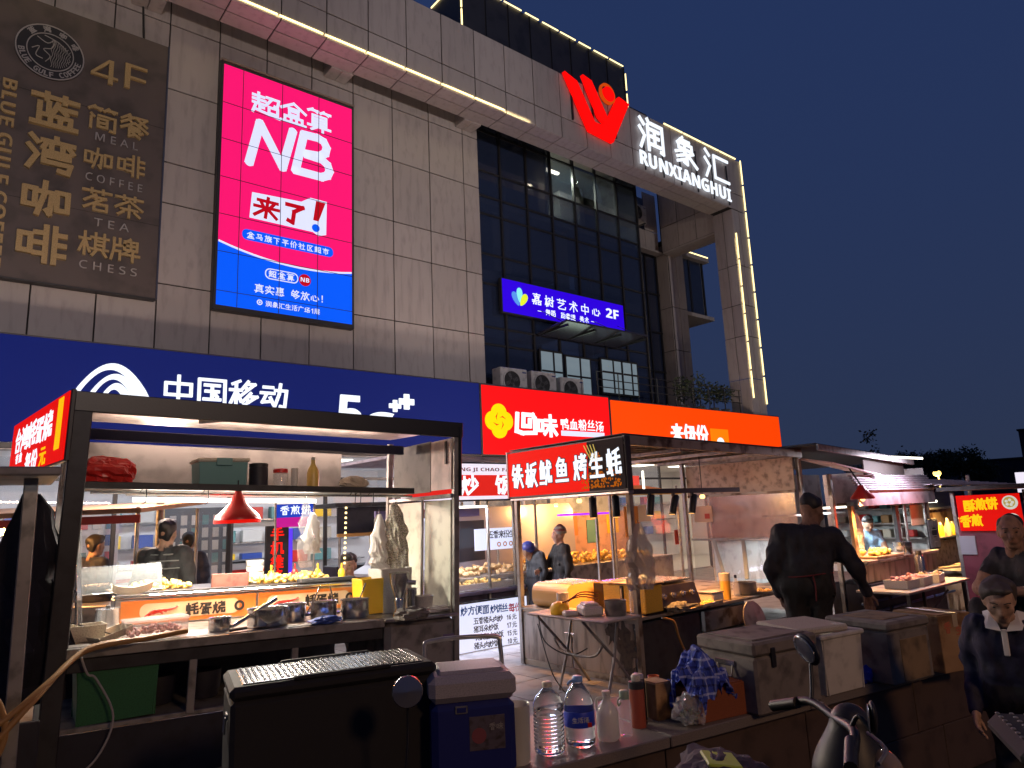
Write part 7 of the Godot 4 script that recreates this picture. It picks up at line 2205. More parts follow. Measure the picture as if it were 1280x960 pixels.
	area_light(s, Vector3(-0.06, 1.4, 0.0), Vector3(0, 90, 0), Vector2(0.7, 0.45), Color(1.0, 0.3, 0.15), 0.5)
	# bright board at the far right
	var bs := thing("bright_board", "white glowing board with red mark at the right edge", "sign", Vector3(36.3, 1.1, 2.6), -52.0)
	bx(bs, "light_panel", glow("panel_white", Color(0.95, 0.92, 0.98), 1.0), Vector3(0.2, 1.0, 0), Vector3(1.3, 0.85, 0.1), 0.01)
	bx(bs, "post", M.steel_dull, Vector3(0.2, -0.4, -0.1), Vector3(0.1, 2.2, 0.1), 0.01)
	plate(bs, "mark", glow("band_red", Color(0.9, 0.16, 0.13), 0.9), disc(16, 0.12, Vector2(0.1, 1.1)), 0.052, 0.01)


func shop_fronts() -> void:
	# the ground floor behind the stalls
	mat("shop_white", lin(0.62, 0.62, 0.64), 0.6)
	mat("carton_tan", lin(0.42, 0.28, 0.15), 0.85, 0.0, cache["grime"], Vector3(0.6, 0.6, 0.6))
	mat("shop_floor", lin(0.4, 0.38, 0.37), 0.3)
	mat("shop_cream", lin(0.55, 0.45, 0.33), 0.6, 0.0, cache["stain"], Vector3(0.6, 0.6, 0.6))
	for k in 3:
		var x0: float = [-2.9, 9.0, 13.1][k]
		var x1: float = [8.95, 13.05, 21.0][k]
		var t := thing("ground_floor_shop", ["bright white phone shop with glass front under the blue sign", "noodle shop front under the red sign", "snack shop front under the orange sign"][k], "shop", Vector3(x0, 0, 0))
		var w := x1 - x0
		var wm: Material = M.shop_white if k != 1 else M.shop_cream
		bx(t, "floor", M.shop_floor, Vector3(w / 2, 0.0, -2.2), Vector3(w, 0.06, 4.2), 0.0)
		bx(t, "back_wall", wm, Vector3(w / 2, 1.5, -4.3), Vector3(w, 3.0, 0.08), 0.0)
		bx(t, "side_wall", wm, Vector3(0.03, 1.5, -2.2), Vector3(0.06, 3.0, 4.2), 0.0)
		bx(t, "side_wall", wm, Vector3(w - 0.03, 1.5, -2.2), Vector3(0.06, 3.0, 4.2), 0.0)
		bx(t, "ceiling", wm, Vector3(w / 2, 2.96, -2.1), Vector3(w, 0.06, 4.4), 0.0)
		var n := int(w / 1.6)
		for i in n + 1:
			bx(t, "frame_post", M.frame_dark, Vector3(i * w / n, 1.4, -0.12), Vector3(0.06, 2.8, 0.06), 0.004)
			if i < n:
				if i % 3 != 1:
					bx(t, "pane", M.glass, Vector3((i + 0.5) * w / n, 1.4, -0.12), Vector3(w / n - 0.07, 2.74, 0.01), 0.0)
				bx(t, "ceiling_light", M.tube_white, Vector3((i + 0.5) * w / n, 2.92, -1.6), Vector3(0.6, 0.02, 0.6), 0.004)
		bx(t, "door_head", M.frame_dark, Vector3(w / 2, 2.45, -0.12), Vector3(w, 0.05, 0.05), 0.004)
		area_light(t, Vector3(w / 2, 2.88, -1.6), Vector3(-90, 0, 0), Vector2(w * 0.85, 0.8), [Color(0.92, 0.95, 1.0), Color(1.0, 0.85, 0.65), Color(1.0, 0.9, 0.75)][k], [15.0, 5.0, 7.0][k])
		for j in 3:
			bx(t, "wall_shelf", M.steel, Vector3(w / 2, 0.8 + j * 0.5, -4.1), Vector3(w * 0.9, 0.03, 0.3), 0.004)
			for i in int(w * 1.6):
				bx(t, "shelf_goods", [M.white_plastic, M.teal_plastic, M.red_plastic, M.cream_plastic, M.blue_plastic, M.yellow_plastic][(i * 5 + j * 2 + k) % 6], Vector3(w * 0.07 + i * 0.55, 0.95 + j * 0.5, -4.08), Vector3(0.28 + 0.08 * (i % 3), 0.26, 0.2), 0.01)
		# soffit lights over the pavement
		bx(t, "soffit", mat("soffit_grey", lin(0.35, 0.34, 0.36), 0.6), Vector3(w / 2, 2.86, 0.0), Vector3(w, 0.03, 0.24), 0.002)
	var rk := thing("phone_case_rack", "dark rack of white phone cases in the shop window", "rack", Vector3(3.1, 0, -0.6))
	bx(rk, "board", mat("rack_dark", lin(0.09, 0.09, 0.1), 0.6), Vector3(0.45, 1.3, 0), Vector3(1.1, 1.4, 0.04), 0.006)
	for i in 6:
		for j in 6:
			bx(rk, "phone_case", [M.white_plastic, M.bag_white, M.teal_plastic, M.white_plastic][(i * 5 + j * 3) % 4], Vector3(0.02 + i * 0.17, 0.75 + j * 0.21, 0.03), Vector3(0.1, 0.16, 0.014), 0.004)
	var rk2 := thing("phone_case_rack", "second rack of small boxes deeper in the phone shop", "rack", Vector3(1.4, 0, -0.9))
	bx(rk2, "board", M.shop_white, Vector3(0.4, 1.2, 0), Vector3(1.2, 1.8, 0.04), 0.006)
	for i in 6:
		for j in 6:
			bx(rk2, "small_box", [M.teal_plastic, M.white_plastic, M.red_plastic, M.blue_plastic][(i * 3 + j) % 4], Vector3(-0.08 + i * 0.19, 0.5 + j * 0.26, 0.05), Vector3(0.13, 0.17, 0.05), 0.004)
	var ctr := thing("shop_counter", "long white shop counter with red stripe in phone shop", "counter", Vector3(2.5, 0, -1.8))
	bx(ctr, "body", M.shop_white, Vector3(1.2, 0.5, 0), Vector3(3.0, 1.0, 0.5), 0.01)
	bx(ctr, "stripe", M.red_plastic, Vector3(1.2, 0.85, 0.256), Vector3(3.0, 0.06, 0.008), 0.002)
	bx(ctr, "top", M.charcoal, Vector3(1.2, 1.02, 0), Vector3(3.1, 0.04, 0.56), 0.006)
	# upright neon shop board
	var nb := thing("repair_board", "upright dark board with glowing red characters by phone shop", "sign", Vector3(4.05, 0, 1.0))
	bx(nb, "board", M.frame_dark, Vector3(0.2, 1.15, 0), Vector3(0.36, 1.0, 0.06), 0.006)
	han(nb, "手机维修", 0.1, 1.42, 0.032, 0.19, Vector2(0, -0.21), glow("neon_red", Color(1.0, 0.12, 0.08), 1.2), 0.13, 0.008)
	bx(nb, "foot", M.frame_dark, Vector3(0.2, 0.32, 0), Vector3(0.1, 0.66, 0.3), 0.006)
	bx(nb, "strip", glow("neon_violet", Color(0.4, 0.25, 1.0), 0.9), Vector3(0.42, 1.15, 0.0), Vector3(0.05, 0.9, 0.05), 0.004)
	var bn := thing("small_banner", "small blue and magenta printed banner hanging by the cart", "banner", Vector3(2.88, 0, 4.5), -32.0)
	bx(bn, "blue_half", glow("banner_blue", Color(0.15, 0.3, 0.85), 0.7), Vector3(0.2, 1.8, 0), Vector3(0.4, 0.14, 0.01), 0.002)
	bx(bn, "magenta_half", glow("banner_magenta", Color(0.8, 0.12, 0.6), 0.8), Vector3(0.2, 1.68, 0), Vector3(0.4, 0.1, 0.01), 0.002)
	han(bn, "香煎饼", 0.05, 1.76, 0.006, 0.09, Vector2(0.11, 0), M.letter_white, 0.12, 0.002)
	rod(bn, "stick", M.steel_dull, [Vector3(0.0, 0, 0), Vector3(0.0, 1.9, 0)], 0.012, 6)
	rod(bn, "stick", M.steel_dull, [Vector3(0.4, 0, 0), Vector3(0.4, 1.9, 0)], 0.012, 6)
	# back row of stalls
	var g := thing("orange_stall", "back row stall with brown canopy glowing orange below", "stall", Vector3(0.2, 0, 1.6), -38.0)
	bx(g, "canopy", mat("canopy_brown", lin(0.42, 0.22, 0.1), 0.7, 0.0, cache["stain"], Vector3(1, 1, 1)), Vector3(1.2, 1.92, 0.2), Vector3(2.9, 0.05, 1.6), 0.006, Vector3(4, 0, 0))
	bx(g, "canopy_edge", mat("edge_red", lin(0.4, 0.05, 0.03), 0.6), Vector3(1.2, 1.78, 1.0), Vector3(2.9, 0.08, 0.02), 0.003)
	for x in [-0.2, 2.6]:
		for z in [-0.5, 0.95]:
			rod(g, "post", M.steel_dull, [Vector3(x, 0, z), Vector3(x, 1.9, z)], 0.02, 6)
	bx(g, "counter", M.steel_dull, Vector3(1.2, 0.45, 0.1), Vector3(2.6, 0.9, 0.8), 0.01)
	turned(g, "lamp_disc", M.tube_white, [Vector2(0, 0), Vector2(0.09, 0), Vector2(0.1, 0.03), Vector2(0, 0.04)], Vector3(1.5, 1.84, 0.75), 18)
	omni(g, Vector3(1.5, 1.76, 0.6), Color(1.0, 0.72, 0.42), 0.8, 0.08)
	var h := thing("dark_stall", "dark back row stall with orange roof edge", "stall", Vector3(4.9, 0, 1.4), 0.0)
	bx(h, "roof", M.charcoal, Vector3(0.6, 1.92, 0), Vector3(1.4, 0.06, 1.0), 0.006)
	bx(h, "upper_panel", M.dark_panel, Vector3(0.6, 1.68, 0.45), Vector3(1.3, 0.4, 0.03), 0.004)
	bx(h, "wood_edge", mat("edge_wood", lin(0.5, 0.27, 0.08), 0.6), Vector3(0.6, 1.46, 0.46), Vector3(1.3, 0.05, 0.05), 0.004)  # edge coloured plain orange
	for x in [0.0, 1.2]:
		rod(h, "post", M.steel_dull, [Vector3(x, 0, 0.44), Vector3(x, 1.9, 0.44)], 0.02, 6)
	bx(h, "counter", M.dark_panel, Vector3(0.6, 0.5, 0.2), Vector3(1.3, 1.0, 0.5), 0.01)
	var c := thing("yellow_stall", "back row stall with yellow awning, bright menu strip and violet light", "stall", Vector3(7.3, 0, 3.0))
	bx(c, "awning", mat("awning_yellow", lin(0.62, 0.4, 0.06), 0.6, 0.0, cache["stain"], Vector3(1, 1, 1)), Vector3(1.4, 2.0, 0.6), Vector3(3.6, 0.04, 1.0), 0.004, Vector3(10, 0, 0))
	for i in 4:
		bx(c, "menu_strip", [glow("strip_amber", Color(1.0, 0.62, 0.15), 0.9), glow("panel_white", Color(0.95, 0.92, 0.98), 1.0), glow("strip_amber", Color(1.0, 0.62, 0.15), 0.9), glow("strip_rose", Color(0.95, 0.3, 0.25), 0.8)][i], Vector3(0.2 + i * 1.0, 2.2, -0.35), Vector3(0.94, 0.24, 0.04), 0.004)
	bx(c, "violet_strip", glow("neon_purple", Color(0.65, 0.2, 1.0), 1.3), Vector3(0.8, 1.62, 0.95), Vector3(1.2, 0.03, 0.03), 0.004)
	bx(c, "back_panel", mat("panel_peach", lin(0.55, 0.33, 0.25), 0.6, 0.0, cache["stain"], Vector3(1, 1, 1)), Vector3(1.6, 1.2, -0.4), Vector3(3.8, 0.9, 0.04), 0.004)
	bx(c, "counter", M.steel_dull, Vector3(1.4, 0.42, 0.5), Vector3(3.4, 0.84, 0.6), 0.01)
	for k in 6:
		bx(c, "poster", [M.yellow_box, M.red_plastic, M.white_plastic, M.orange_sticker, M.teal_plastic, M.yellow_plastic][k], Vector3(0.1 + k * 0.55, 1.3 + 0.15 * (k % 2), -0.37), Vector3(0.32, 0.42, 0.01), 0.002)
	for x in [-0.3, 1.4, 3.1]:
		rod(c, "post", M.steel_dull, [Vector3(x, 0, 1.0), Vector3(x, 2.05, 1.0)], 0.022, 6)
	food_heap(c, "snacks", Vector3(1.2, 0.85, 0.5), Vector3(2.8, 0.16, 0.4), 160, 0.05, "noodle", 111)
	for x in [0.5, 2.3]:
		bx(c, "lamp_bulb", glow("bulb_warm", Color(1.0, 0.8, 0.5), 3.0), Vector3(x, 1.78, 0.6), Vector3(0.07, 0.06, 0.07), 0.02)
		omni(c, Vector3(x, 1.7, 0.6), Color(1.0, 0.72, 0.42), 0.9, 0.06)
	area_light(c, Vector3(0.8, 1.6, 1.0), Vector3(0, 180, 0), Vector2(1.2, 0.04), Color(0.6, 0.25, 1.0), 0.35)
	var hb := thing("hand_board", "white lit board with handwritten menu on the van side stall", "board", Vector3(6.35, 0, 3.85))
	bx(hb, "board", glow("menu_white", Color(0.88, 0.9, 1.0), 1.0), Vector3(0.05, 1.33, 0), Vector3(0.85, 0.3, 0.02), 0.003)
	han(hb, "五香来份生炒", -0.15, 1.34, 0.011, 0.1, Vector2(0.1, 0), mat("ink_dark", lin(0.04, 0.04, 0.07), 0.6), 0.12, 0.002)
	for i in 3:
		ring_plate(hb, "drawn_ring", M.orange_sticker, Vector3(0.05 + i * 0.11, 1.25, 0.011), 0.02, 0.035, 0.002)
	rod(hb, "stand", M.steel_dull, [Vector3(0.05, 0, -0.02), Vector3(0.05, 1.2, -0.02)], 0.015, 6)
	var goods := thing("goods_table", "table heaped with snacks behind the fried rice stall", "table", Vector3(6.2, 0, 3.9))
	bx(goods, "table_top", M.steel_dull, Vector3(0.1, 0.85, 0.1), Vector3(1.9, 0.04, 0.6), 0.006)
	for x in [-0.75, 0.95]:
		bx(goods, "leg", M.charcoal, Vector3(x, 0.42, 0.1), Vector3(0.04, 0.84, 0.5), 0.004)
	food_heap(goods, "snacks", Vector3(-0.1, 0.88, 0.1), Vector3(1.4, 0.12, 0.4), 120, 0.045, "bread", 131)


func foreground() -> void:
	noise_tex("foam", 0.12, [[0.0, 0.7], [0.5, 0.92], [1.0, 1.0]], 3)
	mat("foam_grey", lin(0.2, 0.175, 0.155), 0.85, 0.0, cache["scuff"], Vector3(1.3, 1.3, 1.3))
	mat("foam_tan", lin(0.26, 0.18, 0.1), 0.85, 0.0, cache["scuff"], Vector3(1.1, 1.1, 1.1))
	mat("bin_white", lin(0.6, 0.57, 0.51), 0.5, 0.0, cache["stain"], Vector3(1.5, 1.5, 1.5))
	mat("carton_tan", lin(0.42, 0.28, 0.15), 0.85, 0.0, cache["grime"], Vector3(0.6, 0.6, 0.6))
	mat("tape", lin(0.45, 0.36, 0.24), 0.25)
	mat("carton_red", lin(0.26, 0.07, 0.025), 0.8, 0.0, cache["fine"], Vector3(3, 3, 3))
	mat("cooler_blue", lin(0.012, 0.018, 0.13), 0.4)
	mat("cooler_grey", lin(0.36, 0.34, 0.36), 0.5, 0.0, cache["fine"], Vector3(3, 3, 3))
	mat("box_black", lin(0.008, 0.008, 0.01), 0.75, 0.0, cache["foam"], Vector3(5, 5, 5))
	mat("box_top", lin(0.01, 0.01, 0.012), 0.25, 0.0, cache["foam"], Vector3(5, 5, 5))
	clear("water_bottle", Color(0.85, 0.92, 0.97), 0.16, 0.05)
	var wm := clear("water", Color(0.93, 0.97, 1.0), 0.03, 0.02)
	wm.refraction_enabled = true
	wm.refraction_scale = 0.033
	clear("milky", Color(0.85, 0.85, 0.82), 0.72, 0.2)
	mat("label_blue", lin(0.02, 0.05, 0.5), 0.4)
	mat("thermos_red", lin(0.3, 0.06, 0.03), 0.4)
	mat("plaid_blue", lin(0.04, 0.07, 0.25), 0.9)
	# black insulated box
	var t := thing("black_box", "large black insulated box with patterned grey lid and metal clasp", "box", Vector3(1.6, 0.45, 8.58), -14.0)
	bx(t, "body", M.box_black, Vector3(0, 0.225, 0), Vector3(0.94, 0.45, 0.46), 0.02)
	bx(t, "lid", M.box_black, Vector3(0, 0.48, 0), Vector3(0.95, 0.06, 0.47), 0.02)
	bx(t, "lid_pattern", M.box_top, Vector3(0, 0.511, 0.0), Vector3(0.84, 0.008, 0.38), 0.003)
	var studs := MB.new()
	for i in 32:
		for k in 14:
			studs.box(Vector3(-0.4 + i * 0.026, 0.516, -0.18 + k * 0.026), Vector3(0.013, 0.006, 0.013), 0.002)
	kind(put(t, "lid_studs", studs.done(), M.box_top), "stuff")
	for z in [-0.215, 0.215]:
		bx(t, "lid_lip", M.box_black, Vector3(0.02, 0.515, z), Vector3(0.45, 0.02, 0.03), 0.006)
	bx(t, "clasp", M.steel_dull, Vector3(-0.472, 0.36, 0.05), Vector3(0.012, 0.025, 0.07), 0.003)
	rod(t, "clasp_loop", M.steel_dull, [Vector3(-0.48, 0.36, 0.02), Vector3(-0.483, 0.29, 0.025), Vector3(-0.483, 0.29, 0.075), Vector3(-0.48, 0.36, 0.08)], 0.005, 6)
	var mir := thing("round_mirror", "round grey scooter mirror in front of the black box", "mirror", Vector3(1.65, 0.03, 9.23), -31.0)
	turned(mir, "glass", mat("mirror_grey", lin(0.22, 0.23, 0.27), 0.12, 0.7), [Vector2(0, 0), Vector2(0.062, 0.0), Vector2(0.066, 0.006), Vector2(0.062, 0.016), Vector2(0, 0.022)], Vector3(0, 0.9, 0), 28, Vector3(84, 0, 0))
	rod(mir, "stem", M.black_metal, [Vector3(0, 0.84, -0.01), Vector3(0.0, 0.7, -0.02), Vector3(-0.02, 0.5, 0.05), Vector3(-0.02, -0.32, 0.05)], 0.007, 6)
	# blue cooler
	t = thing("blue_cooler", "dark blue cool box with grey lid and metal carrying handle", "cool box", Vector3(2.15, 0.45, 8.98), -28.0)
	bx(t, "body", M.cooler_blue, Vector3(0, 0.17, 0), Vector3(0.4, 0.34, 0.32), 0.03)
	bx(t, "lid", M.cooler_grey, Vector3(0, 0.4, 0), Vector3(0.42, 0.12, 0.34), 0.03)
	bx(t, "lid_top", M.cooler_grey, Vector3(0, 0.46, -0.02), Vector3(0.32, 0.03, 0.26), 0.012)
	rod(t, "handle", M.steel, curve([Vector3(-0.2, 0.36, -0.17), Vector3(-0.2, 0.52, -0.2), Vector3(-0.16, 0.57, -0.21), Vector3(0.16, 0.57, -0.21), Vector3(0.2, 0.52, -0.2), Vector3(0.2, 0.36, -0.17)], 5), 0.012, 8)
	bx(t, "latch", M.steel_dull, Vector3(-0.06, 0.31, 0.162), Vector3(0.06, 0.035, 0.01), 0.003)
	bx(t, "latch", M.cooler_blue, Vector3(-0.06, 0.31, 0.166), Vector3(0.045, 0.022, 0.008), 0.002)
	bx(t, "sticker", mat("sticker_grey", lin(0.1, 0.09, 0.13), 0.5, 0.0, cache["grime"], Vector3(4, 4, 4)), Vector3(0.06, 0.2, 0.161), Vector3(0.17, 0.15, 0.003), 0.001)
	plate(t, "sticker_print", mat("sticker_red", lin(0.2, 0.05, 0.06), 0.5), disc(14, 0.035, Vector2(0.02, 0.19)), 0.163, 0.001)
	han(t, "香味", 0.07, 0.21, 0.163, 0.03, Vector2(0.035, 0), M.silver_letter, 0.12, 0.001)
	# bucket with whisk, bottle beside
	t = thing("white_tub", "tall white tub holding a wire whisk beside the cooler", "tub", Vector3(2.36, 0.45, 9.08))
	turned(t, "tub", M.milky, [Vector2(0, 0.004), Vector2(0.062, 0), Vector2(0.066, 0.01), Vector2(0.072, 0.27), Vector2(0.074, 0.272), Vector2(0.069, 0.268), Vector2(0.062, 0.012), Vector2(0, 0.01)], Vector3.ZERO, 28)
	for i in 6:
		var a := PI * i / 6
		rod(t, "whisk_wire", M.steel_bright, curve([Vector3(-0.03, 0.16, 0), Vector3(0.0 + cos(a) * 0.022, 0.09, sin(a) * 0.022), Vector3(0.03 + cos(a) * 0.006, 0.03, sin(a) * 0.006), Vector3(0.01 - cos(a) * 0.022, 0.08, -sin(a) * 0.022), Vector3(-0.03, 0.16, 0)], 4), 0.0016, 4)
	rod(t, "whisk_handle", M.steel_bright, [Vector3(-0.03, 0.15, 0), Vector3(-0.062, 0.26, 0)], 0.008, 8)
	bottle("milk_bottle", "pale plastic bottle with red cap behind the white tub", Vector3(2.44, 0.45, 8.86), [Vector2(0, 0), Vector2(0.042, 0), Vector2(0.044, 0.2), Vector2(0.04, 0.26), Vector2(0.016, 0.33), Vector2(0.015, 0.345)], "milky", "red_plastic", 0.017, 0.02)
	# five litre water bottles
	var rib := []
	for i in 10:
		var y := 0.02 + i * 0.018
		rib.append_array([Vector2(0.078, y), Vector2(0.08, y + 0.005), Vector2(0.074, y + 0.014)])
	var prof := [Vector2(0, 0.006), Vector2(0.06, 0.0), Vector2(0.076, 0.012)]
	prof.append_array(rib)
	prof.append_array([Vector2(0.08, 0.21), Vector2(0.078, 0.24), Vector2(0.062, 0.275), Vector2(0.035, 0.3), Vector2(0.024, 0.312), Vector2(0.024, 0.325)])
	t = bottle("water_bottle", "large ribbed clear water bottle without label on the wall", Vector3(2.56, 0.45, 9.1), prof, "water", "cream_plastic", 0.026, 0.02, "large water bottles")
	var p2 := [Vector2(0, 0.006), Vector2(0.062, 0.0), Vector2(0.078, 0.015), Vector2(0.08, 0.04), Vector2(0.075, 0.06), Vector2(0.08, 0.09), Vector2(0.08, 0.19), Vector2(0.077, 0.22), Vector2(0.06, 0.26), Vector2(0.036, 0.292), Vector2(0.026, 0.305), Vector2(0.026, 0.32)]
	t = bottle("water_bottle", "large clear water bottle with blue label and blue cap", Vector3(2.76, 0.45, 9.12), p2, "water", "cap_blue", 0.028, 0.022, "large water bottles")
	turned(t, "label", M.label_blue, [Vector2(0.0812, 0.1), Vector2(0.0818, 0.101), Vector2(0.0818, 0.174), Vector2(0.0812, 0.175)], Vector3.ZERO, 28)
	var lab := Node3D.new()
	lab.name = "label_print"
	t.add_child(lab)
	lab.rotation_degrees.y = -38
	han(lab, "生活汤", -0.045, 0.128, 0.082, 0.026, Vector2(0.03, 0), M.white_plastic, 0.12, 0.001)
	bx(lab, "label_mark", M.red_plastic, Vector3(0.045, 0.115, 0.075), Vector3(0.022, 0.022, 0.004), 0.001)
	rod(t, "grip", M.cap_blue, curve([Vector3(-0.02, 0.315, 0), Vector3(-0.05, 0.325, 0.0), Vector3(-0.07, 0.31, 0.0)], 4), 0.008, 6)
	# white jug
	t = thing("white_jug", "milky white plastic jug with small handle on the wall", "jug", Vector3(2.92, 0.45, 9.17), -40.0)
	turned(t, "body", M.milky, [Vector2(0, 0.004), Vector2(0.05, 0), Vector2(0.06, 0.015), Vector2(0.06, 0.13), Vector2(0.052, 0.16), Vector2(0.03, 0.185), Vector2(0.02, 0.2), Vector2(0.02, 0.22)], Vector3.ZERO, 24)
	turned(t, "cap", M.white_plastic, [Vector2(0, 0.218), Vector2(0.022, 0.218), Vector2(0.022, 0.245), Vector2(0, 0.248)], Vector3.ZERO, 18)
	rod(t, "handle", M.milky, curve([Vector3(-0.02, 0.21, 0), Vector3(-0.05, 0.205, 0), Vector3(-0.055, 0.17, 0), Vector3(-0.048, 0.14, 0)], 4), 0.009, 8)
	t = bottle("glass_flask", "small clear drinking flask with green loop cap on the wall", Vector3(3.04, 0.45, 9.19), [Vector2(0, 0.006), Vector2(0.034, 0), Vector2(0.036, 0.16), Vector2(0.026, 0.18), Vector2(0.024, 0.19)], "water_bottle", "cap_green", 0.027, 0.04)
	rod(t, "cap_loop", M.cap_green, curve([Vector3(-0.02, 0.2, 0), Vector3(-0.05, 0.19, 0.0), Vector3(-0.05, 0.16, 0.0), Vector3(-0.03, 0.17, 0)], 4), 0.005, 6)
	t = bottle("thermos_flask", "red brown thermos flask with black collar and pale cap", Vector3(3.2, 0.45, 9.14), [Vector2(0, 0), Vector2(0.042, 0), Vector2(0.043, 0.2), Vector2(0.04, 0.21)], "thermos_red", "cream_plastic", 0.026, 0.03)
	turned(t, "collar", M.black_plastic, [Vector2(0.0, 0.2), Vector2(0.043, 0.205), Vector2(0.042, 0.24), Vector2(0.028, 0.245), Vector2(0, 0.245)], Vector3.ZERO, 24)
	t.get_node("cap").position.y = 0.036
	bx(t, "grip", M.black_plastic, Vector3(0.05, 0.01, 0.0), Vector3(0.03, 0.02, 0.03), 0.006)
	bottle("thermos_flask", "black thermos flask with grey cap behind the red one", Vector3(3.32, 0.45, 9.05), [Vector2(0, 0), Vector2(0.04, 0), Vector2(0.04, 0.21), Vector2(0.036, 0.225)], "black_plastic", "cooler_grey", 0.034, 0.025)
	t = thing("orange_cup", "small orange paper cup behind the thermos flasks", "cup", Vector3(3.66, 0.45, 8.88))
	turned(t, "cup", mat("cup_orange", lin(0.6, 0.16, 0.05), 0.5), [Vector2(0, 0), Vector2(0.028, 0), Vector2(0.036, 0.16), Vector2(0.033, 0.16), Vector2(0.026, 0.01), Vector2(0, 0.01)], Vector3.ZERO, 20)
	# bag, cloth, cartons
	t = thing("vegetable_bag", "clear plastic bag with greens against the red carton", "bag", Vector3(3.42, 0.45, 9.33))
	put(t, "bag", crumpled(61, Vector3(0.1, 0.09, 0.08), 22, 0.4), M.film, Vector3(0, 0.08, 0))
	leaf_ball(t, "greens", Vector3(0, 0.05, 0), Vector3(0.06, 0.04, 0.05), 120, 0.02, "leaf_green")
	var cloth := put(self, "plaid_cloth", drape(Vector3(0.2, 0.17, 0.18), 72), M.plaid, Vector3(3.57, 0.68, 9.3))
	tag(cloth, "crumpled blue and white plaid cloth over the red carton", "cloth")
	t = thing("red_carton", "reddish brown cardboard box under the plaid cloth", "carton", Vector3(3.66, 0.45, 9.27), -12.0)
	bx(t, "box", M.carton_red, Vector3(0, 0.09, 0), Vector3(0.38, 0.18, 0.28), 0.004)
	bx(t, "flap", M.carton_red, Vector3(0, 0.183, 0.06), Vector3(0.37, 0.005, 0.14), 0.001)
	bx(t, "flap", M.carton_red, Vector3(0, 0.184, -0.08), Vector3(0.37, 0.005, 0.13), 0.001)
	t = thing("tall_carton", "narrow tan cardboard box behind the clear bag", "carton", Vector3(3.42, 0.45, 9.1), -12.0)
	bx(t, "box", M.carton_tan, Vector3(0, 0.1, 0), Vector3(0.12, 0.2, 0.14), 0.004)
	bx(t, "flap", M.carton_tan, Vector3(0, 0.203, 0.0), Vector3(0.11, 0.005, 0.13), 0.001)
	# grey foam box
	t = thing("grey_foam_box", "large grey foam box with lid and black latches on the wall", "box", Vector3(4.1, 0.45, 9.36), -9.3)
	bx(t, "body", M.foam_grey, Vector3(0, 0.16, 0), Vector3(0.56, 0.32, 0.46), 0.015)
	bx(t, "lid", M.foam_grey, Vector3(0, 0.365, 0), Vector3(0.57, 0.08, 0.47), 0.015)
	bx(t, "lid_panel", M.foam_grey, Vector3(0, 0.408, 0), Vector3(0.47, 0.012, 0.37), 0.006)
	for x in [-0.13, 0.17]:
		bx(t, "latch", M.black_plastic, Vector3(x, 0.31, 0.238), Vector3(0.035, 0.11, 0.015), 0.004)
	rod(t, "handle", M.steel_dull, [Vector3(-0.285, 0.26, -0.06), Vector3(-0.3, 0.2, -0.06), Vector3(-0.3, 0.2, 0.06), Vector3(-0.285, 0.26, 0.06)], 0.006, 6)
	bx(t, "handle_plate", M.steel_bright, Vector3(-0.284, 0.27, 0), Vector3(0.008, 0.035, 0.16), 0.003)
	# white bin with tray
	t = thing("white_bin", "white plastic storage bin with a foam tray lying on top", "bin", Vector3(4.68, 0.45, 9.42), -9.3)
	open_tray(t, "bin", M.bin_white, Vector3.ZERO, Vector3(0.36, 0.35, 0.42), 0.01, 0.06)
	bx(t, "rim", M.bin_white, Vector3(0, 0.35, 0.225), Vector3(0.44, 0.03, 0.03), 0.008)
	bx(t, "rim", M.bin_white, Vector3(0.21, 0.35, 0), Vector3(0.03, 0.03, 0.44), 0.008)
	bx(t, "foam_lid", M.cream_plastic, Vector3(-0.12, 0.395, 0.02), Vector3(0.5, 0.045, 0.34), 0.012, Vector3(3, 0, -2))
	# dark foam box, then cartons
	t = thing("dark_foam_box", "dark grey foam box under the standing man's hand", "box", Vector3(5.2, 0.45, 9.62), -9.3)
	bx(t, "body", M.foam_grey, Vector3(0, 0.17, 0), Vector3(0.46, 0.34, 0.46), 0.015)
	bx(t, "front_board", M.foam_tan, Vector3(0.03, 0.15, 0.232), Vector3(0.3, 0.26, 0.006), 0.002)
	bx(t, "lid", M.foam_grey, Vector3(0, 0.37, 0), Vector3(0.48, 0.06, 0.48), 0.015)
	bx(t, "lid_paper", M.foam_tan, Vector3(0.0, 0.402, 0.0), Vector3(0.3, 0.006, 0.3), 0.002)
	t = thing("cardboard_box", "tan cardboard box with red print at the end of the row", "carton", Vector3(5.72, 0.45, 9.78), -16.0)
	bx(t, "box", M.carton_tan, Vector3(0, 0.19, 0), Vector3(0.34, 0.38, 0.36), 0.004)
	bx(t, "tape", M.tape, Vector3(0, 0.3885, 0), Vector3(0.05, 0.002, 0.36), 0.0)
	bx(t, "tape", M.tape, Vector3(0, 0.34, 0.1812), Vector3(0.05, 0.09, 0.002), 0.0)
	for x in [-0.172, 0.0]:
		bx(t, "flap", M.carton_tan, Vector3(x * 0.5, 0.384, 0), Vector3(0.16, 0.005, 0.35), 0.001)
	han(t, "香", -0.12, 0.26, 0.181, 0.07, Vector2.ZERO, mat("ink_faded", lin(0.45, 0.12, 0.06), 0.8), 0.14, 0.001)
	han(t, "生活", 0.0, 0.24, 0.181, 0.06, Vector2(0.07, 0), mat("ink_faded", lin(0.45, 0.12, 0.06), 0.8), 0.14, 0.001)
	var bl := thing("blue_bag", "small blue plastic bag between the bin and dark box", "bag", Vector3(4.93, 0.45, 9.62))
	put(bl, "bag", crumpled(83, Vector3(0.05, 0.06, 0.05), 10, 0.3), M.label_blue, Vector3(0, 0.05, 0))
	vehicles()


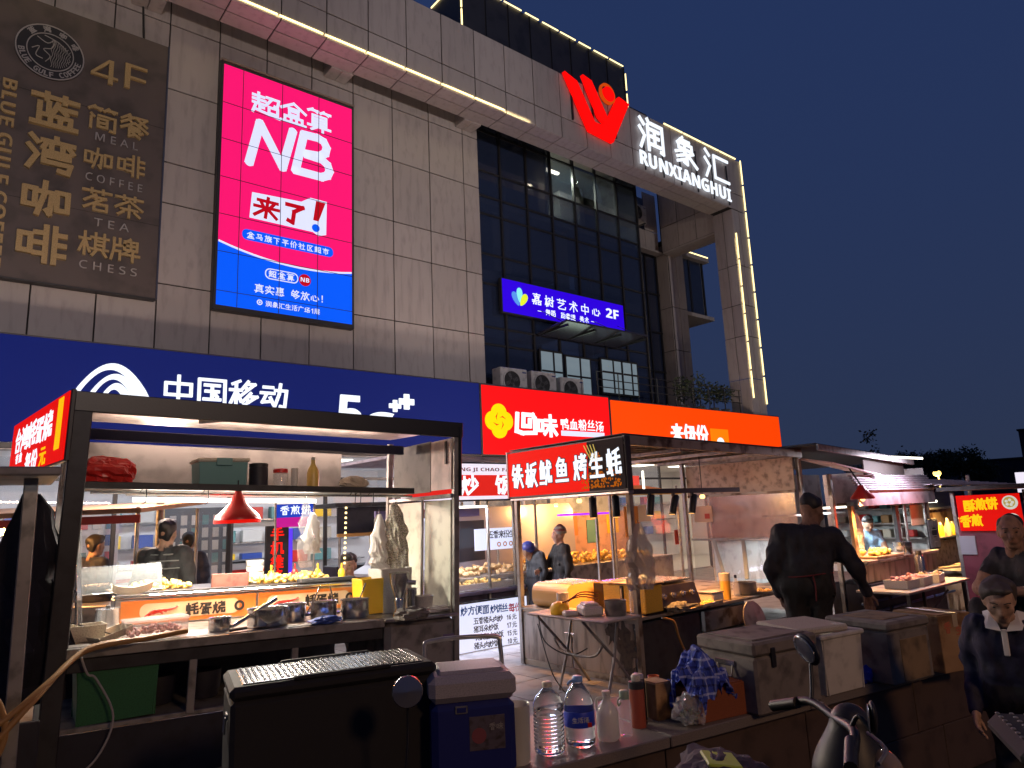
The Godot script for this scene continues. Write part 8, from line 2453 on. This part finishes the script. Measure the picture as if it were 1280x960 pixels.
func scooter(label: String, at: Vector3, turn: float, body: String) -> Node3D:
	var t := thing("motor_scooter", label, "scooter", at, turn, "scooters parked at the wall")
	var F := [[Vector3(0, 0.62, 0.0), Vector3(0, 0.94, 0.03), 0.14, 0.11, 0], [Vector3(0, 0.94, 0.03), Vector3(0, 1.1, 0.05), 0.11, 0.07, 0], [Vector3(-0.1, 0.85, 0.05), Vector3(0.1, 0.85, 0.05), 0.07, 0.07, 0], [Vector3(0, 0.45, 0.08), Vector3(0, 0.62, 0.02), 0.12, 0.15, 0], [Vector3(0, 0.5, 0.2), Vector3(0, 0.42, 0.3), 0.07, 0.05, 0]]
	var mb := MB.new()
	sdf(mb, F, 0.014, 0.07, [Color(1, 1, 1)])
	mb.coloured = false
	put(t, "fairing", mb.done(), M[body])
	var hl := MB.new()
	hl.ball(Vector3(-0.08, 0.95, 0.12), Vector3(0.075, 0.085, 0.06), 16, 10)
	put(t, "headlight", hl.done(), mat("headlight_glass", lin(0.35, 0.24, 0.15), 0.08, 0.4))
	rod(t, "handlebar", M.black_metal, curve([Vector3(-0.34, 1.08, -0.1), Vector3(-0.2, 1.13, -0.02), Vector3(0, 1.12, 0.0), Vector3(0.2, 1.13, -0.02), Vector3(0.34, 1.08, -0.1)], 4), 0.016, 8)
	for s in [-1.0, 1.0]:
		rod(t, "grip", M.black_plastic, [Vector3(s * 0.24, 1.115, -0.05), Vector3(s * 0.36, 1.075, -0.11)], 0.022, 10)
		rod(t, "brake_lever", M.steel_dull, curve([Vector3(s * 0.18, 1.12, 0.03), Vector3(s * 0.28, 1.1, 0.04), Vector3(s * 0.35, 1.08, -0.02)], 3), 0.007, 6)
		rod(t, "mirror_stem", M.black_metal, curve([Vector3(s * 0.17, 1.13, -0.02), Vector3(s * 0.2, 1.18, 0.0), Vector3(s * 0.24, 1.2 + 0.06 * s, 0.02)], 4), 0.008, 6)
		var mm := MB.new()
		mm.ball(Vector3.ZERO, Vector3(0.075, 0.048, 0.014), 18, 10)
		put(t, "mirror", mm.done(), M.black_plastic, Vector3(s * 0.26, 1.25 + 0.06 * s, 0.02), Vector3(0, s * 20, s * 35))
		var mg := MB.new()
		mg.ball(Vector3.ZERO, Vector3(0.066, 0.04, 0.004), 18, 8)
		put(t, "mirror_glass", mg.done(), mat("mirror_grey", lin(0.22, 0.23, 0.27), 0.12, 0.7), Vector3(s * 0.26, 1.25 + 0.06 * s, 0.006), Vector3(0, s * 20, s * 35))
	turned(t, "tyre", M.black_plastic, [Vector2(0.17, -0.04), Vector2(0.22, -0.04), Vector2(0.24, -0.015), Vector2(0.24, 0.015), Vector2(0.22, 0.04), Vector2(0.17, 0.04)], Vector3(0, 0.24, 0.32), 28, Vector3(0, 0, 90))
	turned(t, "rim", M.steel_dull, [Vector2(0.02, -0.03), Vector2(0.16, -0.035), Vector2(0.17, 0.0), Vector2(0.16, 0.035), Vector2(0.02, 0.03)], Vector3(0, 0.24, 0.32), 20, Vector3(0, 0, 90))
	rod(t, "fork", M.steel_dull, [Vector3(0.08, 0.24, 0.32), Vector3(0.06, 0.5, 0.18)], 0.02, 8)
	rod(t, "fork", M.steel_dull, [Vector3(-0.08, 0.24, 0.32), Vector3(-0.06, 0.5, 0.18)], 0.02, 8)
	bx(t, "floorboard", M.black_plastic, Vector3(0, 0.28, -0.3), Vector3(0.3, 0.05, 0.5), 0.02)
	bx(t, "rear_body", M[body], Vector3(0, 0.48, -0.78), Vector3(0.3, 0.36, 0.6), 0.09)
	bx(t, "seat", M.black_plastic, Vector3(0, 0.7, -0.78), Vector3(0.28, 0.1, 0.66), 0.045)
	turned(t, "tyre", M.black_plastic, [Vector2(0.02, -0.045), Vector2(0.22, -0.045), Vector2(0.24, -0.015), Vector2(0.24, 0.015), Vector2(0.22, 0.045), Vector2(0.02, 0.045)], Vector3(0, 0.24, -0.95), 28, Vector3(0, 0, 90))
	bx(t, "stand", M.steel_dull, Vector3(0, 0.1, -0.6), Vector3(0.3, 0.2, 0.03), 0.01)
	return t


func vehicles() -> void:
	mat("scooter_grey", lin(0.016, 0.015, 0.016), 0.5, 0.1)
	mat("scooter_black", lin(0.012, 0.012, 0.013), 0.3, 0.1)
	scooter("grey scooter with two mirrors parked below the grey foam box", Vector3(2.6, -0.24, 10.62), 49.0, "scooter_grey")
	var b := thing("motorcycle", "black motorcycle with quilted seat cut by the lower right corner", "motorcycle", Vector3(3.34, -0.45, 11.16), 30.0)
	var seat := MB.new()
	seat.box(Vector3.ZERO, Vector3(0.5, 0.09, 0.28), 0.035)
	put(b, "seat", seat.done(), M.box_black, Vector3(0.05, 1.17, -0.1))
	var st := MB.new()
	for i in 9:
		for k in 5:
			st.ball(Vector3(-0.17 + i * 0.054, 1.216, -0.2 + k * 0.05), Vector3(0.01, 0.005, 0.01), 6, 4)
	kind(put(b, "seat_studs", st.done(), M.steel_dull), "stuff")
	var tank := MB.new()
	tank.ball(Vector3(0.0, 1.05, 0.16), Vector3(0.13, 0.07, 0.09), 18, 10)
	put(b, "headlamp", tank.done(), mat("chrome_dark", lin(0.2, 0.2, 0.2), 0.12, 0.9))
	rod(b, "handlebar", M.steel_bright, curve([Vector3(-0.25, 0.98, 0.2), Vector3(-0.1, 0.93, 0.24), Vector3(0.1, 0.93, 0.24), Vector3(0.3, 1.0, 0.15)], 4), 0.013, 8)
	bx(b, "engine", M.steel_dull, Vector3(0.05, 0.6, 0.0), Vector3(0.35, 0.5, 0.25), 0.04)
	for x in [-0.5, 0.6]:
		turned(b, "wheel", M.black_plastic, [Vector2(0.2, -0.04), Vector2(0.28, -0.045), Vector2(0.31, 0), Vector2(0.28, 0.045), Vector2(0.2, 0.04)], Vector3(x, 0.31, 0), 26, Vector3(90, 0, 0))
	var j := thing("dark_jacket", "dark purple jacket with lime band lying at the bottom edge", "jacket", Vector3(1.86, -0.05, 10.62), 35.0)
	put(j, "jacket", crumpled(97, Vector3(0.34, 0.07, 0.16), 20, 0.22), mat("jacket_purple", lin(0.02, 0.016, 0.035), 0.8), Vector3(0, 0.88, 0))
	bx(j, "lime_band", mat("lime", lin(0.35, 0.45, 0.05), 0.5), Vector3(0.06, 0.945, 0.02), Vector3(0.16, 0.012, 0.1), 0.004, Vector3(6, 10, -4))
	bx(j, "saddle", M.black_plastic, Vector3(0, 0.78, 0), Vector3(0.6, 0.1, 0.25), 0.04)
	bx(j, "saddle_post", M.black_plastic, Vector3(0, 0.2, 0), Vector3(0.3, 1.1, 0.15), 0.03)


func crowd() -> void:
	var skin := Color(0.34, 0.2, 0.13)
	# the man at the boxes
	var m := person("man in black jacket and apron seen from behind, hand on box", Vector3(5.74, 0, 8.84), 128.0, {
		"pelvis": Vector3(0, 0.95, 0), "chest": Vector3(-0.05, 1.26, 0.04), "neck": Vector3(-0.09, 1.42, 0.08), "head": Vector3(-0.13, 1.53, 0.13),
		"sl": Vector3(0.15, 1.36, 0.05), "sr": Vector3(-0.26, 1.31, 0.02), "el": Vector3(0.26, 1.08, 0.0), "wl": Vector3(0.2, 0.86, 0.1),
		"er": Vector3(-0.38, 1.07, 0.0), "wr": Vector3(-0.46, 0.87, 0.06)},
		{"skin": Color(0.22, 0.12, 0.08), "shirt": Color(0.012, 0.012, 0.02), "trousers": Color(0.008, 0.008, 0.01)}, 1.03, 0.014, {"fat": 1.12, "hair": "cropped", "look": Vector2(-38, 22), "dir_r": Vector3(-0.1, -0.98, 0.1), "curl_r": 0.35, "palm_r": Vector3(0.3, -0.3, -0.8), "head": 1.08})
	var apron := mat("apron_red", lin(0.12, 0.012, 0.015), 0.8)
	for y in [1.06]:
		var loop := []
		for i in 25:
			var a := TAU * i / 24
			loop.append(Vector3(cos(a) * 0.208 - 0.01, y + 0.012 * sin(a * 2.0), sin(a) * 0.165 + 0.01))
		rod(m, "apron_tie", apron, loop, 0.006, 5)
	rod(m, "apron_tie", apron, curve([Vector3(-0.03, 1.06, -0.158), Vector3(-0.04, 0.98, -0.162), Vector3(-0.035, 0.86, -0.158)], 4), 0.006, 5)
	# the woman
	var w := person("older woman with short hair in dark cardigan and white collar, looking down", Vector3(4.8, -0.32, 10.54), -82.0, {
		"chest": Vector3(0, 1.24, 0.04), "neck": Vector3(0, 1.4, 0.09), "head": Vector3(0.0, 1.51, 0.16), "sl": Vector3(0.16, 1.34, 0.05), "sr": Vector3(-0.16, 1.34, 0.05), "wl": Vector3(0.2, 0.86, 0.14), "wr": Vector3(-0.22, 0.85, 0.12)},
		{"skin": Color(0.46, 0.28, 0.19), "shirt": Color(0.012, 0.014, 0.045), "trousers": Color(0.012, 0.012, 0.016)}, 0.92, 0.013, {"hair": "bob", "hair_mat": "hair_grey", "look": Vector2(12, 26)})
	var white := mat("collar_white", lin(0.6, 0.58, 0.55), 0.8)
	for s in [-1.0, 1.0]:
		var cm := MB.new()
		cm.tri(Vector3(s * 0.062, 1.33, 0.07), Vector3(s * 0.01, 1.225, 0.165), Vector3(s * 0.085, 1.235, 0.148), Vector3(0, 0.3, 1))
		cm.tri(Vector3(s * 0.062, 1.33, 0.07), Vector3(s * 0.085, 1.235, 0.148), Vector3(s * 0.11, 1.31, 0.03), Vector3(s, 0.3, 0.5))
		put(w, "collar", cm.done(), white)
	bx(w, "shirt_front", white, Vector3(0, 1.165, 0.155), Vector3(0.028, 0.14, 0.012), 0.004, Vector3(-4, 0, 0))
	# the seated man
	var s := person("heavy man in black T-shirt sitting on the wall, face turned to street", Vector3(7.1, 0.0, 10.08), -112.0, {
		"pelvis": Vector3(0, 0.6, 0), "chest": Vector3(0, 0.98, 0.05), "neck": Vector3(0, 1.16, 0.1), "head": Vector3(0.0, 1.3, 0.16), "sl": Vector3(0.2, 1.08, 0.08), "sr": Vector3(-0.2, 1.08, 0.08),
		"el": Vector3(0.26, 0.86, 0.28), "er": Vector3(-0.24, 0.85, 0.28), "wl": Vector3(0.02, 0.86, 0.42), "wr": Vector3(0.0, 0.82, 0.44), "kl": Vector3(0.13, 0.62, 0.45), "kr": Vector3(-0.12, 0.72, 0.46), "al": Vector3(0.13, 0.1, 0.45), "ar": Vector3(-0.02, 0.4, 0.62)},
		{"skin": Color(0.34, 0.19, 0.12), "shirt": Color(0.014, 0.014, 0.018), "trousers": Color(0.01, 0.01, 0.014)}, 1.03, 0.014, {"fat": 1.22, "hair": "cropped", "sleeve": 0.0, "look": Vector2(38, 4), "head": 1.08, "curl_l": 0.9, "curl_r": 0.9})
	# far figures
	var c := {"coarse": true}
	person("man in light blue shirt working inside the serving window", Vector3(10.55, 0, 7.2), -40.0, {"er": Vector3(-0.2, 1.12, 0.15), "wr": Vector3(-0.1, 1.0, 0.35), "el": Vector3(0.22, 1.12, 0.15), "wl": Vector3(0.12, 1.0, 0.36), "head": Vector3(0, 1.56, 0.1)}, {"skin": skin, "shirt": Color(0.25, 0.42, 0.6)}, 0.84, 0.022, {"coarse": true, "sleeve": 0.0, "look": Vector2(0, 25)})
	var bw := person("woman in dark coat and striped knitted hat behind the grill stall", Vector3(6.5, 0, 5.05), -110.0, {"er": Vector3(-0.22, 1.15, 0.12), "wr": Vector3(-0.12, 1.08, 0.32)}, {"skin": Color(0.45, 0.27, 0.2), "shirt": Color(0.012, 0.012, 0.014)}, 0.86, 0.022, {"coarse": true, "hair": "none"})
	for i in 4:
		turned(bw, "hat_band", M.tong_red if i % 2 else M.grey_cloth, [Vector2([0.088, 0.09, 0.082, 0.06][i], 0.0), Vector2([0.09, 0.083, 0.062, 0.02][i], 0.032)], Vector3(0, 1.385 + i * 0.031, 0.0), 20)
	var sp := person("customer in striped dark shirt standing behind the snack cart", Vector3(1.84, 0, 4.35), 145.0, {}, {"skin": skin, "shirt": Color(0.02, 0.02, 0.022)}, 1.02, 0.02, {"coarse": true, "fat": 1.1})
	for e in [[1.42, 0.19, 0.1], [1.36, 0.225, 0.125], [1.29, 0.225, 0.135]]:
		var loop := []
		for i in 25:
			var a := TAU * i / 24
			loop.append(Vector3(cos(a) * e[1], e[0], sin(a) * e[2]))
		rod(sp, "shirt_stripe", M.grey_cloth, loop, 0.008, 5)
	person("small customer in navy shirt beyond the snack cart", Vector3(2.66, 0, 2.1), 150.0, {}, {"skin": skin, "shirt": Color(0.03, 0.035, 0.06)}, 0.94, 0.025, {"coarse": true})
	person("shopper in pale coat at the left behind the cart", Vector3(1.5, 0, 2.6), 120.0, {}, {"skin": skin, "shirt": Color(0.015, 0.018, 0.03)}, 0.95, 0.025, {"coarse": true})
	person("customer with swept dark hair seated behind the griddle, facing the street", Vector3(3.62, 0, 4.75), -40.0, {"pelvis": Vector3(0, 0.52, 0), "chest": Vector3(0, 0.88, 0.03), "neck": Vector3(0, 1.05, 0.05), "head": Vector3(0, 1.19, 0.08), "sl": Vector3(0.17, 0.99, 0.03), "sr": Vector3(-0.17, 0.99, 0.03), "el": Vector3(0.22, 0.74, 0.1), "er": Vector3(-0.22, 0.74, 0.1), "wl": Vector3(0.14, 0.66, 0.32), "wr": Vector3(-0.14, 0.66, 0.32), "kl": Vector3(0.12, 0.5, 0.42), "kr": Vector3(-0.12, 0.5, 0.42), "al": Vector3(0.12, 0.08, 0.4), "ar": Vector3(-0.12, 0.08, 0.4)}, {"skin": skin, "shirt": Color(0.02, 0.02, 0.025)}, 1.0, 0.018, {"coarse": false})
	var hm := person("figure in dark coat with blue helmet by the fried rice stall", Vector3(6.35, 0, 4.7), -100.0, {"head": Vector3(0, 1.5, 0.14)}, {"skin": skin, "shirt": Color(0.05, 0.055, 0.07)}, 0.8, 0.025, {"coarse": true, "hair": "none"})
	var hb := MB.new()
	hb.ball(Vector3(0, 1.22, 0.1), Vector3(0.085, 0.085, 0.1), 18, 10)
	put(hm, "helmet", hb.done(), mat("helmet_blue", lin(0.03, 0.04, 0.2), 0.35))


func _ready() -> void:
	rng.seed = 11
	var cam := Camera3D.new()
	cam.name = "camera"
	add_child(cam)
	cam.transform = Transform3D(Basis(Vector3(0.773, -0.0431, 0.6329), Vector3(-0.0837, 0.982, 0.1692), Vector3(-0.6289, -0.1838, 0.7555)).orthonormalized(), Vector3(0, 1.65, 12.0))
	cam.fov = 57.38
	cam.near = 0.05
	cam.far = 3000.0
	cam.current = true
	var sky_mat := ProceduralSkyMaterial.new()
	sky_mat.sky_top_color = Color(0.135, 0.2, 0.36)
	sky_mat.sky_horizon_color = Color(0.17, 0.208, 0.3)
	sky_mat.sky_curve = 0.25
	sky_mat.ground_bottom_color = Color(0.06, 0.06, 0.08)
	sky_mat.ground_horizon_color = Color(0.14, 0.15, 0.22)
	var sky := Sky.new()
	sky.sky_material = sky_mat
	var env := Environment.new()
	env.background_mode = Environment.BG_SKY
	env.sky = sky
	env.background_energy_multiplier = 1.0
	env.tonemap_mode = Environment.TONE_MAPPER_LINEAR
	env.tonemap_exposure = 1.0
	env.sdfgi_enabled = true
	env.ssao_enabled = true
	env.ssil_enabled = true
	var we := WorldEnvironment.new()
	we.name = "environment"
	we.environment = env
	add_child(we)
	make_materials()
	glow("upper_window", Color(0.62, 0.7, 0.75), 0.4)
	mat("leaf_dark", lin(0.03, 0.045, 0.02), 0.7)
	mat("leaf_green", lin(0.06, 0.13, 0.04), 0.6)
	mat("yellow_oil", lin(0.6, 0.42, 0.1), 0.3)
	mat("coat_navy", lin(0.008, 0.009, 0.02), 0.9)
	mat("bread", lin(0.6, 0.4, 0.2), 0.7)
	mat("hair_grey", lin(0.06, 0.045, 0.035), 0.6)
	mat("tong_red", lin(0.12, 0.03, 0.03), 0.5)
	mat("cap_blue", lin(0.15, 0.3, 0.6), 0.4)
	mat("cap_green", lin(0.25, 0.33, 0.25), 0.45)
	mat("bag_print", lin(0.62, 0.58, 0.5), 0.5, 0.0, noise_tex("speckle", 0.05, [[0.0, Color(0.3, 0.3, 0.4)], [0.36, Color(0.4, 0.38, 0.4)], [0.42, Color(1, 1, 1)], [0.62, Color(1, 1, 1)], [0.7, Color(0.55, 0.6, 0.4)]], 2, 256), Vector3(5, 5, 5))
	mat("plaid", lin(0.75, 0.78, 0.9), 0.9, 0.0, plaid_texture(), Vector3(6, 6, 6))
	clear("film_stall", Color(0.85, 0.83, 0.85), 0.1, 0.06)
	clear("film_pink", Color(0.85, 0.7, 0.66), 0.35, 0.15)
	clear("bag_grey", Color(0.7, 0.66, 0.62), 0.6, 0.2)
	unseen_lamps()
	setting()
	building()
	signs()
	shop_fronts()
	sky_far()
	stall_a()
	neighbour_cart()
	stall_b()
	stall_c()
	stall_d()
	canopy_and_units()
	foreground()
	crowd()


func plaid_texture() -> Texture2D:
	var im := Image.create(128, 128, false, Image.FORMAT_RGB8)
	im.fill(Color(0.25, 0.33, 0.7))
	for k in 4:
		for i in 128:
			for w in 9:
				im.set_pixel(k * 32 + w, i, im.get_pixel(k * 32 + w, i).lerp(Color(1, 1, 1) if k % 2 else Color(0.05, 0.07, 0.25), 0.6))
				im.set_pixel(i, k * 32 + w, im.get_pixel(i, k * 32 + w).lerp(Color(1, 1, 1) if k % 2 else Color(0.05, 0.07, 0.25), 0.6))
	return ImageTexture.create_from_image(im)


func unseen_lamps() -> void:
	# unseen flood lamps out of view, placed to light the upper front of the building
	for k in 2:
		var p: Vector3 = [Vector3(-2.0, 0, 30.0), Vector3(13.0, 0, 30.0)][k]
		var f := thing("unseen_flood_lamp", ["unseen tall flood lamp across the street, placed to light the facade near the cafe board", "unseen tall flood lamp across the street, placed to light the facade near the corner pillar"][k], "lamp", p, 0.0, "unseen flood lamps across the street")
		rod(f, "pole", M.steel_dull, [Vector3(0, -0.3, 0), Vector3(0, 6.0, 0)], 0.07, 10)
		bx(f, "lamp_head", M.charcoal, Vector3(0, 6.1, 0.05), Vector3(0.5, 0.4, 0.2), 0.02)
		bx(f, "lamp_glass", M.tube_white, Vector3(0, 6.1, -0.06), Vector3(0.42, 0.32, 0.02), 0.004)
		spot(f, Vector3(0, 6.1, -0.12), Vector3([4.0, 2.0][k], 10.4, -30.0), Color(1.0, 0.95, 0.94), 72.0, 20.0, 0.25, 0.5)
	# unseen globe lamps hidden behind the stalls, placed to light wall and soffit
	for k in 3:
		var p: Vector3 = [Vector3(2.0, 0, 3.4), Vector3(8.3, 0, 2.2), Vector3(14.0, 0, 3.0)][k]
		var f := thing("unseen_square_lamp", ["unseen globe lamp lighting the wall, hidden behind the dark snack cart", "unseen globe lamp lighting the wall, hidden behind the grill stall", "unseen globe lamp lighting the wall, hidden before the snack shop"][k], "lamp", p, 0.0, "unseen globe lamps behind the stalls")
		rod(f, "pole", M.steel_dull, [Vector3(0, 0, 0), Vector3(0, 2.28, 0)], 0.04, 10)
		var g := MB.new()
		g.ball(Vector3(0, 2.4, 0), Vector3(0.14, 0.14, 0.14), 16, 10)
		put(f, "lamp_globe", g.done(), M.tube_white)
		omni(f, Vector3(0, 2.4, 0), Color(1.0, 0.88, 0.8), 3.6, 0.13)
	var sl := thing("street_lamp", "unseen amber street lamp out of view, placed to light the box fronts", "lamp", Vector3(2.5, -0.3, 21.5))  # out of view behind the camera, placed to light boxes and wall face
	rod(sl, "pole", M.steel_dull, [Vector3(0, 0, 0), Vector3(0, 6.6, 0), Vector3(-0.7, 7.0, -0.7)], 0.06, 10)
	bx(sl, "lamp_head", M.charcoal, Vector3(-0.9, 7.02, -0.9), Vector3(0.5, 0.12, 0.3), 0.02)
	var sg := MB.new()
	sg.ball(Vector3(-0.9, 6.9, -0.9), Vector3(0.24, 0.16, 0.24), 14, 8)
	put(sl, "lamp_globe", sg.done(), glow("lamp_yellow", Color(1.0, 0.85, 0.45), 3.0))
	omni(sl, Vector3(-0.9, 6.9, -0.9), Color(1.0, 0.78, 0.58), 14.0, 0.7)
